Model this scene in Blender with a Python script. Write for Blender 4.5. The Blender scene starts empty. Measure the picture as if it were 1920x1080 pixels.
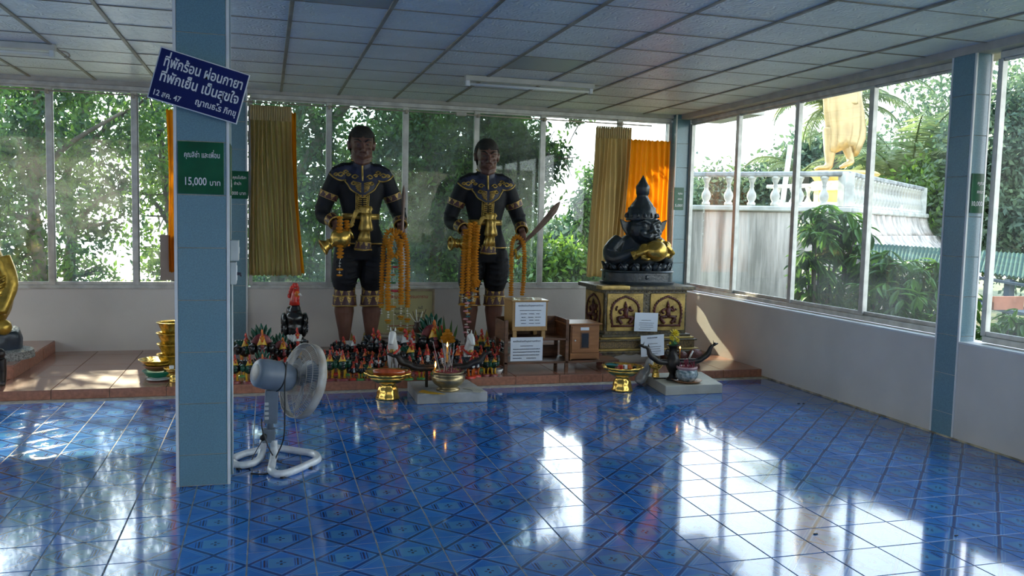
import bpy, bmesh, math, random
import numpy as np
from mathutils import Vector, Matrix, Quaternion
from mathutils import noise as mnoise
random.seed(7); rng = np.random.default_rng(7)
SC = bpy.context.scene
C = SC.collection
PI = math.pi
V = Vector

# ------------------------------------------------------------------ camera
CAM_R = V((0.96117506, -0.27499127, 0.02285423))
CAM_U = V((0.00001887, 0.08288887, 0.99655880))
CAM_W = V((0.27593933, 0.95786702, -0.07967592))
EYE = V((0, 0, 1.58)); FPX = 1607.2
cd = bpy.data.cameras.new('camera'); cam = bpy.data.objects.new('camera', cd); C.objects.link(cam)
cd.sensor_width = 36; cd.lens = 36 * FPX / 1920; cd.clip_start = .05; cd.clip_end = 900
R3 = Matrix((CAM_R, CAM_U, -CAM_W)).transposed()
cam.matrix_world = Matrix.Translation(EYE) @ R3.to_4x4()
SC.camera = cam

# ------------------------------------------------------------------ exposure
SC.view_settings.view_transform = 'Standard'; SC.view_settings.look = 'None'
SC.view_settings.gamma = 1; SC.view_settings.use_curve_mapping = False
SC.view_settings.exposure = 0.86
SC.cycles.max_bounces = 10; SC.cycles.transparent_max_bounces = 24
SC.cycles.diffuse_bounces = 5; SC.cycles.glossy_bounces = 4; SC.cycles.transmission_bounces = 4
SC.cycles.caustics_reflective = False; SC.cycles.caustics_refractive = False
SC.cycles.sample_clamp_indirect = 6

# ------------------------------------------------------------------ hazy sky and sun
SUN = V((-.16, 1, .58)).normalized()          # direction towards the sun
wd = bpy.data.worlds.new('sky'); SC.world = wd; wd.use_nodes = True
nt = wd.node_tree; N = nt.nodes; L = nt.links; N.clear()
out = N.new('ShaderNodeOutputWorld'); bg = N.new('ShaderNodeBackground')
geo = N.new('ShaderNodeNewGeometry') if False else N.new('ShaderNodeTexCoord')
nrm = N.new('ShaderNodeVectorMath'); nrm.operation = 'NORMALIZE'; L.new(geo.outputs['Generated'], nrm.inputs[0])
dot = N.new('ShaderNodeVectorMath'); dot.operation = 'DOT_PRODUCT'; L.new(nrm.outputs[0], dot.inputs[0]); dot.inputs[1].default_value = SUN
mx = N.new('ShaderNodeMath'); mx.operation = 'MAXIMUM'; L.new(dot.outputs['Value'], mx.inputs[0]); mx.inputs[1].default_value = 0
pw = N.new('ShaderNodeMath'); pw.operation = 'POWER'; L.new(mx.outputs[0], pw.inputs[0]); pw.inputs[1].default_value = 9
sx = N.new('ShaderNodeSeparateXYZ'); L.new(nrm.outputs[0], sx.inputs[0])
rp = N.new('ShaderNodeValToRGB'); L.new(sx.outputs['Z'], rp.inputs[0])
e = rp.color_ramp.elements; e[0].position = 0; e[0].color = (.97, .98, 1.0, 1); e[1].position = .75; e[1].color = (.55, .72, .98, 1)
m_ = rp.color_ramp.elements.new(.25); m_.color = (.88, .93, 1.0, 1)
mul = N.new('ShaderNodeMath'); mul.operation = 'MULTIPLY_ADD'; L.new(pw.outputs[0], mul.inputs[0]); mul.inputs[1].default_value = 3.4; mul.inputs[2].default_value = 2.7
L.new(rp.outputs[0], bg.inputs[0]); L.new(mul.outputs[0], bg.inputs[1]); L.new(bg.outputs[0], out.inputs[0])
sl = bpy.data.lights.new('sun', 'SUN'); sl.energy = 9; sl.angle = .012; sl.color = (1, .86, .62)
so = bpy.data.objects.new('sun', sl); C.objects.link(so); so.rotation_euler = SUN.to_track_quat('Z', 'Y').to_euler(); so.location = (-3, 20, 14)

# ------------------------------------------------------------------ helpers
def ray(px, py):
    return CAM_R * ((px - 960) / FPX) - CAM_U * ((py - 540) / FPX) + CAM_W
def atY(px, py, Y): d = ray(px, py); return EYE + d * (Y / d.y)
def atX(px, py, X): d = ray(px, py); return EYE + d * (X / d.x)
def atD(px, py, D): return EYE + ray(px, py) * D
ORG = {}
def tag(o, label=None, cat=None, group=None, kind=None):
    if label: o['label'] = label
    if cat: o['category'] = cat
    if group: o['group'] = group
    if kind: o['kind'] = kind
    return o
def thing(name, label, cat, loc=(0, 0, 0), group=None):
    o = bpy.data.objects.new(name, None); o.empty_display_size = .05; C.objects.link(o)
    o.location = loc; ORG[o.name] = V(loc)
    return tag(o, label, cat, group)
def world_org(o):
    s = V((0, 0, 0))
    while o: s += ORG.get(o.name, V((0, 0, 0))); o = o.parent
    return s
def obj(name, g, m, parent=None, smooth=None, kind=None, label=None):
    """g: bmesh or mesh in world coordinates -> one linked object"""
    if isinstance(g, bmesh.types.BMesh):
        me = bpy.data.meshes.new(name); g.to_mesh(me); g.free()
    else: me = g; me.name = name
    ms = m if isinstance(m, (list, tuple)) else [m]
    for q in ms: me.materials.append(q)
    if smooth is True: me.shade_smooth()
    elif smooth: 
        me.shade_smooth(); me.set_sharp_from_angle(angle=math.radians(smooth))
    o = bpy.data.objects.new(name, me); C.objects.link(o)
    if parent:
        o.parent = parent
        w = world_org(parent)
        if w.length > 0: me.transform(Matrix.Translation(-w))
    if kind: o['kind'] = kind
    if label: o['label'] = label
    return o
def struct(name, g, m, parent=None, smooth=None): return obj(name, g, m, parent, smooth, kind=None if parent else 'structure')
def inst(name, me, parent, loc, rot=(0, 0, 0), sc=(1, 1, 1)):
    """another object that shares the mesh; loc in world coordinates"""
    o = bpy.data.objects.new(name, me); C.objects.link(o)
    o.location = V(loc) - (world_org(parent) if parent else V((0, 0, 0))); o.rotation_euler = rot; o.scale = sc
    if parent: o.parent = parent
    return o
def mesh(g, m, name='mesh', smooth=None):
    me = bpy.data.meshes.new(name); g.to_mesh(me); g.free()
    for q in (m if isinstance(m, (list, tuple)) else [m]): me.materials.append(q)
    if smooth is True: me.shade_smooth()
    elif smooth: me.shade_smooth(); me.set_sharp_from_angle(angle=math.radians(smooth))
    return me
def copy_tree(o, parent=None):
    c = o.copy(); C.objects.link(c); c.parent = parent
    for ch in list(o.children): copy_tree(ch, c)
    return c
def B(): return bmesh.new()
def bevel(bm, w, seg=1):
    if w > 0: bmesh.ops.bevel(bm, geom=list(bm.edges), offset=w, segments=seg, affect='EDGES', profile=.7)
def box(x0, x1, y0, y1, z0, z1, bv=0, bm=None, rot=None, seg=1):
    t = B(); bmesh.ops.create_cube(t, size=1)
    bmesh.ops.scale(t, vec=(abs(x1 - x0), abs(y1 - y0), abs(z1 - z0)), verts=t.verts)
    bevel(t, bv, seg)
    if rot is not None: bmesh.ops.transform(t, matrix=rot.to_4x4(), verts=t.verts)
    bmesh.ops.translate(t, vec=((x0 + x1) / 2, (y0 + y1) / 2, (z0 + z1) / 2), verts=t.verts)
    return join(bm, t)
def join(bm, t, mi=None):
    if mi is not None:
        for f in t.faces: f.material_index = mi
    if bm is None: return t
    me = bpy.data.meshes.new('t'); t.to_mesh(me); t.free(); bm.from_mesh(me); bpy.data.meshes.remove(me)
    return bm
def cube2(a, b, w, h, bm=None, bv=0):
    """bar with rectangular section from a to b"""
    a = V(a); b = V(b); d = b - a; t = B(); bmesh.ops.create_cube(t, size=1)
    bmesh.ops.scale(t, vec=(w, h, d.length), verts=t.verts); bevel(t, bv)
    bmesh.ops.transform(t, matrix=Matrix.Translation((a + b) / 2) @ d.to_track_quat('Z', 'Y').to_matrix().to_4x4(), verts=t.verts)
    return join(bm, t)
def lathe(pts, n=32, bm=None, at=(0, 0, 0), rot=None, flute=0, fn=0, closed=True):
    """pts: (radius, z) from bottom to top"""
    t = B(); rings = []
    for r, z in pts:
        rings.append([t.verts.new(((r * (1 + (flute * math.cos(fn * 2 * PI * i / n) if fn else 0))) * math.cos(2 * PI * i / n),
                                   (r * (1 + (flute * math.cos(fn * 2 * PI * i / n) if fn else 0))) * math.sin(2 * PI * i / n), z)) for i in range(n)])
    for a, b in zip(rings, rings[1:]):
        for i in range(n): t.faces.new((a[i], a[(i + 1) % n], b[(i + 1) % n], b[i]))
    if closed: t.faces.new(rings[0][::-1]); t.faces.new(rings[-1])
    if rot is not None: bmesh.ops.transform(t, matrix=rot.to_4x4(), verts=t.verts)
    bmesh.ops.translate(t, vec=V(at), verts=t.verts)
    return join(bm, t)
def tube(pts, rad, n=8, bm=None, cap=True, sq=1.0):
    """tube through pts; rad a number or list; sq squashes along the second axis"""
    pts = [V(p) for p in pts]; k = len(pts)
    rs = rad if isinstance(rad, (list, tuple)) else [rad] * k
    t = B(); rings = []; up = None
    for i, p in enumerate(pts):
        d = (pts[min(i + 1, k - 1)] - pts[max(i - 1, 0)]).normalized()
        if up is None: up = d.orthogonal().normalized() if abs(d.z) > .9 else V((0, 0, 1))
        a = up - d * up.dot(d)
        a = a.normalized() if a.length > 1e-5 else d.orthogonal().normalized()
        up = a; b = d.cross(a)
        rings.append([t.verts.new(p + (a * math.cos(2 * PI * j / n) * sq + b * math.sin(2 * PI * j / n)) * rs[i]) for j in range(n)])
    for a, b in zip(rings, rings[1:]):
        for j in range(n): t.faces.new((a[j], a[(j + 1) % n], b[(j + 1) % n], b[j]))
    if cap: t.faces.new(rings[0][::-1]); t.faces.new(rings[-1])
    return join(bm, t)
def spline(pts, n=8):
    """Catmull-Rom through pts"""
    P = [V(p) for p in pts]; P = [P[0] * 2 - P[1]] + P + [P[-1] * 2 - P[-2]]; o = []
    for i in range(1, len(P) - 2):
        for s in range(n):
            t = s / n
            o.append(.5 * (2 * P[i] + (P[i + 1] - P[i - 1]) * t + (2 * P[i - 1] - 5 * P[i] + 4 * P[i + 1] - P[i + 2]) * t * t + (3 * P[i] - P[i - 1] - 3 * P[i + 1] + P[i + 2]) * t ** 3))
    return o + [P[-2]]
def ball(c, r, bm=None, n=12, sc=(1, 1, 1), rot=None):
    t = B(); bmesh.ops.create_uvsphere(t, u_segments=n, v_segments=max(4, n * 2 // 3), radius=1)
    s = (r * sc[0], r * sc[1], r * sc[2]) if not isinstance(r, (tuple, list)) else r
    bmesh.ops.scale(t, vec=s, verts=t.verts)
    if rot is not None: bmesh.ops.transform(t, matrix=rot.to_4x4(), verts=t.verts)
    bmesh.ops.translate(t, vec=V(c), verts=t.verts)
    return join(bm, t)
def prism(poly, h, M4=None, bm=None, bv=0):
    """2-D outline (x, y) extruded by h along +z, then placed by M4"""
    t = B(); vs = [t.verts.new((x, y, 0)) for x, y in poly]; f = t.faces.new(vs)
    r = bmesh.ops.extrude_face_region(t, geom=[f]); bmesh.ops.translate(t, vec=(0, 0, h), verts=[q for q in r['geom'] if isinstance(q, bmesh.types.BMVert)])
    bmesh.ops.recalc_face_normals(t, faces=t.faces)
    if bv: bevel(t, bv)
    if M4 is not None: bmesh.ops.transform(t, matrix=M4, verts=t.verts)
    return join(bm, t)
def loft(rings, bm=None, cap=True, n=24):
    """rings: (centre, rx, ry[, power]) ellipses stacked along z-ish"""
    t = B(); R = []
    for q in rings:
        c, rx, ry = V(q[0]), q[1], q[2]; p = q[3] if len(q) > 3 else 1
        row = []
        for i in range(n):
            a = 2 * PI * i / n; cx, sy = math.cos(a), math.sin(a)
            row.append(t.verts.new(c + V((rx * math.copysign(abs(cx) ** p, cx), ry * math.copysign(abs(sy) ** p, sy), 0))))
        R.append(row)
    for a, b in zip(R, R[1:]):
        for i in range(n): t.faces.new((a[i], a[(i + 1) % n], b[(i + 1) % n], b[i]))
    if cap: t.faces.new(R[0][::-1]); t.faces.new(R[-1])
    bmesh.ops.recalc_face_normals(t, faces=t.faces)
    return join(bm, t)
def remeshed(bm, voxel, smooth=3):
    """fuse overlapping shapes into one continuous surface"""
    me = bpy.data.meshes.new('r'); bm.to_mesh(me); bm.free(); o = bpy.data.objects.new('r', me); C.objects.link(o)
    md = o.modifiers.new('r', 'REMESH'); md.mode = 'VOXEL'; md.voxel_size = voxel
    if smooth: s = o.modifiers.new('s', 'SMOOTH'); s.iterations = smooth; s.factor = .5
    dg = bpy.context.evaluated_depsgraph_get(); dg.update()
    r = bpy.data.meshes.new_from_object(o.evaluated_get(dg)); bpy.data.objects.remove(o); bpy.data.meshes.remove(me)
    return r

# ------------------------------------------------------------------ materials
def M(name, col, rough=.5, metal=0., var=.12, vs=6., bump=0., bs=40., col2=None, spec=.5, coat=0., stretch=(1, 1, 1), detail=4, emit=None, estr=0, sss=0, trans=0, alpha=1):
    m = bpy.data.materials.new(name); m.use_nodes = True; nt = m.node_tree; N = nt.nodes; L = nt.links; b = N['Principled BSDF']
    b.inputs['Roughness'].default_value = rough; b.inputs['Metallic'].default_value = metal
    b.inputs['Specular IOR Level'].default_value = spec; b.inputs['Coat Weight'].default_value = coat
    if trans: b.inputs['Transmission Weight'].default_value = trans
    tc = N.new('ShaderNodeTexCoord'); mp = N.new('ShaderNodeMapping'); mp.inputs['Scale'].default_value = stretch; L.new(tc.outputs['Object'], mp.inputs[0])
    no = N.new('ShaderNodeTexNoise'); no.inputs['Scale'].default_value = vs; no.inputs['Detail'].default_value = detail; L.new(mp.outputs[0], no.inputs[0])
    r = N.new('ShaderNodeValToRGB'); L.new(no.outputs['Fac'], r.inputs[0])
    c = V(col[:3]); c2 = V(col2[:3]) if col2 else c * (1 - 2 * var)
    r.color_ramp.elements[0].color = (*c2, 1); r.color_ramp.elements[1].color = (*(c * (1 if col2 else 1 + var)), 1)
    r.color_ramp.elements[0].position = .35; r.color_ramp.elements[1].position = .65
    L.new(r.outputs[0], b.inputs['Base Color'])
    if bump:
        n2 = N.new('ShaderNodeTexNoise'); n2.inputs['Scale'].default_value = bs; n2.inputs['Detail'].default_value = 4; L.new(mp.outputs[0], n2.inputs[0])
        bp = N.new('ShaderNodeBump'); bp.inputs['Strength'].default_value = bump; bp.inputs['Distance'].default_value = .01; L.new(n2.outputs['Fac'], bp.inputs['Height']); L.new(bp.outputs[0], b.inputs['Normal'])
    if emit: b.inputs['Emission Color'].default_value = (*emit, 1); b.inputs['Emission Strength'].default_value = estr
    return m
def leafmat(name, c1, c2, tr=.45, scale=3.0):
    m = bpy.data.materials.new(name); m.use_nodes = True; nt = m.node_tree; N = nt.nodes; L = nt.links; b = N['Principled BSDF']
    tc = N.new('ShaderNodeTexCoord'); no = N.new('ShaderNodeTexNoise'); no.inputs['Scale'].default_value = scale; no.inputs['Detail'].default_value = 6; L.new(tc.outputs['Object'], no.inputs[0])
    r = N.new('ShaderNodeValToRGB'); L.new(no.outputs['Fac'], r.inputs[0]); r.color_ramp.elements[0].position = .38; r.color_ramp.elements[1].position = .66
    r.color_ramp.elements[0].color = (*c1, 1); r.color_ramp.elements[1].color = (*c2, 1)
    L.new(r.outputs[0], b.inputs['Base Color']); b.inputs['Roughness'].default_value = .45
    t = N.new('ShaderNodeBsdfTranslucent'); hs = N.new('ShaderNodeHueSaturation'); hs.inputs['Value'].default_value = 1.6; hs.inputs['Hue'].default_value = .48; L.new(r.outputs[0], hs.inputs['Color']); L.new(hs.outputs[0], t.inputs[0])
    mxs = N.new('ShaderNodeMixShader'); mxs.inputs[0].default_value = tr; L.new(b.outputs[0], mxs.inputs[1]); L.new(t.outputs[0], mxs.inputs[2])
    L.new(mxs.outputs[0], N['Material Output'].inputs[0]); return m
def mathn(N, L, op, a, b=None, c=None):
    q = N.new('ShaderNodeMath'); q.operation = op
    for i, x in enumerate((a, b, c)):
        if x is None: continue
        if isinstance(x, (int, float)): q.inputs[i].default_value = x
        else: L.new(x, q.inputs[i])
    return q.outputs[0]

MAT = {}
MAT['wall'] = M('painted plaster wall', (.68, .645, .59), .75, var=.05, vs=1.3, bump=.12, bs=25)
MAT['mould'] = M('beige painted timber', (.50, .46, .40), .6, var=.08)
MAT['alu'] = M('weathered aluminium', (.62, .61, .58), .42, .35, var=.1, vs=9)
MAT['white'] = M('white paint', (.78, .79, .78), .45, var=.04)
MAT['grout'] = M('tan grout', (.55, .52, .44), .85, var=.15, vs=20)
MAT['ptile'] = M('speckled blue wall tile', (.165, .30, .355), .28, var=.10, vs=160, bump=.02, bs=200, coat=.3)
MAT['terra'] = M('glazed terracotta tile', (.36, .17, .115), .2, var=.08, vs=3, bump=.03, bs=60, coat=.3)
MAT['terra_side'] = M('terracotta edge tile', (.40, .17, .105), .4, var=.12, vs=30)
MAT['rail'] = M('dull rod', (.42, .36, .30), .4, .6)

# blue patterned floor tile: a lattice of lozenges with strokes and a small flower, pressed into the glaze
def floor_mat():
    m = bpy.data.materials.new('cobalt patterned floor tile'); m.use_nodes = True; nt = m.node_tree; N = nt.nodes; L = nt.links; b = N['Principled BSDF']
    tc = N.new('ShaderNodeTexCoord'); sp = N.new('ShaderNodeSeparateXYZ'); L.new(tc.outputs['Object'], sp.inputs[0])
    k = 1 / .147
    u = mathn(N, L, 'MULTIPLY', sp.outputs[0], k); v = mathn(N, L, 'MULTIPLY', sp.outputs[1], k)
    au = mathn(N, L, 'ABSOLUTE', u); av = mathn(N, L, 'ABSOLUTE', v)
    s = mathn(N, L, 'ADD', au, av)
    def band(x, c, w): return mathn(N, L, 'LESS_THAN', mathn(N, L, 'ABSOLUTE', mathn(N, L, 'SUBTRACT', x, c)), w)
    wide = band(s, 1.0, .075); t1 = band(s, 1.13, .018); t2 = band(s, .87, .018); t3 = band(s, 1.26, .015)
    lines = mathn(N, L, 'MAXIMUM', mathn(N, L, 'MAXIMUM', t1, t2), t3)
    st = mathn(N, L, 'MAXIMUM', band(au, .50, .028), mathn(N, L, 'MAXIMUM', band(au, .60, .012), band(au, .42, .010)))
    st = mathn(N, L, 'MULTIPLY', st, mathn(N, L, 'LESS_THAN', av, .27)) 
    pan = mathn(N, L, 'MULTIPLY', mathn(N, L, 'LESS_THAN', au, .38), mathn(N, L, 'LESS_THAN', av, .36))
    # flower: petals
    pu = mathn(N, L, 'ADD', mathn(N, L, 'POWER', mathn(N, L, 'DIVIDE', mathn(N, L, 'SUBTRACT', au, .10), .055), 2), mathn(N, L, 'POWER', mathn(N, L, 'DIVIDE', av, .03), 2))
    pv = mathn(N, L, 'ADD', mathn(N, L, 'POWER', mathn(N, L, 'DIVIDE', mathn(N, L, 'SUBTRACT', av, .11), .065), 2), mathn(N, L, 'POWER', mathn(N, L, 'DIVIDE', au, .045), 2))
    fl = mathn(N, L, 'MAXIMUM', mathn(N, L, 'LESS_THAN', pu, 1), mathn(N, L, 'LESS_THAN', pv, 1))
    no = N.new('ShaderNodeTexNoise'); no.inputs['Scale'].default_value = 9; no.inputs['Detail'].default_value = 5; L.new(tc.outputs['Object'], no.inputs[0])
    wv = N.new('ShaderNodeTexNoise'); wv.inputs['Scale'].default_value = 26; mp = N.new('ShaderNodeMapping'); mp.inputs['Scale'].default_value = (.5, 5, 1); L.new(tc.outputs['Object'], mp.inputs[0]); L.new(mp.outputs[0], wv.inputs[0])
    def mixc(f, a, c):
        q = N.new('ShaderNodeMix'); q.data_type = 'RGBA'
        if isinstance(f, (int, float)): q.inputs[0].default_value = f
        else: L.new(f, q.inputs[0])
        for i, x in ((6, a), (7, c)):
            if isinstance(x, tuple): q.inputs[i].default_value = (*x, 1)
            else: L.new(x, q.inputs[i])
        return q.outputs[2]
    base = mixc(no.outputs['Fac'], (.016, .135, .46), (.028, .19, .58))
    c = mixc(pan, base, (.055, .235, .50)); c = mixc(wide, c, (.008, .05, .20)); c = mixc(lines, c, (.10, .30, .58)); c = mixc(st, c, (.005, .03, .15)); c = mixc(fl, c, (.005, .028, .14))
    oi = N.new('ShaderNodeObjectInfo'); hs = N.new('ShaderNodeHueSaturation'); L.new(c, hs.inputs['Color']); L.new(mathn(N, L, 'MULTIPLY_ADD', oi.outputs['Random'], .25, .88), hs.inputs['Value'])
    L.new(hs.outputs[0], b.inputs['Base Color'])
    h = mathn(N, L, 'SUBTRACT', mathn(N, L, 'MULTIPLY', pan, .5), mathn(N, L, 'ADD', mathn(N, L, 'ADD', wide, st), fl))
    h = mathn(N, L, 'ADD', h, mathn(N, L, 'MULTIPLY', wv.outputs['Fac'], .35))
    h = mathn(N, L, 'ADD', h, mathn(N, L, 'MULTIPLY', lines, .5))
    bp = N.new('ShaderNodeBump'); bp.inputs['Strength'].default_value = .16; bp.inputs['Distance'].default_value = .0012; L.new(h, bp.inputs['Height']); L.new(bp.outputs[0], b.inputs['Normal'])
    b.inputs['Roughness'].default_value = .085; b.inputs['Specular IOR Level'].default_value = .75; b.inputs['Coat Weight'].default_value = .35; b.inputs['Coat Roughness'].default_value = .03
    return m
MAT['floor'] = floor_mat()
def ceil_mat():
    m = M('patterned gypsum ceiling board', (.76, .78, .78), .5, var=.03, vs=2, spec=.5)
    nt = m.node_tree; N = nt.nodes; L = nt.links; b = N['Principled BSDF']
    tc = N.new('ShaderNodeTexCoord'); wv = N.new('ShaderNodeTexWave'); wv.wave_type = 'BANDS'; wv.bands_direction = 'DIAGONAL'; wv.inputs['Scale'].default_value = 9; wv.inputs['Distortion'].default_value = 26; wv.inputs['Detail'].default_value = 2; wv.inputs['Detail Scale'].default_value = .8
    L.new(tc.outputs['Object'], wv.inputs[0])
    vo = N.new('ShaderNodeTexVoronoi'); vo.inputs['Scale'].default_value = 12; L.new(tc.outputs['Object'], vo.inputs[0])
    h = mathn(N, L, 'ADD', wv.outputs['Fac'], vo.outputs['Distance'])
    bp = N.new('ShaderNodeBump'); bp.inputs['Strength'].default_value = .8; bp.inputs['Distance'].default_value = .008; L.new(h, bp.inputs['Height']); L.new(bp.outputs[0], b.inputs['Normal'])
    b.inputs['Coat Weight'].default_value = .25; b.inputs['Coat Roughness'].default_value = .3
    return m
MAT['ceil'] = ceil_mat(); MAT['ceil_plain'] = M('plain grey replacement board', (.36, .38, .38), .35, var=.02)
MAT['tbar'] = M('ceiling grid bar', (.30, .26, .21), .55, var=.15, vs=4)
def glass_mat(name, dirt, tint=(.93, .97, .96)):
    m = bpy.data.materials.new(name); m.use_nodes = True; nt = m.node_tree; N = nt.nodes; L = nt.links; N.remove(N['Principled BSDF'])
    tr = N.new('ShaderNodeBsdfTransparent'); tr.inputs[0].default_value = (*tint, 1)
    gl = N.new('ShaderNodeBsdfGlossy'); gl.inputs['Roughness'].default_value = .02; gl.inputs[0].default_value = (1, 1, 1, 1)
    lw = N.new('ShaderNodeLayerWeight'); fr = mathn(N, L, 'MULTIPLY_ADD', mathn(N, L, 'POWER', lw.outputs['Facing'], 5), .5, .03)
    a = N.new('ShaderNodeMixShader'); L.new(fr, a.inputs[0]); L.new(tr.outputs[0], a.inputs[1]); L.new(gl.outputs[0], a.inputs[2])
    tc = N.new('ShaderNodeTexCoord'); n1 = N.new('ShaderNodeTexNoise'); n1.inputs['Scale'].default_value = 1.6; n1.inputs['Detail'].default_value = 3; L.new(tc.outputs['Object'], n1.inputs[0])
    mp = N.new('ShaderNodeMapping'); mp.inputs['Scale'].default_value = (30, 30, 1.2); L.new(tc.outputs['Object'], mp.inputs[0])
    n2 = N.new('ShaderNodeTexNoise'); n2.inputs['Scale'].default_value = 1.5; n2.inputs['Detail'].default_value = 3; L.new(mp.outputs[0], n2.inputs[0])
    r = N.new('ShaderNodeMapRange'); r.inputs[1].default_value = .38; r.inputs[2].default_value = .72; r.inputs[3].default_value = dirt * .25; r.inputs[4].default_value = dirt * 1.35; L.new(n1.outputs['Fac'], r.inputs[0])
    f = mathn(N, L, 'MULTIPLY', r.outputs[0], mathn(N, L, 'MULTIPLY_ADD', n2.outputs['Fac'], .9, .5))
    di = N.new('ShaderNodeBsdfTranslucent'); di.inputs[0].default_value = (.80, .84, .82, 1)
    d2 = N.new('ShaderNodeBsdfDiffuse'); d2.inputs[0].default_value = (.7, .73, .72, 1); dd = N.new('ShaderNodeMixShader'); dd.inputs[0].default_value = .35; L.new(di.outputs[0], dd.inputs[1]); L.new(d2.outputs[0], dd.inputs[2])
    q = N.new('ShaderNodeMixShader'); L.new(f, q.inputs[0]); L.new(a.outputs[0], q.inputs[1]); L.new(dd.outputs[0], q.inputs[2]); L.new(q.outputs[0], N['Material Output'].inputs[0])
    return m
MAT['glass'] = glass_mat('fairly clean window glass', .035); MAT['glass_dirty'] = glass_mat('dusty streaked window glass', .12, (.80, .90, .87))

# ------------------------------------------------------------------ ROOM
XW, YB, ZC, YP, ZP = 4.99, 9.93, 2.93, 7.80, .08
X0, Y0 = -7.0, -5.0                      # far left and rear of the hall
floor = struct('floor', box(X0, XW + .25, Y0, YB + .2, -.15, -.0025), MAT['grout'])
tile_me = mesh(box(-.1465, .1465, -.1465, .1465, -.004, 0, .0012), MAT['floor'], 'floor_tile')
cells = []
for i in range(-30, 13):
    for j in range(-32, 14):
        cx = 1.417 + .3 * i + .15; cy = 4.071 + .3 * j + .15
        if cx - .15 < X0 or cx > XW or cy < Y0: continue
        if cy > YP: continue
        cells.append((cx, cy))
def inview(x, y, z=0):
    d = V((x, y, z)) - EYE; w = d.dot(CAM_W)
    if w < .3: return None
    px = 960 + FPX * d.dot(CAM_R) / w; py = 540 - FPX * d.dot(CAM_U) / w
    return (px, py, w) if -90 < px < 2010 and -90 < py < 1170 else None
vis = sorted([c for c in cells if inview(*c)], key=lambda c: inview(*c)[2])
near = set(vis[:300])
for c in vis[:300]: inst('floor_tile', tile_me, floor, (c[0], c[1], random.uniform(-.0004, .0004)), (random.gauss(0, .0009), random.gauss(0, .0009), 0))
# the rest keep the same pattern in tile coordinates, so they are joined through one mesh with its own object grid
def rest_floor():
    rest = [c for c in cells if c not in near]
    t = B()
    for c in rest:
        x0, x1, y0, y1 = c[0] - .1465, min(c[0] + .1465, XW), c[1] - .1465, min(c[1] + .1465, YP)
        if x1 - x0 < .02 or y1 - y0 < .02: continue
        dz = random.gauss(0, .00012); e_ = random.gauss(0, .00012)
        q = [t.verts.new((x, y, z)) for x, y, z in ((x0, y0, dz), (x1, y0, -dz + e_), (x1, y1, -dz), (x0, y1, dz - e_))]
        w = [t.verts.new((v.co.x, v.co.y, -.004)) for v in q]
        t.faces.new(q)
        for a in range(4): t.faces.new((q[(a + 1) % 4], q[a], w[a], w[(a + 1) % 4]))
    m2 = MAT['floor'].copy(); m2.name = 'cobalt patterned floor tile, far'; n = m2.node_tree
    tc = [x for x in n.nodes if x.type == 'TEX_COORD'][0]
    # wrap coordinates to one tile
    ad = n.nodes.new('ShaderNodeVectorMath'); ad.operation = 'ADD'; ad.inputs[1].default_value = (-1.417 + 30, -4.071 + 30, 0)
    md = n.nodes.new('ShaderNodeVectorMath'); md.operation = 'MODULO'; md.inputs[1].default_value = (.3, .3, 10)
    sb = n.nodes.new('ShaderNodeVectorMath'); sb.operation = 'SUBTRACT'; sb.inputs[1].default_value = (.15, .15, 0)
    tgt = [l.to_socket for l in n.links if l.from_node == tc and l.to_node.type == 'SEPXYZ']
    n.links.new(tc.outputs['Object'], ad.inputs[0]); n.links.new(ad.outputs[0], md.inputs[0]); n.links.new(md.outputs[0], sb.inputs[0])
    for s_ in tgt: n.links.new(sb.outputs[0], s_)
    obj('far_floor_tiles', t, m2, floor, kind='stuff')
rest_floor()

# raised terracotta platform along the back
plat = struct('trim_1', box(X0, XW, YP + .012, YB + .1, 0, ZP - .012), MAT['grout'])
TT = .447
tm = {}
for i in range(-16, 12):
    x0 = XW - .447 * (i + 1) - .25 if i < 11 else 0
for i in range(0, 27):
    x1 = XW - .005 - i * TT; x0 = max(x1 - TT + .005, X0)
    if x1 < X0 + .1: break
    ys = [YP, YP + .62, YP + 1.24, YP + 1.86, YB + .05]
    for a, b_ in zip(ys, ys[1:]): struct('platform_tile', box(x0, x1, a + .0025, b_ - .0025, ZP - .012, ZP, .0015), MAT['terra'], plat)
    struct('edge_tile', box(x0, x1, YP, YP + .012, 0.0, ZP - .004, .0015), MAT['terra_side'], plat)
# second step under the seated figure at the left
st2 = struct('trim_2', box(-5.2, -2.15, 8.40, YB, ZP, ZP + .108), MAT['grout'])
for k in range(7):
    xx = -2.14 - k * .45
    struct('step_top_tile', box(xx - .445, xx, 8.39, 9.2, ZP + .108, ZP + .12, .0015), MAT['terra'], st2)
    struct('step_top_tile', box(xx - .445, xx, 9.204, YB, ZP + .108, ZP + .12, .0015), MAT['terra'], st2)
    struct('edge_tile', box(xx - .445, xx, 8.385, 8.40, ZP, ZP + .108, .0015), MAT['terra_side'], st2)
for k in range(3): struct('edge_tile', box(-2.15, -2.135, 8.39 + k * .52, 8.90 + k * .52, ZP, ZP + .112, .0015), MAT['terra_side'], st2)

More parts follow.
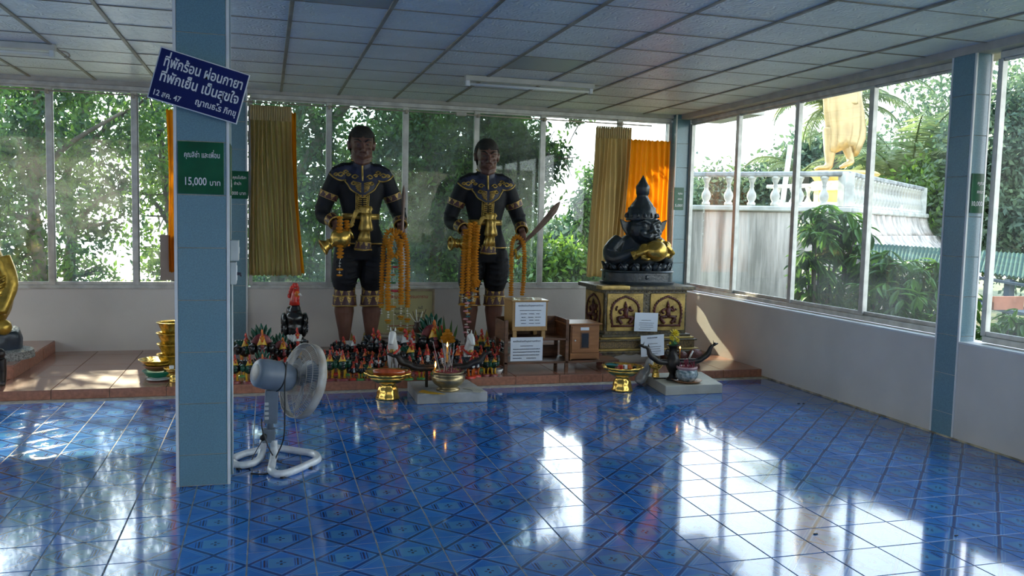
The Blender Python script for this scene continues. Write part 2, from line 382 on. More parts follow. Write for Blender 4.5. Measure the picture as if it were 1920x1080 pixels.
# ceiling boards on a grid
ceiling = struct('ceiling', box(X0, XW + .3, Y0, YB + .3, ZC + .02, ZC + .12), MAT['mould'])
gx = [.78 + .62 * k for k in range(-13, 7)]; gy = [6.31 + .60 * k for k in range(-19, 7)]
xs = [X0] + [g for g in gx if g > X0] + [XW]; ys = [g for g in gy if g < YB - .05] + [YB]
me_c = {}
for i, (a, b_) in enumerate(zip(xs, xs[1:])):
    for j, (c_, d_) in enumerate(zip(ys, ys[1:])):
        cx, cy = (a + b_) / 2, (c_ + d_) / 2
        key = (round(b_ - a, 3), round(d_ - c_, 3))
        plain = (abs(cx - 2.38) < .3 and abs(cy - 7.2) < .3) or (abs(cx + .15) < .35 and abs(cy - 5.4) < .3) or (abs(cx - .47) < .3 and abs(cy - 5.4) < .3)
        mk = key + (plain,)
        if mk not in me_c: me_c[mk] = mesh(box(-key[0] / 2 + .008, key[0] / 2 - .008, -key[1] / 2 + .005, key[1] / 2 - .005, -.008, .008, .002), MAT['ceil_plain' if plain else 'ceil'], 'ceiling_board')
        inst('ceiling_board', me_c[mk], ceiling, (cx, cy, ZC + .006 + random.uniform(-.002, .002)), (random.gauss(0, .002), random.gauss(0, .002), PI * random.randrange(2)))
for g in gx:
    if g > X0: struct('ceiling_runner', box(g - .014, g + .014, Y0, YB, ZC - .012, ZC + .012, .002), MAT['tbar'], ceiling)
for g in gy:
    if g < YB - .05: struct('cross_bar', box(X0, XW, g - .007, g + .007, ZC - .006, ZC + .01), MAT['tbar'], ceiling)

# back wall
struct('wall_back', box(X0, XW + .25, YB, YB + .12, -.1, .745), MAT['wall'])
struct('baseboard_back_top', box(X0, XW + .1, YB - .01, YB + .12, .745, .765, .004), MAT['alu'])
tb = struct('trim_3', box(X0, XW, YB - .03, YB + .12, 2.885, ZC + .02, .004), MAT['mould'])
# right wall: low wall, ledge, header
struct('wall_right', box(XW, XW + .22, Y0, YB + .12, -.1, .73), MAT['wall'])
struct('trim_4', box(XW - .004, XW + .22, Y0, YB, .73, .745, .003), MAT['white'])
struct('trim_5', box(XW - .01, XW + .22, Y0, YB + .12, 2.87, ZC + .02, .003), MAT['mould'])
struct('stain_strip_right', box(XW - .008, XW, Y0, YP, -.002, .014, .002), M('yellowish stain line', (.50, .43, .29), .8, var=.3, vs=9))  # thin strip standing in for the yellowish dirt stain along the floor
# left and rear walls of the hall (out of frame): low wall with open windows like the others
struct('wall_left', box(X0 - .12, X0, Y0, YB + .12, -.1, .75), MAT['wall'])
struct('wall_rear', box(X0, XW + .2, Y0 - .12, Y0, -.1, .75), MAT['wall'])
MAT['blocker'] = M('dull garden wall', (.19, .20, .17), .9, var=.25, vs=2)  # walls added out of view to keep bright sky out of glass reflections
struct('blocker_wall', box(X0 - 5, XW + 4, Y0 - 4.2, Y0 - 4.0, -.4, 3.3), MAT['blocker'])
struct('blocker_wall', box(X0 - 5.2, X0 - 5, Y0 - 4, YB + .5, -.4, 3.3), MAT['blocker'])
struct('wall_rear_blocker', box(-3.2, 1.6, Y0 - .12, Y0, .75, ZC), MAT['wall'])  # solid stretch added out of view so the pillar plaque mirrors no sky
for k in range(5): struct('pillar', box(X0 - .14, X0 + .13, Y0 + k * 3.6, Y0 + k * 3.6 + .27, -.05, ZC + .05), MAT['ptile'])

def tiled_pillar(x0, x1, y0, y1, faces, zj=.185):
    core = struct('pillar', box(x0 + .008, x1 - .008, y0 + .008, y1 - .008, 0, ZC + .02), MAT['grout'])
    zs = [0.003] + [zj + .2985 * k for k in range(11)]; zs = [z for z in zs if z < ZC] + [ZC]
    t = .018
    for a, b_ in zip(zs, zs[1:]):
        for f in faces:
            if f == 'S': g = box(x0 + t, x1 - t, y0, y0 + .012, a + .002, b_ - .002, .0012)
            if f == 'N': g = box(x0 + t, x1 - t, y1 - .012, y1, a + .002, b_ - .002, .0012)
            if f == 'E': g = box(x1 - .012, x1, y0 + t, y1 - t, a + .002, b_ - .002, .0012)
            if f == 'W': g = box(x0, x0 + .012, y0 + t, y1 - t, a + .002, b_ - .002, .0012)
            struct('wall_tile', g, MAT['ptile'], core)
    for cx, cy in ((x0, y0), (x1, y0), (x0, y1), (x1, y1)):
        if cx == x0 and 'W' not in faces and 'E' in faces and 'S' not in faces: continue
        sx_ = 1 if cx == x0 else -1; sy_ = 1 if cy == y0 else -1
        struct('corner_trim', box(cx - sx_ * .001, cx + sx_ * (t - .002), cy - sy_ * .001, cy + sy_ * (t - .002), 0, ZC, .004, seg=2), MAT['white'], core)
    return core
tiled_pillar(-.495, -.20, 5.157, 5.44, 'SNEW')
tiled_pillar(-.475, -.195, YB - .04, YB + .2, 'SEW')
tiled_pillar(XW - .006, XW + .145, 5.195, 5.43, 'SNW')
tiled_pillar(XW - .075, XW + .13, YB - .1, YB + .2, 'SW')

# sliding windows
def window(name, axis, a0, a1, posts, z0, z1, p, dirty, fw=.035):
    """axis 'x': along the back wall at Y=p; axis 'y': along the right wall at X=p"""
    def bx(u0, u1, w0, w1, za, zb, bv=.003):
        return box(u0, u1, p + w0, p + w1, za, zb, bv) if axis == 'x' else box(p + w0, p + w1, u0, u1, za, zb, bv)
    root = struct(name, bx(a0, a1, -.01, .05, z0 - .045, z0, .004), MAT['alu'])
    struct('head_rail', bx(a0, a1, -.01, .05, z1, z1 + .05, .004), MAT['alu'], root)
    P = [a0] + list(posts) + [a1]
    for i, q in enumerate(P):
        w = .03 if 0 < i < len(P) - 1 else .022
        struct('mullion', bx(q - w, q + w, -.005, .045, z0, z1), MAT['alu'], root)
        if 0 < i < len(P) - 1: struct('sash_stile', bx(q + w, q + w + .012, .012, .03, z0, z1, 0), MAT['alu'], root)
    for i, (u, v_) in enumerate(zip(P, P[1:])):
        off = .012 if i % 2 else .026
        struct('sash_rail', bx(u + .02, v_ - .02, off - .008, off + .014, z0, z0 + fw), MAT['alu'], root)
        struct('sash_rail', bx(u + .02, v_ - .02, off - .008, off + .014, z1 - fw * .6, z1), MAT['alu'], root)
        struct('pane', bx(u + .02, v_ - .02, off, off + .004, z0 + .01, z1 - .01, 0), MAT['glass_dirty' if dirty[i] else 'glass'], root)
    return root
window('window_1', 'x', -6.9, -.48, [-6.0, -5.1, -4.4, -3.8, -3.0, -2.16, -1.345], .785, 2.84, YB + .02, [0] * 8)
window('window_2', 'x', -.165, 4.90, [.68, 1.545, 2.39, 3.21, 4.21], .785, 2.84, YB + .02, [1, 1, 1, 1, 0, 0], )
window('window_3', 'y', 5.45, 9.80, [6.47, 7.57, 8.70], .80, 2.82, XW + .12, [0, 0, 0, 0])
window('window_4', 'y', -4.9, 5.10, [-3.6, -2.4, -1.2, 0, 1.2, 2.4, 3.7], .80, 2.82, XW + .12, [0] * 8)

# ------------------------------------------------------------------ OUTDOORS
MAT['leafA'] = leafmat('dark evergreen leaves', (.012, .045, .020), (.085, .20, .03), .45, 2.2)
MAT['leafB'] = leafmat('bright green leaves', (.035, .10, .012), (.14, .26, .03), .45, 1.5)
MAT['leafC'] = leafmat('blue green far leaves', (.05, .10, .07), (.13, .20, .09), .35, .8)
MAT['palm'] = leafmat('palm fronds', (.07, .13, .05), (.24, .28, .11), .45, .6)
MAT['bark'] = M('grey brown bark', (.10, .085, .065), .9, var=.25, vs=5, bump=.6, bs=14, stretch=(1, 1, .3))
MAT['concrete'] = None
MAT['bigleaf'] = leafmat('broad glossy leaves', (.025, .085, .018), (.09, .22, .03), .4, 2.5)
def leaf_mesh(name, P, size, stretch=2.2, droop=.5, fold=.25):
    """P: (n,3) leaf positions -> a mesh of small folded leaves"""
    n = len(P); d = rng.normal(size=(n, 3)); d[:, 2] -= droop; d /= np.linalg.norm(d, axis=1)[:, None]
    u = rng.normal(size=(n, 3)); u[:, 2] *= .5; s = np.cross(d, u); s /= np.linalg.norm(s, axis=1)[:, None]; nn = np.cross(s, d)
    L_ = size * rng.uniform(.6, 1.3, (n, 1)); W_ = L_ / stretch
    base = P; tip = P + d * L_; mid = P + d * L_ * .45
    l = mid + s * W_ * .5 + nn * W_ * fold; r = mid - s * W_ * .5 + nn * W_ * fold
    v = np.stack([base, l, tip, r], 1).reshape(-1, 3)
    i = np.arange(n)[:, None] * 4
    f = np.concatenate([i + [0, 2, 1], i + [0, 3, 2]], 1).reshape(-1, 3)
    me = bpy.data.meshes.new(name); me.vertices.add(len(v)); me.vertices.foreach_set('co', v.astype(np.float32).ravel())
    me.loops.add(f.size); me.loops.foreach_set('vertex_index', f.astype(np.int32).ravel())
    me.polygons.add(len(f)); me.polygons.foreach_set('loop_start', np.arange(0, f.size, 3, dtype=np.int32))
    me.update(calc_edges=True); me.validate(); return me
def crown_points(clusters, density, twigs=26, spread=.16):
    out = []
    for c, r, k in clusters:
        c = np.array(c); r = np.array(r if isinstance(r, (tuple, list)) else (r, r, r), float)
        nt_ = max(3, int(twigs * k)); t = rng.normal(size=(nt_, 3)); t /= np.linalg.norm(t, axis=1)[:, None]; t *= rng.uniform(.25, 1, (nt_, 1)) ** .5
        T = c + t * r; per = int(density)
        q = T[:, None, :] + rng.normal(size=(nt_, per, 3)) * spread * np.array([1, 1, .8])
        out.append(q.reshape(-1, 3))
    return np.concatenate(out)
def tree(name, label, trunk, branches, clusters, leafm, size, density, twigs=26, spread=.16, group=None, r0=.12):
    t = thing(name, label, 'tree', tuple(trunk[0]), group)
    if trunk: obj('trunk', tube(spline(trunk, 5), [r0 * (1 - .6 * k / (5 * (len(trunk) - 1))) for k in range(5 * (len(trunk) - 1) + 1)], 8), MAT['bark'], t, True)
    bb = B()
    for b in branches:
        s = spline(b, 5); tube(s, [r0 * .45 * (1 - .8 * k / len(s)) + .008 for k in range(len(s))], 6, bb)
    for c, r, k in clusters:                       # twigs to every cluster
        for _ in range(3):
            c_ = V(c); st = min((V(p) for b in ([trunk] + branches) for p in spline(b, 3)), key=lambda p: (p - c_).length)
            e_ = c_ + V(rng.normal(size=3)) * .25; tube([st, st.lerp(e_, .5) + V(rng.normal(size=3)) * .08, e_], [.02, .014, .006], 4, bb)
    obj('branches', bb, MAT['bark'], t, True, kind='stuff')
    obj('foliage', leaf_mesh('foliage', crown_points(clusters, density, twigs, spread), size), leafm, t, kind='stuff')
    return t
def cl(px, py, D, r, k=1): 
    return (tuple(atD(px, py, D)), (r, r * .9, r), k)
# big tree left
D = 13.5
T1 = tree('broadleaf_tree', 'big dark leafy tree outside the left back window beside its thick trunk', [atD(70, 760, D), atD(75, 520, D), atD(62, 380, D), atD(70, 200, D), atD(60, 40, D)],
     [[atD(70, 330, D), atD(130, 270, D), atD(230, 210, D)], [atD(66, 260, D), atD(20, 190, D), atD(-60, 120, D)], [atD(64, 420, D), atD(20, 400, D), atD(-60, 370, D)], [atD(70, 160, D), atD(160, 100, D), atD(260, 60, D)]],
     [cl(x, y, D + dz, r, k) for x, y, dz, r, k in [(20, 190, 0, .8, 1.3), (60, 260, .5, .9, 1.5), (10, 310, 0, .8, 1.2), (-60, 200, 0, 1, 1.2), (50, 400, 0, .75, 1.2), (20, 480, 0, .6, 1.1), (65, 500, .4, .55, .8), (-60, 400, 0, 1, 1), (80, 330, .6, .6, .9), (40, 90, 0, 1.2, 1.6), (150, 60, 0, 1.2, 1.4), (-60, 40, 0, 1.2, 1.2), (120, 180, 0, .6, .8), (30, 250, -.6, .5, 1), (45, 540, 0, .5, .6)]],
     MAT['leafA'], .13, 26)
D = 15.5
T2 = tree('broadleaf_tree', 'slender leafy tree outside the second pane of the left back window', [atD(150, 760, D), atD(130, 520, D), atD(135, 440, D), atD(120, 360, D), atD(150, 230, D), atD(200, 60, D)],
     [[atD(128, 440, D), atD(180, 380, D), atD(240, 350, D)], [atD(135, 300, D), atD(200, 240, D), atD(280, 180, D)], [atD(130, 420, D), atD(170, 425, D), atD(220, 410, D)]],
     [cl(x, y, D + dz, r, k) for x, y, dz, r, k in [(130, 200, 0, .8, .9), (190, 200, 0, .8, .8), (160, 280, 0, .8, 1), (220, 290, 0, .7, .9), (130, 340, 0, .7, .9), (190, 350, .5, .6, .8), (150, 420, 0, .6, .9), (195, 425, 0, .45, .6), (115, 470, 0, .45, .7), (140, 500, 0, .3, .4), (235, 230, 0, .6, .7), (270, 190, 0, .7, .9), (190, 120, 0, 1, 1), (300, 100, 0, 1, 1), (175, 512, 0, .22, .25), (215, 520, 0, .2, .2), (230, 370, 0, .35, .4), (100, 250, 0, .5, .6)]],
     MAT['leafA'], .135, 18)
D = 17
T3 = tree('broadleaf_tree', 'light green tree just left of the near blue pillar, seen through the window', [atD(345, 760, D), atD(330, 520, D), atD(318, 400, D), atD(300, 250, D), atD(290, 80, D)],
     [[atD(318, 420, D), atD(290, 380, D), atD(270, 360, D)], [atD(330, 480, D), atD(360, 420, D), atD(420, 350, D)]],
     [cl(x, y, D + dz, r, k) for x, y, dz, r, k in [(290, 290, 0, .8, 1.3), (280, 360, 0, .6, .9), (310, 230, 0, .9, 1.2), (270, 430, 0, .22, .25), (300, 480, 0, .35, .6), (295, 520, 0, .3, .5), (360, 300, 0, 1, 1), (400, 420, 0, 1, 1), (330, 130, 0, 1.2, 1.2), (265, 250, 0, .5, .7)]],
     MAT['leafB'], .14, 22)
# middle trees behind the guardians
D = 13
T4 = tree('broadleaf_tree', 'dense tree behind the tall gold curtain and the left guardian statue', [atD(500, 760, D), atD(520, 520, D), atD(560, 330, D), atD(640, 210, D), atD(700, 120, D)],
     [[atD(545, 380, D), atD(500, 300, D), atD(450, 240, D)], [atD(600, 260, D), atD(580, 200, D), atD(560, 100, D)], [atD(560, 420, D), atD(620, 400, D), atD(700, 380, D)]],
     [cl(x, y, D + dz, r, k) for x, y, dz, r, k in [(560, 230, 0, .6, 1.3), (600, 260, 0, .6, 1.1), (560, 300, .3, .7, 1.3), (600, 350, 0, .6, 1.2), (560, 400, 0, .7, 1.4), (585, 460, 0, .6, 1.2), (550, 510, 0, .6, 1.2), (630, 490, 0, .6, 1.2), (650, 430, .5, .7, 1.1), (500, 400, 0, .9, 1), (480, 260, 0, 1, 1), (700, 480, .5, .7, 1.3), (735, 420, 0, .55, 1.1), (640, 300, .5, .35, .6), (700, 170, 0, .5, .6), (600, 150, 0, .9, 1), (540, 80, 0, 1, 1.6), (640, 60, 0, 1, 1.6), (480, 100, 0, 1, 1.5), (560, -30, 0, 1.1, 1.6), (440, 0, 0, 1.1, 1.4)]],  # highest clusters are added above the window view to block sun
     MAT['leafA'], .105, 24)
D = 12.5
T5 = tree('broadleaf_tree', 'very dark dense tree filling the pane between the two guardian statues', [atD(800, 780, D), atD(815, 520, D), atD(820, 380, D), atD(800, 250, D), atD(790, 90, D)],
     [[atD(818, 400, D), atD(860, 330, D), atD(920, 290, D)], [atD(805, 300, D), atD(760, 250, D), atD(700, 260, D)], [atD(800, 220, D), atD(870, 180, D), atD(960, 160, D)], [atD(820, 470, D), atD(760, 470, D), atD(720, 440, D)]],
     [cl(x, y, D + dz, r, k) for x, y, dz, r, k in [(740, 250, 0, .5, 1.1), (720, 300, 0, .45, .9), (800, 220, 0, .7, 1.7), (850, 260, 0, .7, 1.6), (790, 320, 0, .7, 1.8), (850, 350, 0, .7, 1.7), (800, 410, 0, .7, 1.8), (860, 440, .3, .7, 1.6), (790, 490, 0, .7, 1.7), (860, 510, 0, .6, 1.4), (740, 350, .3, .5, 1.1), (735, 215, 0, .35, .8), (750, 520, 0, .6, 1.2), (800, 120, 0, 1.1, 1.4), (720, 500, .6, .6, 1.3), (780, 260, .8, .7, 1.6), (840, 300, .9, .8, 1.7), (820, 460, .9, .8, 1.8), (720, 40, 0, 1, 1.5), (840, 30, 0, 1, 1.6), (780, -60, 0, 1.1, 1.6), (900, -40, 0, 1, 1.4), (700, -60, 0, 1, 1.4)]],  # top clusters, above the window view, are added against the sun
     MAT['leafA'], .105, 26)
D = 12
T6 = tree('broadleaf_tree', 'tree with a ragged right edge against white sky behind the sword guardian', [atD(930, 760, D), atD(920, 560, D), atD(925, 440, D), atD(915, 330, D), atD(925, 200, D)],
     [[atD(920, 380, D), atD(960, 360, D), atD(1000, 375, D)], [atD(918, 300, D), atD(970, 270, D), atD(1030, 290, D)], [atD(922, 240, D), atD(960, 215, D), atD(1000, 200, D)]],
     [cl(x, y, D + dz, r, k) for x, y, dz, r, k in [(915, 215, 0, .5, 1.3), (940, 250, 0, .5, 1.4), (920, 300, 0, .6, 1.6), (960, 300, 0, .45, 1.2), (950, 350, 0, .5, 1.4), (985, 350, 0, .3, .8), (985, 290, 0, .28, .7), (1022, 285, 0, .2, .45), (1030, 300, 0, .15, .3), (975, 395, 0, .25, .5), (920, 400, 0, .55, 1.4), (940, 460, 0, .5, 1.2), (900, 500, 0, .6, 1.4), (880, 380, .6, .7, 1.7), (1015, 330, 0, .12, .2), (960, 225, 0, .3, .6), (880, 150, 0, .9, 1.3), (930, 80, 0, .9, 1.5), (960, 10, 0, .9, 1.4), (900, -40, 0, 1, 1.4)]],  # uppermost clusters added over the window view to stop sun
     MAT['leafA'], .10, 30)
D = 12
T7 = tree('broadleaf_tree', 'overhanging leafy twigs at the top of the pane left of the right gold curtain', [atD(1190, 60, D + 1), atD(1120, 110, D), atD(1075, 185, D)], [[atD(1120, 110, D), atD(1060, 150, D), atD(1030, 185, D)]],
     [cl(x, y, D, r, k) for x, y, r, k in [(1035, 186, .10, .3), (1060, 194, .12, .3), (1085, 203, .12, .3), (1075, 220, .05, .12), (1110, 150, .4, .7), (1020, 130, .4, .6)]], MAT['leafC'], .11, 14, spread=.07, r0=.05)
D = 16
T8 = tree('broadleaf_tree', 'dark tree partly hidden by the right gold curtain, against the sea', [atD(1150, 600, D), atD(1135, 470, D), atD(1125, 400, D), atD(1120, 320, D)], [[atD(1135, 460, D), atD(1100, 430, D), atD(1080, 415, D)], [atD(1125, 400, D), atD(1100, 370, D), atD(1085, 360, D)]],
     [cl(x, y, D, r, k) for x, y, r, k in [(1118, 335, .18, .5), (1108, 375, .2, .6), (1112, 410, .25, .8), (1092, 385, .10, .25), (1080, 408, .07, .15), (1125, 450, .3, .9), (1102, 430, .14, .4), (1150, 380, .5, 1.2)]], MAT['leafA'], .12, 26, spread=.12, r0=.07)
# hillside bushes below, over the sea
def bush(name, label, pts, lm, size, dens, group=None, sp=.2, cat='bush', tw=26):
    c0 = V(pts[0][0]); t = thing(name, label, cat, tuple(c0 - V((0, 0, 1.2))), group)
    bb = B()
    for c, r, k in pts:
        for _ in range(4): tube([c0 - V((0, 0, 1.2)), V(c) * .5 + (c0 - V((0, 0, 1))) * .5, V(c) + V(rng.normal(size=3)) * .3], [.05, .03, .01], 5, bb)
    obj('stems', bb, MAT['bark'], t, True)
    obj('foliage', leaf_mesh('foliage', crown_points(pts, dens, tw, sp), size), lm, t, kind='stuff'); return t
bush('bush', 'bright yellow green bush low outside the pane left of the right gold curtain', [cl(x, y, 19, r, k) for x, y, r, k in [(1040, 508, .55, 1.2), (1078, 512, .5, 1.1), (1020, 525, .6, 1), (1098, 495, .35, .8), (1050, 485, .22, .5)]], MAT['leafB'], .16, 46)
bush('bush', 'bright green bush low behind the sword guardian hip', [cl(x, y, 19, r, k) for x, y, r, k in [(965, 470, .5, .9), (985, 500, .7, 1.1), (940, 520, .7, 1.1), (1000, 530, .6, 1)]], MAT['leafB'], .16, 44)
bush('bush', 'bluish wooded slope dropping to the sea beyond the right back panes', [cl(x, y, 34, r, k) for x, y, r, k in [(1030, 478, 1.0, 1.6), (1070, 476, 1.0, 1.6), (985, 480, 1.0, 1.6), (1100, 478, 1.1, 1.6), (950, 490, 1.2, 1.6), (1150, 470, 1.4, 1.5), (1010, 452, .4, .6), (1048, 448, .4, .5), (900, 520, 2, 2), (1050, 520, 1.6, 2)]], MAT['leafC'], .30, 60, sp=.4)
bush('bush', 'shadowy undergrowth along the bottom of the panes between the statues', [cl(x, y, 17, 1.0, 1.3) for x, y in [(560, 540), (640, 550), (720, 545), (800, 550), (870, 545), (480, 550), (600, 500), (760, 500), (680, 520)]], MAT['leafC'], .16, 46, sp=.3)
# sea and falling ground
MAT['sea'] = M('pale hazy sea', (.30, .42, .46), .32, var=.04, vs=.2, bump=.25, bs=1.5)
t = B(); bmesh.ops.create_grid(t, x_segments=2, y_segments=2, size=400); bmesh.ops.translate(t, vec=(0, 330, -32), verts=t.verts); struct('sea', t, MAT['sea'])
MAT['ground'] = M('leaf littered ground', (.16, .15, .08), .95, var=.3, vs=2, col2=(.06, .09, .03), bump=.5, bs=6)
def slope():
    t = B(); nx, ny = 30, 24; vs = []
    for i in range(nx + 1):
        for j in range(ny + 1):
            x = -40 + i * 3.2; y = -8 + j * 3.0
            z = -.5 - .01 * max(0, y - 9) ** 1.9 * (1 if x < 8 else .12) + .25 * mnoise.noise(V((x * .2, y * .2, 0)))
            if x < 8 and y > 12: z -= 0
            vs.append(t.verts.new((x, y, z)))
    for i in range(nx):
        for j in range(ny):
            a = i * (ny + 1) + j; t.faces.new((vs[a], vs[a + ny + 1], vs[a + ny + 2], vs[a + 1]))
    return t
struct('ground', slope(), MAT['ground'], smooth=True)

# unseen eaves added to keep sun off the windows
struct('added_eave_back', box(X0, XW + 1.3, YB + .12, YB + 1.25, 3.02, 3.10), MAT['mould'])
struct('added_eave_right', box(XW + .2, XW + 1.0, Y0, YB + .12, 3.02, 3.10), MAT['mould'])
D = 15
tree('broadleaf_tree', 'tall spreading tree whose crown shades the right back windows from above', [atD(1000, 800, D), V((3.4, 14.5, 2.5)), V((3.2, 14.6, 5.0)), V((3.4, 14.6, 8.0))] , [[V((3.2, 14.6, 5)), V((2, 14.6, 6.5)), V((0, 14.8, 7.2))], [V((3.2, 14.6, 5)), V((5, 14.6, 6.5)), V((6.5, 14.8, 7.2))]],
     [((x, 14.6 + .4 * math.sin(x * 3), z), (1.3, 1.2, 1.0), 1.7) for x in (-.5, 1, 2.5, 4, 5.5) for z in (5.7, 6.9, 8.1)] + [((3.4, 14.0, 5.3), (1.6, 1, .6), 1.2), ((1.5, 14.0, 5.2), (1.2, 1, .5), 1.2)], MAT['leafA'], .15, 70, twigs=34, spread=.22) if False else None
D = 15  # tree added for its high crown, which blocks sun on the panes
T9 = tree('broadleaf_tree', 'added tall tree whose high crown blocks the sun from the back windows', [V((.2, 15.6, -4)), V((.3, 15.5, 1)), V((.6, 15.4, 3.5)), V((1, 15.3, 6))], [[V((.6, 15.4, 3.5)), V((-.6, 15.2, 4.4)), V((-1.5, 15.2, 4.8))], [V((.6, 15.4, 3.5)), V((2, 15.2, 4.4)), V((3, 15.2, 4.8))]],
     [((x, 15.2 + .3 * math.sin(x * 3), z), (.8, .7, .6), 1.5) for x in (-1.2, -.4, .4, 1.2, 2.0, 2.7) for z in (4.35, 5.3)], MAT['leafA'], .14, 40, twigs=26, spread=.2)
# ---- stained terrace wall with a balustrade, right
def stained():
    m = M('whitewashed concrete with dark rain stains', (.66, .64, .60), .85, var=.06, vs=1.2, bump=.3, bs=9)
    nt = m.node_tree; N = nt.nodes; L = nt.links; b = N['Principled BSDF']
    tc = N.new('ShaderNodeTexCoord'); mp = N.new('ShaderNodeMapping'); mp.inputs['Scale'].default_value = (3.2, 3.2, .22); L.new(tc.outputs['Object'], mp.inputs[0])
    a = N.new('ShaderNodeTexNoise'); a.inputs['Scale'].default_value = 1.4; a.inputs['Detail'].default_value = 8; a.inputs['Roughness'].default_value = .65; L.new(mp.outputs[0], a.inputs[0])
    r = N.new('ShaderNodeValToRGB'); r.color_ramp.elements[0].position = .42; r.color_ramp.elements[1].position = .62; r.color_ramp.elements[0].color = (0, 0, 0, 1); r.color_ramp.elements[1].color = (.85, .85, .85, 1); L.new(a.outputs['Fac'], r.inputs[0])
    pk = N.new('ShaderNodeTexNoise'); pk.inputs['Scale'].default_value = .5; L.new(tc.outputs['Object'], pk.inputs[0])
    src = b.inputs['Base Color'].links[0].from_socket
    q = N.new('ShaderNodeMix'); q.data_type = 'RGBA'; L.new(pk.outputs['Fac'], q.inputs[0]); L.new(src, q.inputs[6]); q.inputs[7].default_value = (.66, .50, .44, 1)
    q2 = N.new('ShaderNodeMix'); q2.data_type = 'RGBA'; L.new(r.outputs[0], q2.inputs[0]); L.new(q.outputs[2], q2.inputs[6]); q2.inputs[7].default_value = (.17, .16, .14, 1)
    L.new(q2.outputs[2], b.inputs['Base Color']); return m
MAT['stain'] = stained(); MAT['conc'] = M('grey white weathered cement', (.55, .54, .50), .85, var=.16, vs=4, bump=.3, bs=20)
MAT['railtop'] = M('dark weathered rail cement', (.34, .34, .34), .85, var=.25, vs=5)
ZF = 1.93                                           # terrace floor level (top of the retaining wall)
def atZ(px, py, z): d = ray(px, py); return EYE + d * ((z - 1.58) / d.z)
PA = atD(1262, 392, 16.4); PB = atD(1584, 393, 15.0); PC = atD(1724, 404, 20.0)
for p in (PA, PB, PC): p.z = ZF
PA2 = PA.copy()
terr = thing('terrace_wall', 'stained whitewashed retaining wall of the terrace outside the right windows', 'wall', (PB.x, PB.y, -1))
def wall_seg(a, b, z0, z1, th, m, name, parent, out=0, bv=.02):
    d = (b - a).normalized(); n = V((d.y, -d.x, 0)); M4 = Matrix.Translation((a + b) / 2) @ Matrix.Rotation(math.atan2(d.y, d.x), 4, 'Z')
    t = box(-(b - a).length / 2 - th / 2, (b - a).length / 2 + th / 2, -th / 2 - out, th / 2 + out, 0, z1 - z0, bv)
    M4 = Matrix.Translation(((a.x + b.x) / 2, (a.y + b.y) / 2, z0)) @ Matrix.Rotation(math.atan2(d.y, d.x), 4, 'Z')
    bmesh.ops.transform(t, matrix=M4, verts=t.verts); return obj(name, t, m, parent)
wall_seg(PA2, PB, -1.2, ZF - .10, .25, MAT['stain'], 'front_wall', terr)
wall_seg(PB, PC, -1.2, ZF - .10, .25, MAT['stain'], 'side_wall', terr)
wall_seg(PA2, PB, ZF - .10, ZF, .25, MAT['conc'], 'coping', terr, .06)
wall_seg(PB, PC, ZF - .10, ZF, .25, MAT['conc'], 'coping', terr, .06)
dd_ = (PC - PB).normalized(); nn_ = V((dd_.y, -dd_.x, 0))
# flared white plinth below the side balustrade
def flare(a, b, z0, z1, o0, o1, name):
    d = (b - a).normalized(); n = V((d.y, -d.x, 0)) ; t = B(); k = 30; rows = []
    for i in range(k + 1):
        p = a.lerp(b, i / k) + n * (.02 * math.sin(i * 2.1) + .012 * math.sin(i * 5.3)); row = []
        for s in range(6):
            f = s / 5; o = o0 + (o1 - o0) * (1 - f) ** 1.6
            row.append(t.verts.new((p.x + n.x * o, p.y + n.y * o, z0 + (z1 - z0) * f)))
        row.append(t.verts.new((p.x - n.x * .1, p.y - n.y * .1, z1))); row.insert(0, t.verts.new((p.x - n.x * .1, p.y - n.y * .1, z0))); rows.append(row)
    for r1, r2 in zip(rows, rows[1:]):
        for s in range(len(r1) - 1): t.faces.new((r1[s], r2[s], r2[s + 1], r1[s + 1]))
        t.faces.new((r1[-1], r2[-1], r2[0], r1[0]))
    t.faces.new(rows[0]); t.faces.new(rows[-1][::-1]); bmesh.ops.recalc_face_normals(t, faces=t.faces)
    obj(name, t, MAT['stain'], terr, True)
flare(PB, PC + dd_ * .1, ZF - .50, ZF - .1, .14, .30, 'flared_plinth')
flare(PB, PC + dd_ * .5, ZF - .80, ZF - .50, .36, .62, 'flared_plinth')
flare(PB, PC + dd_ * 1.2, ZF - 1.15, ZF - .80, .70, 1.1, 'flared_plinth')
balm = mesh(lathe([(.075, 0), (.075, .04), (.05, .06), (.075, .11), (.085, .16), (.075, .21), (.04, .27), (.034, .31), (.045, .33), (.034, .35), (.04, .39), (.06, .43), (.06, .45), (.075, .46), (.075, .50)], 12), MAT['conc'], 'baluster', True)
bal = thing('balustrade', 'white cement balustrade with turned balusters along the terrace edge', 'balustrade', (PB.x, PB.y, ZF))
def run(a, b, step, z=ZF, zr=.60):
    n = int((b - a).length / step)
    for i in range(n):
        p = a.lerp(b, (i + .5) / n); inst('baluster', balm, bal, (p.x, p.y, z + .01), (0, 0, 0), (1.0, 1.0, 1.05))
run(PB + (PA2 - PB).normalized() * .15, PA2, .40); run(PB, PC, .265)
bk = (PC - PB).normalized() * 7.5; run(PA2 + bk * .7, PB + bk * .55 + (PA2 - PB).normalized() * 1.0, .42)
wall_seg(PA2, PB, ZF + .53, ZF + .62, .16, MAT['railtop'], 'handrail', bal); wall_seg(PB, PC, ZF + .53, ZF + .62, .16, MAT['railtop'], 'handrail', bal)
wall_seg(PA2 + bk * .7, PB + bk * .55 + (PA2 - PB).normalized() * 1.0, ZF + .53, ZF + .62, .16, MAT['conc'], 'handrail', bal)
for p in (PB, PC, PA2):
    t = box(p.x - .1, p.x + .1, p.y - .1, p.y + .1, ZF, ZF + .60, .01); obj('corner_post', t, MAT['conc'], bal)
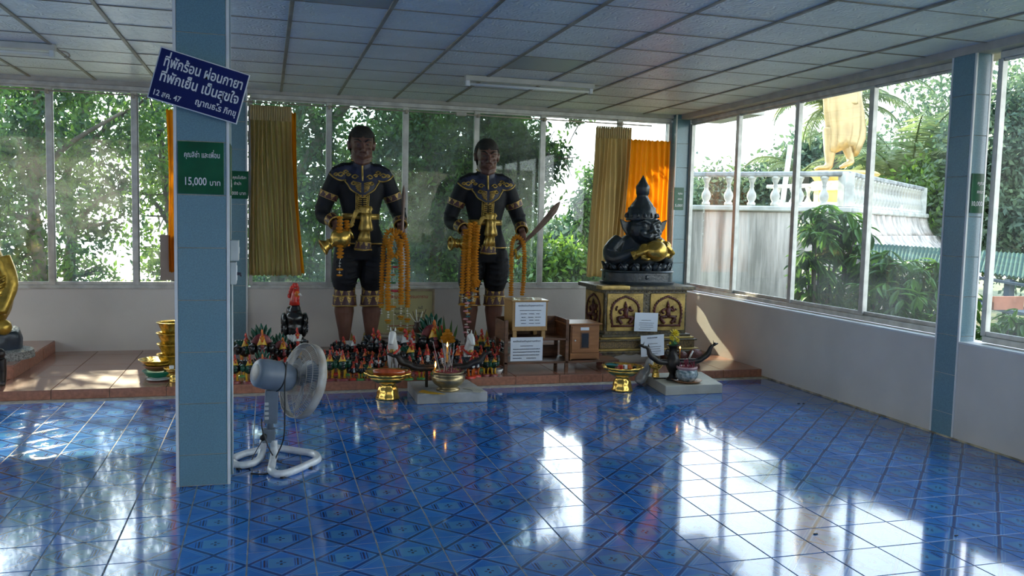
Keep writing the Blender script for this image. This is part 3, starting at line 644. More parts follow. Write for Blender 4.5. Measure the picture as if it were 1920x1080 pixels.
# terrace paving
t = B(); q = [PA2, PB, PC, PC + (PA2 - PB)]; prism([(p.x, p.y) for p in q][::-1], .1, Matrix.Translation((0, 0, ZF - .12)), t); struct('terrace_floor', t, MAT['conc'])

# ---- golden standing figure on the terrace
GD = 18.6
MAT['gold_pale'] = M('pale gold paint', (.50, .355, .17), .38, .25, var=.10, vs=3, bump=.1, bs=12)  # one even gold tone, varied at random
MAT['gold_yel'] = M('yellow plinth paint', (.72, .50, .12), .5, var=.12, vs=5)
def figure():
    g = lambda px, py, dz=0: atD(px, py, GD + dz)
    foot0 = g(1580, 322)
    t = thing('golden_standing_figure', 'tall golden robed standing statue on the terrace, cut off by the window head', 'statue', tuple(foot0 - V((0, 0, .05))))
    b = B()
    px = lambda n: n * GD / FPX
    # legs, feet
    tube([g(1558, 240), g(1556, 285), g(1555, 306), g(1553, 314)], [px(16), px(11), px(7.5), px(8)], 12, b)
    tube([g(1584, 240), g(1588, 275), g(1593, 292), g(1596, 306)], [px(15), px(11), px(7.5), px(7)], 12, b)
    ball(g(1544, 315), (px(17), px(9), px(5)), b, 14); ball(g(1532, 317), (px(7), px(8), px(3)), b, 10)
    ball(g(1590, 307, -.1), (px(15), px(8), px(5)), b, 14, rot=Matrix.Rotation(-.35, 3, 'Y')); ball(g(1579, 313, -.1), (px(7), px(7), px(3)), b, 10)
    # torso, arms, head above the window head
    tube([g(1578, 200), g(1578, 120), g(1580, 60), g(1580, 20)], [px(30), px(26), px(33), px(12)], 16, b, sq=.7)
    tube([g(1580, 20), g(1580, 0)], [px(9), px(9)], 10, b); ball(g(1580, -22), (px(16), px(17), px(22)), b, 16); ball(g(1580, -48), (px(6), px(6), px(9)), b, 10)
    tube([g(1552, 40), g(1544, 90), g(1545, 150)], [px(10), px(9), px(6)], 10, b); tube([g(1608, 40), g(1618, 90), g(1600, 95, -.4)], [px(10), px(9), px(6)], 10, b)
    me = remeshed(b, .03, 3); obj('body', me, MAT['gold_pale'], t, True)
    # robe with folds: lofted rings with pleats
    b = B(); R = []
    prof = [(150, 1580, 40), (180, 1579, 38), (210, 1580, 37), (240, 1583, 34), (256, 1584, 32), (270, 1582, 30), (281, 1581, 28)]
    n = 64
    for k, (y, cx, w) in enumerate(prof):
        c = g(cx, y); row = []
        for i in range(n):
            a = 2 * PI * i / n; pl = 1 + (.07 + .02 * k) * math.sin(a * 11 + y * .03) * (.45 + .55 * (k / 6))
            fl = 1 + (.28 if math.cos(a - .2) > .3 and k in (3, 4) else (.16 if math.cos(a) > .3 and k in (2, 5) else 0)) * max(0, math.cos(a))
            zz = c.z - (.10 * math.cos(a * 2 + .5) + .05 * math.sin(a * 11)) * (k / 6) ** 2
            row.append(b.verts.new((c.x + px(w) * math.cos(a) * pl * fl, c.y + px(w) * .62 * math.sin(a) * pl, zz)))
        R.append(row)
    for p, q in zip(R, R[1:]):
        for i in range(n): b.faces.new((p[i], q[i], q[(i + 1) % n], p[(i + 1) % n]))
    b.faces.new(R[-1]); b.faces.new(R[0][::-1]); bmesh.ops.recalc_face_normals(b, faces=b.faces)
    obj('robe', b, MAT['gold_pale'], t, True)
    c = foot0; z = c.z
    obj('plinth_top', lathe([(px(62), z - .10), (px(66), z - .06), (px(62), z - .02), (px(58), z)], 32, at=(c.x, c.y, 0)), MAT['gold_yel'], t, 40)
    obj('plinth', lathe([(px(50), ZF + .15), (px(50), z - .2), (px(55), z - .12), (px(60), z - .1)], 8, at=(c.x, c.y, 0)), MAT['gold_yel'], t)
    obj('plinth_base', box(c.x - px(95), c.x + px(90), c.y - px(60), c.y + px(60), ZF - .02, ZF + .16, .02), MAT['white'], t)
    obj('cloth_sash', lathe([(px(52), z - .42), (px(56), z - .40), (px(53), z - .28), (px(56), z - .26), (px(52), z - .22)], 24, at=(c.x, c.y, 0)), MAT['sash'], t, True)
MAT['sash'] = M('pink and white cloth band', (.75, .42, .38), .8, var=.2, vs=8, col2=(.7, .72, .78))
figure()

# ---- palms
def palm(name, label, base, top, fronds, seed, flen=3.4):
    rnd = random.Random(seed); t = thing(name, label, 'palm tree', tuple(base)); 
    obj('trunk', tube(spline([base, base.lerp(top, .5) + V((.1, 0, 0)), top], 6), [.28, .27, .25, .25, .24, .24, .24, .23, .23, .22, .22, .22, .25][:13], 12), MAT['bark'], t, True)
    for az, el, ln in fronds:
        d = V((math.cos(az), math.sin(az), 0)); P = []; k = 14; e0 = el
        p = top.copy(); 
        for i in range(k + 1):
            P.append(p.copy()); e_ = e0 - 1.9 * (i / k) ** 1.5; p = p + (d * math.cos(e_) + V((0, 0, 1)) * math.sin(e_)) * (ln / k)
        b = tube(P, [.035 * (1 - .8 * i / k) + .006 for i in range(k + 1)], 5)
        side = d.cross(V((0, 0, 1)))
        for i in range(2, k * 4):
            f = i / (k * 4); j = min(int(f * k), k - 1); q = P[j].lerp(P[j + 1], f * k - j); tan = (P[j + 1] - P[j]).normalized()
            up_ = side.cross(tan)
            for s in (-1, 1):
                l = ln * .21 * math.sin(PI * min(1, f * .85 + .18)) * rnd.uniform(.8, 1.15)
                dr = (side * s * .85 + tan * .6 - V((0, 0, .35 + .3 * rnd.random())) + up_ * .15).normalized()
                m1 = q + dr * l * .5 + V((0, 0, -.02)); e1 = q + dr * l + V((0, 0, -.12 * l)); w = tan * (.028 * ln / 3)
                v1 = [b.verts.new(z) for z in (q - w * .6, q + w * .6, m1 + w, e1, m1 - w)]
                b.faces.new(v1)
        obj('frond', b, MAT['palm'], t)
    return t
fr = [(a, e_, l) for a, e_, l in [(-.3, .9, 3.2), (.2, 1.2, 3.4), (.7, 1.0, 3.2), (1.3, .8, 3.2), (1.9, 1.1, 3.4), (2.5, 1.25, 3.3), (3.0, 1.0, 3.2), (3.5, .8, 3.1), (4.1, 1.1, 3.3), (4.6, 1.3, 3.4), (5.1, 1.0, 3.3), (5.6, .7, 3.1), (2.9, .5, 2.8), (-.1, .4, 2.8), (5.0, .3, 2.6), (1.0, .3, 2.6), (4.2, .1, 2.4), (3.3, -.05, 2.4)]]
pb = atD(1706, 430, 22.5)
palm('palm_tree', 'large palm with arching fronds behind the right end of the balustrade', V((pb.x, pb.y, -.5)), atD(1702, 405, 22.5), [(a, min(e_ + .25, 1.45), l * 1.28) for a, e_, l in fr] + [(a + .25, e_ + .05, l * 1.05) for a, e_, l in fr[::2]], 1)
palm('palm_tree', 'palm whose fronds spread behind the golden standing statue', V((atD(1560, 400, 25).x, atD(1560, 400, 25).y, -.5)), atD(1562, 205, 25), [(a + .4, e_ * .8, l * .95) for a, e_, l in fr], 2)
palm('palm_tree', 'low palm with bent fronds left of the golden statue, behind the rail', V((atD(1500, 400, 23).x, atD(1500, 400, 23).y, 0)), atD(1500, 330, 23), [(3.0, .75, 1.9), (3.5, .6, 1.7), (2.6, .9, 1.5), (3.9, .4, 1.4), (.4, .7, 1.3), (1.4, 1.0, 1.3), (4.9, .8, 1.2)], 3)
obj('post', cube2(atD(1466, 390, 18.5), atD(1482, 272, 18.5), .08, .08), MAT['conc'], tag(thing('leaning_post', 'leaning grey post behind the terrace rail, left of the golden statue', 'post', tuple(atD(1473, 326, 18.5)))))
cube_z = None
# distant greenery behind the terrace and on the right
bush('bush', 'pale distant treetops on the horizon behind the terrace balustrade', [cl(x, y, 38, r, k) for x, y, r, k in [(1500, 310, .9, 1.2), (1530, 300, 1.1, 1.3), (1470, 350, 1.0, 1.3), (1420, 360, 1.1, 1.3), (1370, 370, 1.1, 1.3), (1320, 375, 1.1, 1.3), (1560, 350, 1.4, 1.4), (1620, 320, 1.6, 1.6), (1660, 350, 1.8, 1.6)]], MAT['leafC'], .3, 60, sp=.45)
bush('bush', 'leafy green hedge right of the terrace, left of the right blue pillar', [cl(x, y, 21, r, k) for x, y, r, k in [(1745, 360, .8, 1.3), (1740, 400, .8, 1.3), (1755, 440, .8, 1.3), (1790, 400, .8, 1.2), (1800, 440, .9, 1.2)]], MAT['leafB'], .17, 48, sp=.25)
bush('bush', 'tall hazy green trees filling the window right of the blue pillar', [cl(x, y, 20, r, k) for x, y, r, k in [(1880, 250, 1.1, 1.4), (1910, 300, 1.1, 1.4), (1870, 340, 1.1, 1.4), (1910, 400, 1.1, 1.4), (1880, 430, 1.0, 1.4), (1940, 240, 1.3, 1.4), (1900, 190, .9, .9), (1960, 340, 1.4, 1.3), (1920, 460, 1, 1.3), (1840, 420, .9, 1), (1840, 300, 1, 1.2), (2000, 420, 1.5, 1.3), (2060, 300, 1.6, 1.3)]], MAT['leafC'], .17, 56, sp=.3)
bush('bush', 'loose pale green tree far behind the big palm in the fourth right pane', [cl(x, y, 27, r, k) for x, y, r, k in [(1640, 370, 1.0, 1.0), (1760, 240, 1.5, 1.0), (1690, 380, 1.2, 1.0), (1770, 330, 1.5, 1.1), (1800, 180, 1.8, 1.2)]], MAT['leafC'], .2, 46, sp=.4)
# broad-leaved shrubs close outside the right windows
def broad(name, label, pts, n, size, D0, group=None):
    base = atD(pts[0][0], 640, D0); t = thing(name, label, 'shrub', (base.x, base.y, -.4), group)
    bb = B(); P = []
    for px, py, r, k in pts:
        c = atD(px, py, D0 + random.uniform(-.3, .3))
        for _ in range(int(n * k)):
            q = rng.normal(size=3); q /= np.linalg.norm(q); q *= rng.uniform(.3, 1) ** .5
            P.append(c + V(q) * r)
        tube([V((base.x, base.y, -.4)), (base + c) * .5 + V((0, 0, -.2)), c], [.03, .02, .01], 6, bb)
    lb = B(); lm = MAT['bigleaf']
    for p in P:
        # a rosette of three to five drooping leaves
        for j in range(random.choice((4, 5, 6))):
            a = random.uniform(0, 2 * PI); el = random.uniform(-1.1, .25); d = V((math.cos(a) * math.cos(el), math.sin(a) * math.cos(el), math.sin(el)))
            s = d.cross(V((0, 0, 1))).normalized(); nn = s.cross(d); Ls = size * random.uniform(.7, 1.25); W = Ls * .20
            pts_ = [(0, 0), (.3, .85), (.55, 1), (.8, .6), (1, 0)]
            ctr = [p + d * Ls * f - V((0, 0, 1)) * Ls * .22 * f * f for f, _ in pts_]
            Lf = [lb.verts.new(ctr[i] + s * W * w + nn * W * .35 * w) for i, (f, w) in enumerate(pts_) if 0 < i < 4]
            Rt = [lb.verts.new(ctr[i] - s * W * w + nn * W * .35 * w) for i, (f, w) in enumerate(pts_) if 0 < i < 4]
            Ct = [lb.verts.new(c) for c in ctr]
            for X_ in (Lf, Rt):
                lb.faces.new((Ct[0], Ct[1], X_[0])); lb.faces.new((Ct[1], Ct[2], X_[1], X_[0])); lb.faces.new((Ct[2], Ct[3], X_[2], X_[1])); lb.faces.new((Ct[3], Ct[4], X_[2]))
    obj('stems', bb, MAT['bark'], t, True); obj('leaves', lb, lm, t, smooth=True, kind='stuff'); return t
broad('shrub', 'broad-leaved green shrub outside the third right pane, against the stained wall', [(1525, 420, .22, 1), (1550, 410, .22, 1), (1580, 425, .25, 1), (1605, 440, .2, .8), (1530, 460, .25, 1.1), (1560, 470, .28, 1.3), (1515, 500, .2, .9), (1512, 540, .12, .5), (1550, 520, .25, 1.1), (1590, 490, .28, 1.3), (1580, 560, .25, 1.2), (1610, 540, .28, 1.3), (1560, 580, .2, .8), (1540, 440, .2, .8)], 14, .20, 10.2)
broad('shrub', 'darker broad-leaved shrub below the green roof, outside the fourth right pane', [(1640, 500, .25, 1.2), (1670, 510, .25, 1.2), (1700, 520, .25, 1.2), (1730, 515, .25, 1.2), (1755, 530, .25, 1.2), (1650, 550, .28, 1.3), (1690, 565, .28, 1.4), (1730, 575, .28, 1.4), (1640, 590, .28, 1.2), (1760, 590, .28, 1.3), (1700, 600, .28, 1.2), (1790, 560, .3, 1)], 14, .19, 9.6)
broad('shrub', 'sunlit broad-leaved shrub low outside the window right of the blue pillar', [(1870, 605, .14, 1), (1890, 620, .14, 1), (1910, 605, .14, 1), (1900, 640, .16, 1), (1870, 640, .16, 1), (1930, 630, .2, 1), (1850, 625, .15, 1)], 10, .12, 7.3)
# green corrugated roof
MAT['groof'] = M('green corrugated roof sheet', (.022, .070, .055), .8, 0, var=.2, vs=2, spec=.15)
MAT['fascia'] = M('dark blue fascia board', (.05, .08, .12), .6, var=.1)
MAT['brickred'] = M('faded red board', (.42, .16, .10), .7, var=.15, vs=5)
def roof():
    a, b, c, d = atD(1560, 466, 14.8), atD(1625, 476, 13.0), atD(2050, 610, 8.6), atD(2050, 525, 13.2)
    a = atD(1610, 455, 15.0); b = atD(1615, 475, 12.4); c = atD(1990, 532, 9.6); d = atD(1990, 480, 13.4)
    t = thing('shed_roof', 'green corrugated metal shed roof outside the right windows', 'roof', tuple(b))
    n = 200; g = B(); up = V((0, 0, 1)); rows = []
    for s in range(2):
        row = []
        for i in range(n + 1):
            f = i / n; p = (b.lerp(c, f) if s == 0 else a.lerp(d, f)) + up * (.012 * math.sin(i * PI / 2 * 1.0)); row.append(g.verts.new(p))
        rows.append(row)
    for i in range(n): g.faces.new((rows[0][i], rows[0][i + 1], rows[1][i + 1], rows[1][i]))
    r = bmesh.ops.extrude_face_region(g, geom=list(g.faces)); bmesh.ops.translate(g, vec=(0, 0, -.012), verts=[q for q in r['geom'] if isinstance(q, bmesh.types.BMVert)]); bmesh.ops.recalc_face_normals(g, faces=g.faces)
    obj('roof_sheet', g, MAT['groof'], t)
    obj('fascia', cube2(b - V((0, 0, .08)), c - V((0, 0, .08)), .1, .03), MAT['fascia'], t)
    f1 = b.lerp(c, .45); f2 = b.lerp(c, .95)
    obj('wall_board', cube2(b - V((0, -.15, .38)), c - V((0, -.15, .38)), .45, .04), MAT['fascia'], t)
    q = atD(1884, 568, 9.0)
    obj('red_board', box(q.x - .17, q.x + .22, q.y - .03, q.y, q.z - .07, q.z + .07), MAT['brickred'], t)
    for f in (.15, .5, .85):
        p = b.lerp(c, f) + V((0, .2, 0)); obj('roof_post', box(p.x - .04, p.x + .04, p.y - .04, p.y + .04, -.8, p.z - .03), MAT['fascia'], t)
roof()

# ------------------------------------------------------------------ FIXTURES AND FURNITURE
MAT['curt'] = M('ribbed gold satin curtain', (.50, .36, .12), .42, var=.10, vs=14, stretch=(1, 1, .2), bump=.15, bs=80)
MAT['orange'] = None
def cloth(name, col, tr, tcol):
    m = M(name, col, .6, var=.08, vs=5, stretch=(1, 1, .3)); nt = m.node_tree; N = nt.nodes; L = nt.links
    t = N.new('ShaderNodeBsdfTranslucent'); t.inputs[0].default_value = (*tcol, 1); q = N.new('ShaderNodeMixShader'); q.inputs[0].default_value = tr
    L.new(N['Principled BSDF'].outputs[0], q.inputs[1]); L.new(t.outputs[0], q.inputs[2]); L.new(q.outputs[0], N['Material Output'].inputs[0]); return m
MAT['orange'] = cloth('bright orange robe cloth', (.75, .28, .01), .55, (.95, .42, .01))
MAT['curtb'] = cloth('gold curtain cloth', (.66, .53, .28), .40, (.80, .64, .32))
def drape(name, label, x0, x1, y, ztop, zbot, folds, m, xb0=None, xb1=None, amp=.035, head=0, group=None, cat='curtain', seed=0):
    rnd = random.Random(seed); xb0 = x0 if xb0 is None else xb0; xb1 = x1 if xb1 is None else xb1
    n = folds * 10; k = 26; t = B(); rows = []; ph = [rnd.uniform(-.5, .5) for _ in range(folds + 2)]; am = [rnd.uniform(.6, 1.3) for _ in range(folds + 2)]
    for j in range(k + 1):
        g = j / k; z = ztop + (zbot - ztop) * g; row = []
        for i in range(n + 1):
            f = i / n; fi = f * folds; c = int(fi)
            a = x0 + (x1 - x0) * f; b = xb0 + (xb1 - xb0) * f; x = a + (b - a) * g ** 1.3
            A = amp * (am[min(c, folds)] * (1 - fi + c) + am[min(c + 1, folds)] * (fi - c)) * (.35 if (head and g < head) else min(1, .5 + 2 * g))
            w = math.sin(2 * PI * fi + ph[c] * g) ; w = math.copysign(abs(w) ** .75, w)
            row.append(t.verts.new((x + .012 * math.sin(5 * g + fi), y + A * w + .01 * math.sin(fi * 1.7 + g * 4), z + (.006 * math.sin(fi * 9) if j in (0, k) else 0))))
        rows.append(row)
    for a, b in zip(rows, rows[1:]):
        for i in range(n): t.faces.new((a[i], a[i + 1], b[i + 1], b[i]))
    root = thing(name, label, cat, ((x0 + x1) / 2, y, zbot), group)
    r = bmesh.ops.solidify(t, geom=list(t.faces), thickness=.003)
    obj('cloth', t, m, root, True)
    if head:
        hb = B(); nn = folds * 2
        for i in range(nn):
            x = x0 + (x1 - x0) * (i + .5) / nn; tube([(x, y - amp * .6, ztop + .012), (x, y - amp * .8, ztop - (ztop - zbot) * head)], [.013, .009], 6, hb)
        obj('pleats', hb, m, root, True)
    return root
drape('curtain', 'gold satin curtain gathered beside the left blue wall column', -.17, .27, YB - .08, 2.74, .90, 9, MAT['curtb'], -.16, .37, amp=.05, head=.08, seed=1)
drape('curtain', 'thin bright orange curtain strip along the right edge of the left gold curtain', .24, .31, YB - .03, 2.70, .92, 2, MAT['orange'], .33, .41, amp=.015, seed=2)
drape('curtain', 'gold satin curtain left of the orange curtain, behind the black statue', 3.85, 4.31, YB - .08, 2.72, .90, 8, MAT['curtb'], 3.80, 4.24, amp=.05, head=.07, seed=3)
drape('curtain', 'bright orange backlit curtain in the right back corner', 4.27, 4.86, YB - .04, 2.60, .965, 8, MAT['orange'], 4.25, 4.885, amp=.03, seed=4)
drape('curtain', 'narrow orange curtain strip just left of the near blue pillar', -1.02, -.88, YB - .05, 2.66, .93, 3, MAT['orange'], -.99, -.86, amp=.018, seed=5)
rod = thing('curtain_rod', 'thin dull curtain rod running along the top of the back windows', 'curtain rod', (2, YB - .06, 2.79))
obj('rod', tube([(-6, YB - .06, 2.775), (-.5, YB - .06, 2.79), (2, YB - .06, 2.785), (4.6, YB - .06, 2.775)], .008, 8), MAT['rail'], rod, True)
for x in (-3, -2.16, -1.345, .68, 1.545, 2.39, 3.21, 4.2):
    obj('bracket', box(x - .015, x + .015, YB - .075, YB - .0, 2.76, 2.80, .003), MAT['rail'], rod)
obj('joint_block', box(2.12, 2.24, YB - .085, YB - .03, 2.765, 2.805, .004), MAT['mould'], rod)
a = atY(300, 440, YB - .02); b = atY(330, 522, YB - .02)
bd = thing('grey_board', 'plain grey brown board leaning in the window left of the near blue pillar', 'board', ((a.x + b.x) / 2, YB - .02, b.z))
obj('panel', box(a.x, b.x + .1, YB - .03, YB - .012, b.z - .02, a.z, .002), M('grey brown board', (.34, .28, .24), .7, var=.04), bd)

# fluorescent battens
MAT['batten'] = M('cream enamel batten', (.62, .58, .50), .45, var=.05); MAT['tubeglass'] = M('unlit fluorescent tube', (.80, .80, .76), .25, var=.02)
def batten(label, a, b):
    t = thing('fluorescent_lamp', label, 'lamp', ((a[0] + b[0]) / 2, (a[1] + b[1]) / 2, ZC), 'unlit fluorescent battens')
    y = a[1]; obj('housing', box(a[0], b[0], y - .03, y + .03, ZC - .055, ZC - .004, .006), MAT['batten'], t)
    obj('tube', tube([(a[0] + .05, y, ZC - .085), (b[0] - .05, y, ZC - .085)], .014, 12), MAT['tubeglass'], t, True)
    for x in (a[0] + .03, b[0] - .03): obj('end_holder', box(x - .018, x + .018, y - .02, y + .02, ZC - .105, ZC - .05, .004), MAT['white'], t)
batten('unlit fluorescent batten on the ceiling above the right guardian statue', (1.80, 8.02), (3.10, 8.02))
batten('unlit fluorescent batten on the ceiling at the top left corner', (-3.0, 7.95), (-1.66, 7.95))
hk = thing('ceiling_hook', 'small dangling ceiling hook beside the left fluorescent batten', 'hook', (-1.6, 7.95, ZC))
obj('wire', tube(spline([(-1.64, 7.95, ZC - .05), (-1.58, 7.95, ZC - .06), (-1.56, 7.95, ZC - .09), (-1.60, 7.95, ZC - .10)], 6), .006, 6), MAT['rail'], hk, True)

# ---- lettering
def font_mesh(s, size, bold=.0, ext=.0):
    cu = bpy.data.curves.new('t', 'FONT'); cu.body = s; cu.size = size; cu.offset = bold * size; cu.extrude = ext; cu.resolution_u = 3
    o = bpy.data.objects.new('t', cu); C.objects.link(o); dg = bpy.context.evaluated_depsgraph_get(); dg.update()
    me = bpy.data.meshes.new_from_object(o.evaluated_get(dg)); bpy.data.objects.remove(o); bpy.data.curves.remove(cu)
    return me
def text_bm(s, size, bold=.012, raise_=None):
    """Thai text as flat mesh; a tone mark over an upper vowel is set above it"""
    b = B(); clean = ''; extra = []
    for ch in s:
        if ch in '\u0e48\u0e49\u0e4a\u0e4b' and clean and clean[-1] in '\u0e34\u0e35\u0e36\u0e37\u0e31': extra.append((clean, ch))
        else: clean += ch
    me = font_mesh(clean, size, bold); b.from_mesh(me); w = max((v.co.x for v in me.vertices), default=0); bpy.data.meshes.remove(me)
    for pre, ch in extra:
        me = font_mesh(pre, size, bold); x = max(v.co.x for v in me.vertices); bpy.data.meshes.remove(me)
        me = font_mesh(ch, size, bold); xm = max(v.co.x for v in me.vertices); me.transform(Matrix.Translation((x - xm, .20 * size, 0))); b.from_mesh(me); bpy.data.meshes.remove(me)
    return b, w
def put_text(parent, name, s, size, M4, m, width=None, bold=.012, center=False, ext=.0012):
    b, w = text_bm(s, size, bold)
    if width: bmesh.ops.scale(b, vec=(width / w, 1, 1), verts=b.verts); w = width
    if center: bmesh.ops.translate(b, vec=(-w / 2, 0, 0), verts=b.verts)
    bmesh.ops.transform(b, matrix=M4, verts=b.verts); return obj(name, b, m, parent)
def face_front(x, y, z, roll=0):   # plane whose local x runs right and local y runs up, facing the viewer (-Y)
    return Matrix.Translation((x, y, z)) @ Matrix.Rotation(PI / 2, 4, 'X') @ Matrix.Rotation(roll, 4, 'Z')
MAT['ink_w'] = M('white sign lettering', (.78, .80, .80), .5, var=.02)
MAT['ink_k'] = M('black print', (.04, .04, .06), .6, var=.02); MAT['ink_r'] = M('red print', (.40, .06, .05), .6, var=.02)
MAT['navy'] = M('glossy navy sign board', (.005, .014, .12), .45, var=.1, vs=3, spec=.25)
MAT['greens'] = M('glossy green plaque', (.006, .11, .045), .25, var=.15, vs=5, coat=.1, spec=.3)
def blue_sign():
    Yp = 5.105; c0 = atY(301, 88, Yp); c1 = atY(469, 139, Yp); c2 = atY(444, 235, Yp); c3 = atY(276, 181, Yp)
    W_ = ((c1 - c0).length + (c2 - c3).length) / 2; H_ = ((c0 - c3).length + (c1 - c2).length) / 2
    ang = math.atan2(((c1 - c0) + (c2 - c3)).z, ((c1 - c0) + (c2 - c3)).x); c = (c0 + c1 + c2 + c3) / 4
    F = face_front(c.x, Yp, c.z, ang)
    t = thing('hanging_sign', 'tilted navy sign with white Thai lettering on the near blue pillar', 'sign', tuple(c - V((0, 0, H_ / 2))))
    def rb(x0, x1, y0, y1, z0, z1, bv): return box(x0, x1, y0, y1, z0, z1, bv)
    g = rb(-W_ / 2, W_ / 2, -H_ / 2, H_ / 2, -.012, 0, .002); bmesh.ops.transform(g, matrix=F, verts=g.verts); obj('backing', g, MAT['ink_w'], t)
    g = rb(-W_ / 2 + .006, W_ / 2 - .006, -H_ / 2 + .006, H_ / 2 - .006, 0, .003, .001); bmesh.ops.transform(g, matrix=F, verts=g.verts); obj('board', g, MAT['navy'], t)
    T = lambda x, y: F @ Matrix.Translation((x, y, .0042))
    k = W_ / .56
    put_text(t, 'lettering', 'ที่พักร้อน ผ่อนกายา', .088 * k, T(-W_ * .43, H_ * .17), MAT['ink_w'], W_ * .88, .022)
    put_text(t, 'lettering', 'ที่พักเย็น เป็นสุขใจ', .088 * k, T(-W_ * .43, -H_ * .12), MAT['ink_w'], W_ * .88, .022)
    put_text(t, 'lettering', '12 สค. 47', .05 * k, T(-W_ * .46, -H_ * .41), MAT['ink_w'], W_ * .31, .02)
    put_text(t, 'lettering', 'ญาณธโร ภิกขุ', .055 * k, T(W_ * .0, -H_ * .36), MAT['ink_w'], W_ * .46, .02)
    for x, y in ((-W_ * .3, H_ * .46), (W_ * .3, -H_ * .46)):
        p = F @ V((x, y, -.012)); obj('fixing', tube([p, p + V((0, .035, 0))], .006, 8), MAT['rail'], t)
blue_sign()
def plaque(label, M4, w, h, lines, group=None):
    """lines: (text, x fraction, y fraction, size, width fraction)"""
    o = M4 @ V((0, -h / 2, 0)); t = thing('donor_plaque', label, 'sign', tuple(o), group)
    g = box(-w / 2, w / 2, -h / 2, h / 2, 0, .006, .001); bmesh.ops.transform(g, matrix=M4, verts=g.verts); obj('plate', g, MAT['greens'], t)
    for s, x, y, sz, wf in lines: put_text(t, 'lettering', s, sz, M4 @ Matrix.Translation((x * w, y * h, .0068)), MAT['ink_w'], wf * w, .012, True)
    return t
a = atY(333, 264, 5.15); b = atY(420, 365, 5.15)
plaque('green donor plaque reading 15,000 baht on the front of the near blue pillar', face_front((a.x + b.x) / 2, 5.1565, (a.z + b.z) / 2), b.x - a.x, a.z - b.z, [('คุณลิช่า และเพื่อน', .02, .20, .042, .78), ('15,000', -.13, -.33, .062, .50), ('บาท', .30, -.33, .042, .24)])
Mr = Matrix.Translation((-.2005, 5.30, (a.z + b.z) / 2)) @ Matrix.Rotation(PI / 2, 4, 'Z') @ Matrix.Rotation(PI / 2, 4, 'X')
plaque('green plaque seen edge-on around the corner of the near blue pillar', Mr, .22, a.z - b.z, [('15,000', -.1, -.33, .06, .5), ('บาท', .30, -.33, .04, .24)])
a = atY(430, 320, YB - .05); b = atY(463, 373, YB - .05)
plaque('small green plaque on the far wall column behind the near pillar', face_front((a.x + b.x) / 2 - .02, YB - .041, (a.z + b.z) / 2), .25, a.z - b.z, [('คุณ คุณโนริสะ', 0, .22, .042, .85), ('ชำนำ', .05, 0, .042, .3), ('10,000 บาท', 0, -.36, .05, .8)])
a = atX(1270, 350, XW - .1)
pl_z = atY(1281, 352, YB - .1).z; pl_z2 = atY(1281, 394, YB - .1).z
plaque('green plaque with white digits on the corner column beside the orange curtain', face_front(4.985, YB - .1005, (pl_z + pl_z2) / 2), .13, pl_z - pl_z2, [('คุณ', .1, .2, .035, .5), ('คณะ', .1, -.05, .035, .5), ('5,000', 0, -.35, .045, .85)])
p1_ = atY(1822, 325, 5.195); p2_ = atY(1850, 400, 5.195)
plaque('green plaque on the side of the right blue pillar', face_front(5.062, 5.1945, (p1_.z + p2_.z) / 2), .115, p1_.z - p2_.z, [('คุณ', .2, .22, .035, .5), ('คณะ', .2, 0, .035, .5), ('10,000', 0, -.32, .05, .9)])
# switch boxes on the near pillar's right side
MAT['plast'] = M('aged white plastic', (.66, .67, .65), .35, var=.05)
for lb, (ya, yb) in (('upper white switch box on the right side of the near blue pillar', (450, 488)), ('lower white socket box with a black plug on the near blue pillar', (491, 532))):
    z1 = atY(437, ya, 5.3).z; z0 = atY(437, yb, 5.3).z; up = ya == 450
    t = thing('switch_box' if up else 'socket_box', lb, 'switch', (-.2, 5.3, z0))
    obj('box', box(-.2, -.2 + (.048 if up else .034), 5.24, 5.34, z0, z1, .005, seg=2), MAT['plast'], t)
    if up: obj('rocker', box(-.156, -.149, 5.27, 5.31, z0 + .04, z1 - .04, .002), MAT['white'], t)
    else:
        obj('socket_face', box(-.17, -.163, 5.25, 5.33, z0 + .02, z1 - .02, .002), MAT['white'], t)
        obj('plug', tube([(-.163, 5.28, z0 + .06), (-.145, 5.28, z0 + .06), (-.14, 5.285, z0 + .045)], [.01, .008, .004], 8), MAT['ink_k'], t, label='black plug')
t = thing('cable_conduit', 'thin white conduit running down the right side of the near blue pillar', 'pipe', (-.195, 5.30, 0))
obj('pipe', tube([(-.193, 5.29, .02), (-.193, 5.29, z0)], .007, 8), MAT['plast'], t, True)

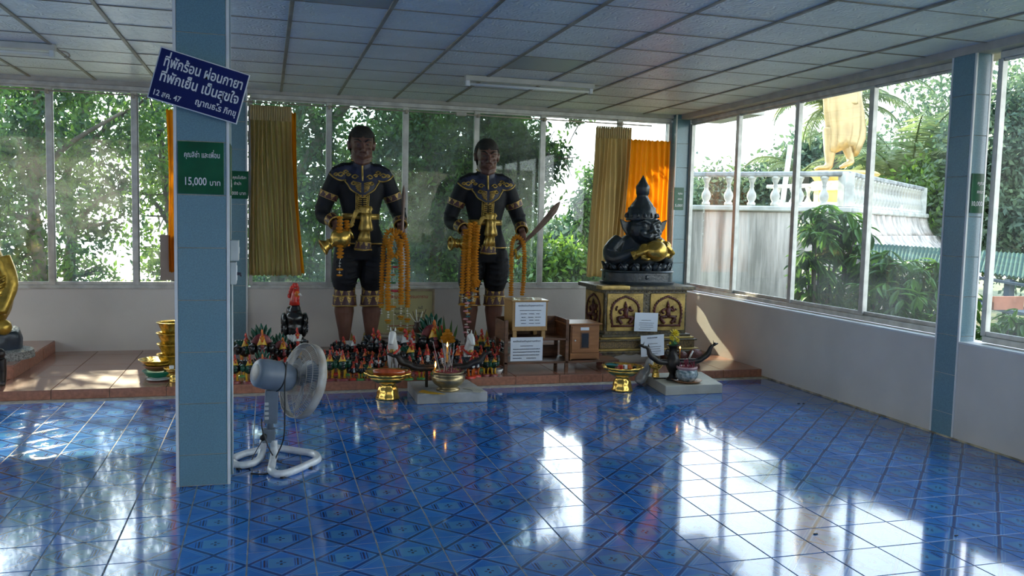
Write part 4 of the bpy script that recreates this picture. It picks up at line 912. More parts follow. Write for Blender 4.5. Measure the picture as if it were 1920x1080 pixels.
# ---- paper helper: sheet with word-like print rows
MAT['paper'] = M('white paper', (.72, .76, .80), .6, var=.02)
MAT['paper_t'] = M('thin white paper', (.70, .76, .84), .6, var=.02)
def print_rows(parent, M4, w, h, rows, m, th=.0012):
    """rows: (y fraction, height, [(x0, x1), ...]) -> short strokes like distant print"""
    b = B()
    for y, hh, segs in rows:
        for x0, x1 in segs:
            x = x0 * w
            while x < x1 * w:
                l = random.uniform(.5, 1.3) * hh; l = min(l, x1 * w - x)
                if l < .0015: break
                q = box(x, x + l * .72, y * h - hh / 2 * random.uniform(.6, 1), y * h + hh / 2 * random.uniform(.6, 1), 0, th); join(b, q); x += l
    bmesh.ops.transform(b, matrix=M4, verts=b.verts); obj('print', b, m, parent)
def sheet(name, label, M4, w, h, rows, m=None, curl=0., group=None, cat='paper', heads=()):
    o = M4 @ V((0, -h / 2, 0)); t = thing(name, label, cat, tuple(o), group); g = B(); n = 8
    vs = [[g.verts.new((w * (i / n - .5), h * (j / n - .5), curl * (math.cos(PI * (i / n - .5)) - .5 * (j / n)) * .3 + curl * .2 * math.sin(i * 2.2) * (1 - j / n))) for j in range(n + 1)] for i in range(n + 1)]
    for i in range(n):
        for j in range(n): g.faces.new((vs[i][j], vs[i + 1][j], vs[i + 1][j + 1], vs[i][j + 1]))
    g2 = g.copy(); bmesh.ops.translate(g2, vec=(0, 0, -.0008), verts=g2.verts); bmesh.ops.reverse_faces(g2, faces=g2.faces); join(g, g2)
    bmesh.ops.transform(g, matrix=M4, verts=g.verts); obj('sheet', g, m or MAT['paper'], t, bool(curl))
    T = M4 @ Matrix.Translation((0, 0, .0016 + curl * .35))
    for s, x, y, sz, wf in heads: put_text(t, 'heading', s, sz, T @ Matrix.Translation((x * w, y * h, 0)), MAT['ink_k'], wf * w, .01, True)
    print_rows(t, T, w, h, rows, MAT['ink_k'], .0004); return t

# ---- yellow poster leaning on the back wall
MAT['poster'] = M('pale yellow poster', (.52, .48, .20), .4, var=.12, vs=2.5, col2=(.42, .42, .22), coat=.3)
MAT['pframe'] = M('light wooden frame', (.40, .32, .20), .5, var=.15, vs=12)
def poster():
    x0, x1 = 1.20, 1.905; z0, z1 = .215, .745; y = YB - .035
    t = thing('framed_poster', 'yellow framed notice in red and black Thai print leaning on the back wall', 'poster', ((x0 + x1) / 2, y, z0))
    obj('panel', box(x0 + .02, x1 - .02, y - .004, y + .01, z0 + .02, z1 - .02), MAT['poster'], t)
    for a in ((x0, x1, z0, z0 + .025), (x0, x1, z1 - .025, z1), (x0, x0 + .025, z0 + .025, z1 - .025), (x1 - .025, x1, z0 + .025, z1 - .025)):
        obj('frame_bar', box(a[0], a[1], y - .015, y + .012, a[2], a[3], .003), MAT['pframe'], t)
    F = face_front((x0 + x1) / 2, y - .0045, (z0 + z1) / 2); w, h = x1 - x0, z1 - z0
    put_text(t, 'heading', 'ขอเชิญและ   ธรรมดาราม', .05, F @ Matrix.Translation((.02, h * .30, 0)), MAT['ink_r'], w * .72, .02, True)
    for k, s in enumerate(('วัน', 'วันจันทร์', 'วันอังคาร', 'วันพุธ')):
        put_text(t, 'line', s, .034, F @ Matrix.Translation((-w * .08, h * (.16 - .11 * k), 0)), MAT['ink_k'], None, .016, True)
    for k, s in enumerate(('วันนี้', 'วันธรรม', 'บาทกาย')):
        put_text(t, 'line', s, .034, F @ Matrix.Translation((w * .26, h * (.06 - .11 * k), 0)), MAT['ink_k'], None, .016, True)
    print_rows(t, F, w, h, [(-.31, .014, [(-.25, .25)]), (-.38, .012, [(-.2, .2)])], MAT['ink_r'])
    obj('stand_ledge', box(x0 - .03, x1 + .03, y - .05, YB, z0 - .03, z0, .004), MAT['mould'], t)
poster()

# ---- wooden rack, donation box, small cabinet
MAT['dkwood'] = M('old dark brown plywood', (.16, .075, .04), .55, var=.25, vs=4, stretch=(1, 1, 6), bump=.1)
MAT['tanwood'] = M('tan varnished board', (.40, .22, .07), .4, var=.08, vs=5, stretch=(6, 1, 1), coat=.2)
MAT['brwood'] = M('reddish varnished cabinet wood', (.33, .14, .05), .38, var=.12, vs=5, stretch=(1, 1, 6), coat=.2)
MAT['pane_dk'] = M('dark cabinet glass', (.03, .035, .045), .1, var=.1, spec=.7)
def rack():
    x0, x1, y0, y1 = 2.25, 3.45, 7.98, 8.34; zb = ZP
    t = thing('wooden_rack', 'open dark plywood rack holding the donation boxes on the platform', 'rack', ((x0 + x1) / 2, (y0 + y1) / 2, zb))
    xm = 2.88
    for x in (x0, xm): 
        for y in (y0, y1 - .03): obj('leg', box(x - .012, x + .022, y, y + .03, zb, .60, .002), MAT['dkwood'], t)
    obj('leg', box(x1 - .03, x1, y0, y0 + .03, zb, .16, .002), MAT['dkwood'], t); obj('leg', box(x1 - .03, x1, y1 - .03, y1, zb, .16, .002), MAT['dkwood'], t)
    obj('bottom_shelf', box(x0 - .02, x1, y0, y1, .165, .185, .002), MAT['dkwood'], t)
    obj('upper_shelf', box(x0 + .02, xm + .01, y0, y1, .395, .415, .002), MAT['dkwood'], t)
    obj('side_panel', box(x0 - .018, x0 - .002, y0 + .01, y1 - .01, .395, .585, .002), MAT['dkwood'], t)
    obj('side_panel', box(xm - .004, xm + .010, y0 + .01, y1 - .01, .395, .60, .002), MAT['dkwood'], t)
    obj('side_panel', box(x0 - .018, x0 - .002, y0 + .01, y1 - .01, .14, .27, .002), MAT['dkwood'], t)
    obj('back_panel', box(x0, xm, y1 - .015, y1, .415, .60, .002), MAT['dkwood'], t)
    obj('back_panel', box(x0 + .3, xm + .02, y1 - .015, y1, .185, .30, .002), MAT['dkwood'], t)
rack()
def dbox():
    x0, x1, y0, y1 = 2.315, 2.675, 8.0, 8.30; z0, z1 = .42, .79
    t = thing('donation_box', 'tan wooden donation box with a white notice, standing on the dark rack', 'box', ((x0 + x1) / 2, (y0 + y1) / 2, z0 - .005))
    obj('body', box(x0, x1, y0, y1, z0 + .07, z1 - .012, .003), MAT['tanwood'], t)
    obj('lid', box(x0 - .01, x1 + .012, y0 - .012, y1 + .01, z1 - .012, z1 + .004, .004), MAT['tanwood'], t)
    obj('slot', box((x0 + x1) / 2 - .06, (x0 + x1) / 2 + .06, y0 + .13, y0 + .14, z1 + .004, z1 + .006), MAT['ink_k'], t)
    for x in (x0 + .02, x1 - .045):
        for y in (y0, y1 - .03): obj('foot', box(x - .012, x + .028, y, y + .03, z0 - .005, z0 + .07, .002), MAT['tanwood'], t)
    return t
dbox()
rows4 = [(.16, .007, [(-.35, .35)]), (.02, .008, [(-.32, -.12), (-.05, .12), (.18, .3)]), (-.12, .008, [(-.30, -.16), (-.08, .10), (.15, .34)]), (-.24, .008, [(-.32, -.14), (-.04, .10), (.14, .3)]), (-.37, .008, [(-.30, -.14), (-.05, .12), (.16, .32)])]
sheet('notice', 'white notice with three columns of names, on the front of the tan donation box', face_front(2.50, 7.996, .655), .315, .24, rows4, heads=[('ขอเชิญร่วมทำบุญตามศรัทธา', 0, .33, .022, .82)], cat='sign')
rows5 = [(.13, .008, [(-.2, .2)]), (.0, .010, [(-.42, .42)]), (-.12, .010, [(-.42, .42)]), (-.25, .010, [(-.42, .40)]), (-.38, .010, [(-.42, -.15), (.0, .3)])]
sheet('notice', 'white notice of printed lines hanging below the tan donation box', face_front(2.46, 7.972, .315), .33, .235, rows5, heads=[('ขอเชิญร่วมทำบุญตามศรัทธา', 0, .30, .024, .86)], cat='sign')
def cab():
    x0, x1, y0, y1 = 2.915, 3.24, 7.99, 8.32; z0, z1 = .188, .545
    t = thing('small_cabinet', 'small varnished wooden box with a dark glass slot on the right of the rack', 'box', ((x0 + x1) / 2, (y0 + y1) / 2, z0))
    obj('body', box(x0 + .008, x1 - .008, y0 + .012, y1, z0 + .01, z1, .003), MAT['brwood'], t)
    obj('lid', box(x0 - .05, x1 + .015, y0 - .008, y1 + .01, z1, z1 + .014, .004), MAT['brwood'], t)
    d = obj('door', box(x0 + .02, x1 - .02, y0, y0 + .014, z0 + .075, z1 - .015, .003), MAT['brwood'], t)
    obj('window_frame', box(x0 + .115, x0 + .205, y0 - .006, y0, z0 + .12, z1 - .075, .002), MAT['dkwood'], d)
    obj('window_glass', box(x0 + .125, x0 + .195, y0 - .008, y0 - .004, z0 + .13, z1 - .085), MAT['pane_dk'], d)
    obj('knob', ball((x0 + .055, y0 - .006, z0 + .20), .009, n=10), MAT['alu'], d, True)
    obj('name_strip', box(x0 + .11, x0 + .20, y0 - .005, y0 - .001, z1 - .055, z1 - .025, .001), MAT['paper'], d)
    # wavy skirt
    P = [(x0 + .008, z0 + .07), (x1 - .008, z0 + .07), (x1 - .008, z0)] + [(x1 - .03 - i * (x1 - x0 - .06) / 12, z0 + .018 + .012 * abs(math.sin(i * PI / 4))) for i in range(13)] + [(x0 + .008, z0)]
    obj('skirt', prism(P, .014, Matrix.Translation((0, y0 + .014, 0)) @ Matrix.Rotation(PI / 2, 4, 'X')), MAT['brwood'], t)
cab()

# ---- carved pedestal of the black statue
MAT['pgold'] = M('tarnished gold leaf panel', (.50, .34, .10), .42, .35, var=.22, vs=9, bump=.3, bs=60)
MAT['pdark'] = M('blackened lacquer moulding', (.055, .05, .045), .35, .2, var=.35, vs=30, bump=.4, bs=60, col2=(.16, .13, .07))
MAT['pred'] = M('dark red carved relief', (.11, .025, .018), .5, var=.25, vs=20, bump=.8, bs=45)
MAT['mosaic'] = M('gold speckled band', (.30, .20, .08), .4, .3, var=.3, vs=90, col2=(.06, .05, .04), bump=.3, bs=120)
def pedestal():
    x0, x1, y0, y1 = 3.42, 4.41, 8.36, 8.98
    t = thing('carved_pedestal', 'gold and black carved pedestal table under the black statue', 'pedestal', ((x0 + x1) / 2, (y0 + y1) / 2, ZP))
    obj('top_slab', box(x0 - .05, x1 + .05, y0 - .05, y1 + .05, .862, .905, .015, seg=3), MAT['pdark'], t)
    obj('gold_edge', box(x0 - .056, x0 + .27, y0 - .056, y0 + .1, .868, .912, .015, seg=2), MAT['pgold'], t)
    obj('core', box(x0 + .02, x1 - .02, y0 + .02, y1 - .02, .385, .862, .004), MAT['pdark'], t)
    def panel(M4, w, h):
        g = box(-w / 2, w / 2, -h / 2, h / 2, 0, .012, .004); bmesh.ops.transform(g, matrix=M4, verts=g.verts); p = obj('gold_panel', g, MAT['pgold'], t)
        # arched frame of small flames
        r = B(); hw = w * .36
        for s in (-1, 1):
            P = [(s * hw * .95, -h * .36), (s * hw * 1.08, -h * .05), (s * hw * .95, h * .20), (s * hw * .55, h * .34), (0, h * .42)]
            sp = spline([V((x, y, .016)) for x, y in P], 6); tube(sp, .011, 6, r)
            for i, q in enumerate(sp[::2]): ball((q.x + s * .008, q.y, .018), (.012, .015, .008), r, 6)
        tube([V((-hw * .95, -h * .36, .016)), V((hw * .95, -h * .36, .016))], .012, 6, r)
        bmesh.ops.transform(r, matrix=M4, verts=r.verts); obj('relief_frame', r, MAT['pred'], p, True)
        # figure in the middle
        r = B(); ball((0, h * .17, .022), (w * .05, w * .055, .012), r, 8); tube([V((0, h * .20, .02)), V((0, h * .30, .02))], [w * .04, .003], 6, r)
        tube([V((0, h * .12, .02)), V((w * .02, -h * .02, .02)), V((0, -h * .14, .02))], [w * .08, w * .06, w * .09], 8, r, sq=.6)
        for s in (-1, 1):
            tube(spline([V((s * w * .05, h * .10, .02)), V((s * w * .17, h * .04, .022)), V((s * w * .12, h * (.16 if s > 0 else -.04), .022))], 5), [w * .03] * 11, 6, r)
            tube(spline([V((s * w * .03, -h * .12, .02)), V((s * w * .2, -h * .15, .022)), V((s * w * .1, -h * .30, .022))], 5), [w * .045] * 11, 6, r)
            for k in range(5): ball((s * w * random.uniform(.12, .26), h * random.uniform(-.28, .2), .018), (.012, .012, .008), r, 6)
        bmesh.ops.transform(r, matrix=M4, verts=r.verts); obj('relief_figure', r, MAT['pred'], p, True)
    pz, ph = .624, .40; xm = (x0 + x1) / 2
    panel(face_front(xm - .247, y0 + .02, pz), .41, ph); panel(face_front(xm + .247, y0 + .02, pz), .41, ph)
    ML = lambda y: Matrix.Translation((x0 + .02, y, pz)) @ Matrix.Rotation(-PI / 2, 4, 'Z') @ Matrix.Rotation(PI / 2, 4, 'X')
    panel(ML((y0 + y1) / 2), .50, ph)
    MRt = Matrix.Translation((x1 - .02, (y0 + y1) / 2, pz)) @ Matrix.Rotation(PI / 2, 4, 'Z') @ Matrix.Rotation(PI / 2, 4, 'X'); panel(MRt, .50, ph)
    # studs around the frames
    sb = B()
    for i in range(24): 
        for z in (.40, .845): ball((x0 + .03 + i * (x1 - x0 - .06) / 23, y0 + .018, z), .006, sb, 6)
    for i in range(11):
        for x in (x0 + .028, xm, x1 - .028): ball((x, y0 + .018, .41 + i * .043), .006, sb, 6)
    obj('studs', sb, MAT['mosaic'], t, True)
    for i, (e, za, zb, m) in enumerate([(.02, .362, .388, 'pdark'), (.05, .342, .362, 'pgold'), (.075, .325, .342, 'pdark'), (.055, .245, .325, 'mosaic'), (.09, .225, .245, 'pgold'), (.115, .205, .225, 'pdark')]):
        obj('base_moulding', box(x0 - e, x1 + e, y0 - e, y1 + e, za, zb, .005), MAT[m], t)
    # curled feet with a scalloped apron
    for sx_, x in ((1, x0 - .10), (-1, x1 + .10)):
        for y in (y0 - .09, y1 + .06):
            P = [V((x, y + .02, .21)), V((x + sx_ * .04, y + .02, .16)), V((x + sx_ * .06, y + .02, .11)), V((x + sx_ * .01, y + .02, .088))]
            obj('leg', tube(spline(P, 6), [.05, .05, .05, .048, .046, .042, .038, .034, .030, .027, .025, .024, .024, .025, .026, .026, .024, .02, .014], 10), MAT['pred'], t, True)
    n = 40; P = [(x0 - .1, .21), (x1 + .1, .21)] + [(x1 + .1 - i * (x1 - x0 + .2) / n, .165 + (.03 if 6 < i < 34 else 0) - .018 * abs(math.sin(i * PI / 5))) for i in range(n + 1)]
    obj('apron', prism(P, .02, Matrix.Translation((0, y0 - .08, 0)) @ Matrix.Rotation(PI / 2, 4, 'X')), MAT['pdark'], t)
pedestal()
r6 = [(.1, .006, [(-.2, .2)]), (-.05, .006, [(-.3, .35)]), (-.16, .006, [(-.3, .3)]), (-.27, .006, [(-.25, .33)]), (-.38, .006, [(-.3, .2)])]
Mq = face_front(atY(1212, 604, 8.33).x, 8.335, atY(1212, 604, 8.33).z, -.03)
sheet('taped_notice', 'thin white sheet taped across the gold panels of the pedestal', Mq, .27, .20, r6, MAT['paper_t'], cat='paper')
q = atY(1224, 648, 8.22)
sheet('taped_notice', 'crumpled white sheet hanging from the pedestal base behind the yellow flowers', face_front(q.x, 8.225, q.z, .05), .27, .225, [(.38, .012, [(-.25, .2)])] + r6, MAT['paper_t'], .03, cat='paper')
MAT['beigec'] = M('cream cement slab', (.50, .47, .38), .6, var=.08, vs=5, bump=.1)
MAT['greyslab'] = M('grey marbled cement slab', (.44, .43, .40), .5, var=.2, vs=4, bump=.1)
s1 = thing('stone_slab', 'grey stone slab under the brass incense urn, before the guardian statues', 'slab', (1.54, 7.4, 0))
g = prism([(1.232, 7.09), (1.845, 7.10), (1.80, 7.68), (1.24, 7.68)], .088, None, bv=.004); obj('block', g, MAT['greyslab'], s1)
s2 = thing('stone_slab', 'cream slab under the blue and white pot, before the carved pedestal', 'slab', (3.9, 7.4, 0))
g = prism([(3.525, 7.07), (4.115, 7.08), (4.24, 7.72), (3.60, 7.72)], .088, None, bv=.004); obj('block', g, MAT['beigec'], s2)

# ------------------------------------------------------------------ GUARDIAN STATUES
MAT['skin'] = M('dark bronze brown painted skin', (.15, .068, .048), .42, var=.12, vs=8, bump=.05, bs=30)
MAT['blackc'] = M('black painted cloth', (.010, .011, .015), .65, spec=.25, var=.15, vs=6, bump=.25, bs=30)
MAT['hair'] = M('black hair', (.018, .015, .013), .7, var=.2, vs=30, bump=.6, bs=90)
MAT['goldp'] = M('antique gold paint', (.52, .34, .08), .36, .55, var=.25, vs=14, bump=.3, bs=50)
MAT['navyc'] = M('dark navy collar cloth', (.018, .022, .055), .5, var=.2, vs=10, bump=.2, bs=60)
def band_mat():
    m = M('gold and maroon patterned band', (.50, .32, .08), .42, .4, var=.2, vs=40); nt = m.node_tree; N = nt.nodes; L = nt.links; b = N['Principled BSDF']
    tc = N.new('ShaderNodeTexCoord'); s = N.new('ShaderNodeSeparateXYZ'); L.new(tc.outputs['UV'], s.inputs[0])
    u = mathn(N, L, 'FRACT', mathn(N, L, 'MULTIPLY', s.outputs[0], 9)); a = mathn(N, L, 'MULTIPLY', mathn(N, L, 'ABSOLUTE', mathn(N, L, 'SUBTRACT', u, .5)), 2)
    v = s.outputs[1]; tri = mathn(N, L, 'LESS_THAN', mathn(N, L, 'ADD', a, mathn(N, L, 'MULTIPLY', v, .9)), .80)
    edge = mathn(N, L, 'GREATER_THAN', mathn(N, L, 'ABSOLUTE', mathn(N, L, 'SUBTRACT', v, .5)), .44)
    no = N.new('ShaderNodeTexNoise'); no.inputs['Scale'].default_value = 70; L.new(tc.outputs['Object'], no.inputs[0])
    f = mathn(N, L, 'MAXIMUM', edge, mathn(N, L, 'MULTIPLY', tri, mathn(N, L, 'GREATER_THAN', no.outputs['Fac'], .44)))
    src = b.inputs['Base Color'].links[0].from_socket; q = N.new('ShaderNodeMix'); q.data_type = 'RGBA'; L.new(f, q.inputs[0]); q.inputs[6].default_value = (.055, .015, .02, 1); L.new(src, q.inputs[7]); L.new(q.outputs[2], b.inputs['Base Color'])
    bp = N.new('ShaderNodeBump'); bp.inputs['Distance'].default_value = .01; bp.inputs['Strength'].default_value = .6; L.new(f, bp.inputs['Height']); L.new(bp.outputs[0], b.inputs['Normal']); L.new(mathn(N, L, 'MULTIPLY', f, .45), b.inputs['Metallic'])
    return m
MAT['band'] = band_mat()
def cuff(a, b, r0, r1, th=.012, n=32, sq=1.0):
    """ring of cloth round a limb from a to b with UVs for its pattern"""
    a, b = V(a), V(b); d = (b - a).normalized(); up = d.orthogonal(); 
    up = (V((0, -1, 0)) - d * d.dot(V((0, -1, 0)))).normalized(); sd = d.cross(up); t = B(); uv = t.loops.layers.uv.new('UVMap'); rows = []
    for p, r in ((a, r0 - th), (a, r0), (b, r1), (b, r1 - th)):
        rows.append([t.verts.new(p + (up * math.cos(2 * PI * i / n) * sq + sd * math.sin(2 * PI * i / n)) * r) for i in range(n)])
    vv = (0, 0, 1, 1)
    for k in range(3):
        for i in range(n):
            j = (i + 1) % n; f = t.faces.new((rows[k][i], rows[k][j], rows[k + 1][j], rows[k + 1][i]))
            for lp, (uu, w) in zip(f.loops, ((i / n, vv[k]), ((i + 1) / n, vv[k]), ((i + 1) / n, vv[k + 1]), (i / n, vv[k + 1]))): lp[uv].uv = (uu, w)
    bmesh.ops.recalc_face_normals(t, faces=t.faces); return t
from mathutils.bvhtree import BVHTree
SH = {'L': [(-.255, 0, 1.845), (-.40, .04, 1.50), (-.275, -.20, 1.385)], 'R': [(.255, 0, 1.845), (.415, .04, 1.50), (.41, -.15, 1.375)]}
def limb(P, R, b, n=14, k=6):
    S = spline(P, k); m = len(S) - 1; rr = []
    for i in range(len(S)):
        f = i / m * (len(R) - 1); j = min(int(f), len(R) - 2); rr.append(R[j] + (R[j + 1] - R[j]) * (f - j))
    tube(S, rr, n, b)
def hand(b, w, d, side, palm_n, curl=1.0, s=1.18):
    """palm plus four unequal bent fingers and a thumb leaving the side; w wrist, d direction of the hand"""
    w = V(w); d = V(d).normalized(); nn = V(palm_n); nn = (nn - d * nn.dot(d)).normalized(); sd = d.cross(nn) * side
    tube([w, w + d * .05 * s, w + d * .10 * s], [.036 * s, .044 * s, .040 * s], 10, b, sq=.6)
    ball(w + d * .065 * s, (.044 * s, .030 * s, .050 * s), b, 10)
    for i, (o, l) in enumerate(((-.033, .072), (-.011, .082), (.011, .077), (.033, .060))):
        p0 = w + d * .09 * s + sd * o * s; p1 = p0 + (d * .8 + nn * .35 * curl).normalized() * l * .45 * s; p2 = p1 + (d * .45 + nn * .9 * curl).normalized() * l * .35 * s; p3 = p2 + (nn * .8 * curl - d * .1).normalized() * l * .28 * s
        tube([p0 - d * .03, p0, p1, p2, p3], [.0115 * s, .0120 * s, .0112 * s, .0105 * s, .008 * s], 8, b)
    q0 = w + d * .03 * s - sd * .03 * s; q1 = q0 - sd * .028 * s + d * .03 * s + nn * .012; q2 = q1 + d * .03 * s + nn * .02 * curl; tube([q0, q1, q2], [.016 * s, .0135 * s, .010 * s], 8, b)
HD = Matrix.Translation((0, -.035, 2.25)) @ Matrix.Rotation(.10, 4, 'X') @ Matrix.Scale(1.05, 4) @ Matrix.Translation((0, 0, -2.262))
def guardian_proto():
    t = thing('guardian_statue', 'x', 'statue', (0, 0, 0))
    b = B()
    # torso and neck
    loft([((0, 0, 1.02), .10, .09), ((0, 0, 1.10), .20, .135), ((0, 0, 1.22), .225, .14), ((0, -.005, 1.38), .175, .115), ((0, -.005, 1.50), .175, .115), ((0, -.01, 1.66), .215, .135), ((0, -.01, 1.80), .235, .135), ((0, 0, 1.90), .20, .11), ((0, 0, 1.95), .11, .085)], b, n=28)
    tube([(0, .01, 1.90), (0, .0, 2.0), (0, -.01, 2.10)], [.095, .082, .08], 16, b)
    for s, k in ((-1, 'L'), (1, 'R')):
        P = SH[k]; limb([(s * .20, 0, 1.86)] + P, [.09, .092, .062, .040], b)
    hand(b, (-.275, -.20, 1.385), (.30, -.45, -.80), 1, (-.3, .3, -.5), .8)
    hand(b, (.41, -.15, 1.375), (.02, -.35, -.95), -1, (-.6, -.5, .0), 1.0)
    for s, hx, kx, ax in ((-1, -.115, -.165, -.160), (1, .115, .130, .125)):
        limb([(hx, 0, 1.12), (hx * 1.25, -.01, .88), (kx, -.01, .62), (kx, .025, .44), (ax, .02, .24), (ax, .03, .12)], [.125, .118, .094, .106, .072, .054], b, 16)
        # foot
        tube([(ax, .07, .075), (ax, .0, .075), (ax + s * .02, -.10, .05), (ax + s * .03, -.18, .035)], [.042, .055, .050, .035], 12, b)
        ball((ax, .075, .045), (.042, .045, .045), b, 10)
        for i in range(5):
            xx = ax + s * .03 + s * (i - 2) * .019; l = (.05, .045, .04, .035, .028)[i]
            tube([(xx, -.16, .03), (xx + s * .003, -.185 - l * .5, .026), (xx + s * .004, -.19 - l, .018)], [.014, .0135, .011], 8, b)
    # head
    body_b = b; b = B()
    ball((0, .0, 2.275), (.118, .145, .150), b, 24); ball((0, -.045, 2.17), (.106, .100, .115), b, 20); ball((0, -.085, 2.085), (.062, .045, .042), b, 14)
    for s in (-1, 1):
        ball((s * .125, .01, 2.225), (.018, .034, .050), b, 12); ball((s * .130, .012, 2.25), (.020, .028, .030), b, 10)
        tube([(s * .012, -.146, 2.268), (s * .05, -.140, 2.285), (s * .090, -.100, 2.272)], [.012, .015, .010], 8, b)      # brow ridge
        ball((s * .062, -.105, 2.185), (.034, .030, .028), b, 12); ball((s * .048, -.122, 2.245), (.024, .012, .012), b, 10)   # cheek, eye
        ball((s * .020, -.150, 2.178), (.016, .016, .013), b, 10)
        tube([(s * .03, -.14, 2.185), (s * .052, -.125, 2.13)], [.008, .010], 6, b)
    tube([(0, -.135, 2.275), (0, -.152, 2.235), (0, -.172, 2.195), (0, -.165, 2.175)], [.012, .014, .020, .018], 10, b)
    tube([(-.045, -.118, 2.128), (-.018, -.142, 2.134), (0, -.146, 2.131), (.018, -.142, 2.134), (.045, -.118, 2.128)], [.006, .010, .010, .010, .006], 8, b)
    tube([(-.038, -.118, 2.118), (0, -.142, 2.110), (.038, -.118, 2.118)], [.006, .012, .006], 8, b)
    tube([(-.09, -.02, 2.13), (-.05, -.09, 2.075), (0, -.11, 2.062), (.05, -.09, 2.075), (.09, -.02, 2.13)], [.028, .03, .032, .03, .028], 10, b)
    bmesh.ops.transform(b, matrix=HD, verts=b.verts); join(body_b, b); b = body_b
    body = obj('body', remeshed(b, .0085, 2), MAT['skin'], t, True)
    # eyes
    for s in (-1, 1):
        obj('eye', ball(HD @ V((s * .047, -.133, 2.246)), (.016, .006, .0065), n=10), M('painted eye', (.10, .08, .07), .3, var=.05) if s < 0 else bpy.data.materials['painted eye'], t, True)
        obj('eyebrow', tube([HD @ V((s * .018, -.158, 2.270)), HD @ V((s * .05, -.155, 2.294)), HD @ V((s * .088, -.116, 2.292))], [.006, .008, .004], 6), MAT['hair'], t, True)
    # hair cap
    g = B(); n = 36; m = 16; rows = []
    for j in range(m + 1):
        row = []
        for i in range(n):
            a = 2 * PI * i / n; fr = -math.sin(a)       # 1 at the forehead
            low = 2.310 if fr > .55 else (2.325 - .0 if fr > .3 else (2.24 if fr > .05 else (2.20 if fr > -.3 else 2.12)))
            lo = low; zt = 2.432; f = j / m; z = lo + (zt - lo) * math.sin(f * PI / 2)
            hh = (z - 2.275) / .163; rr = math.sqrt(max(0, 1 - hh * hh)) if hh > 0 else 1
            if hh < 0: rr = 1 - .25 * hh * hh
            fl = 1 + .06 * (1 if .2 < f < .9 else 0)
            row.append(g.verts.new((.130 * rr * math.cos(a) * fl, .010 + .150 * rr * math.sin(a) * (1.0 if math.sin(a) > 0 else 1.02), z)))
        rows.append(row)
    for p, q in zip(rows, rows[1:]):
        for i in range(n): g.faces.new((p[i], p[(i + 1) % n], q[(i + 1) % n], q[i]))
    g.faces.new(rows[-1]); bmesh.ops.transform(g, matrix=HD, verts=g.verts); obj('hair', g, MAT['hair'], t, True)
    # jacket
    b = B()
    loft([((0, 0, 1.165), .262, .175), ((0, 0, 1.25), .245, .160), ((0, -.005, 1.38), .197, .135), ((0, -.005, 1.50), .195, .134), ((0, -.01, 1.66), .235, .155), ((0, -.01, 1.80), .255, .155), ((0, 0, 1.91), .225, .125), ((0, 0, 1.985), .125, .105)], b, n=32)
    tube([(0, .0, 1.93), (0, -.012, 2.062)], [.112, .106], 20, b)
    for s in (-1, 1): tube([(s * .06, 0, 1.965), (s * .18, 0, 1.955), (s * .275, 0, 1.905)], [.075, .082, .078], 14, b)
    for s, k in ((-1, 'L'), (1, 'R')):
        P = [V(q) for q in SH[k]]; e_ = P[1].lerp(P[2], .80)
        limb([(s * .19, 0, 1.885), P[0] + V((0, 0, .02)), P[1], e_], [.105, .102, .082, .066], b, 16)
        for q, r in ((P[1] + V((0, 0, .06)), .084), (P[1] + V((0, -.03, -.01)), .083), (P[0] + V((s * .09, .02, -.16)), .098)): ball(q, (r, r, .03), b, 12)
    jm = remeshed(b, .010, 3); jacket = obj('jacket', jm, MAT['blackc'], t, True)
    bv = BVHTree.FromPolygons([v.co.copy() for v in jm.vertices], [tuple(p.vertices) for p in jm.polygons])
    def fy(x, z):
        h = bv.ray_cast(V((x, -2, z)), V((0, 1, 0))); return h[0].y if h[0] else -.1
    def onf(P, off=.006, dens=6): return [V((q.x, fy(q.x, q.z) - off, q.z)) for q in spline([V((x, 0, z)) for x, z in P], dens)]
    # trousers
    b = B()
    loft([((0, 0, 1.0), .235, .15), ((0, 0, 1.10), .25, .165), ((0, 0, 1.2), .235, .15)], b, n=28)
    for s, hx, kx in ((-1, -.135, -.165), (1, .135, .130)):
        limb([(hx, 0, 1.14), (hx * 1.12, -.01, .95), (kx * 1.02, -.015, .80), (kx, -.01, .69), (kx, -.01, .66)], [.135, .150, .142, .112, .10], b, 18)
        for k in range(5): 
            z = .76 + k * .065; tube(spline([(hx * 1.05 - s * .10, -.12, z), (hx * 1.1, -.155, z - .02), (hx * 1.1 + s * .12, -.10, z + .03)], 4), .012, 6, b)
    obj('trousers', remeshed(b, .010, 3), MAT['blackc'], t, True)
    # knee cuffs in two tiers, arm bands, wrist cuffs
    for s, kx in ((-1, -.165), (1, .130)):
        obj('knee_cuff', cuff((kx, -.005, .70), (kx, -.005, .605), .112, .116, sq=.95), MAT['band'], t)
        obj('knee_cuff', cuff((kx, -.005, .615), (kx, -.005, .505), .121, .128, sq=.95), MAT['band'], t)
        for z, r in ((.70, .114), (.612, .123), (.508, .130)): obj('cuff_edge', tube([(kx + r * math.cos(a), -.005 + r * .95 * math.sin(a), z + .004 * math.sin(3 * a)) for a in [2 * PI * i / 28 for i in range(29)]], .006, 6), MAT['goldp'], t, True)
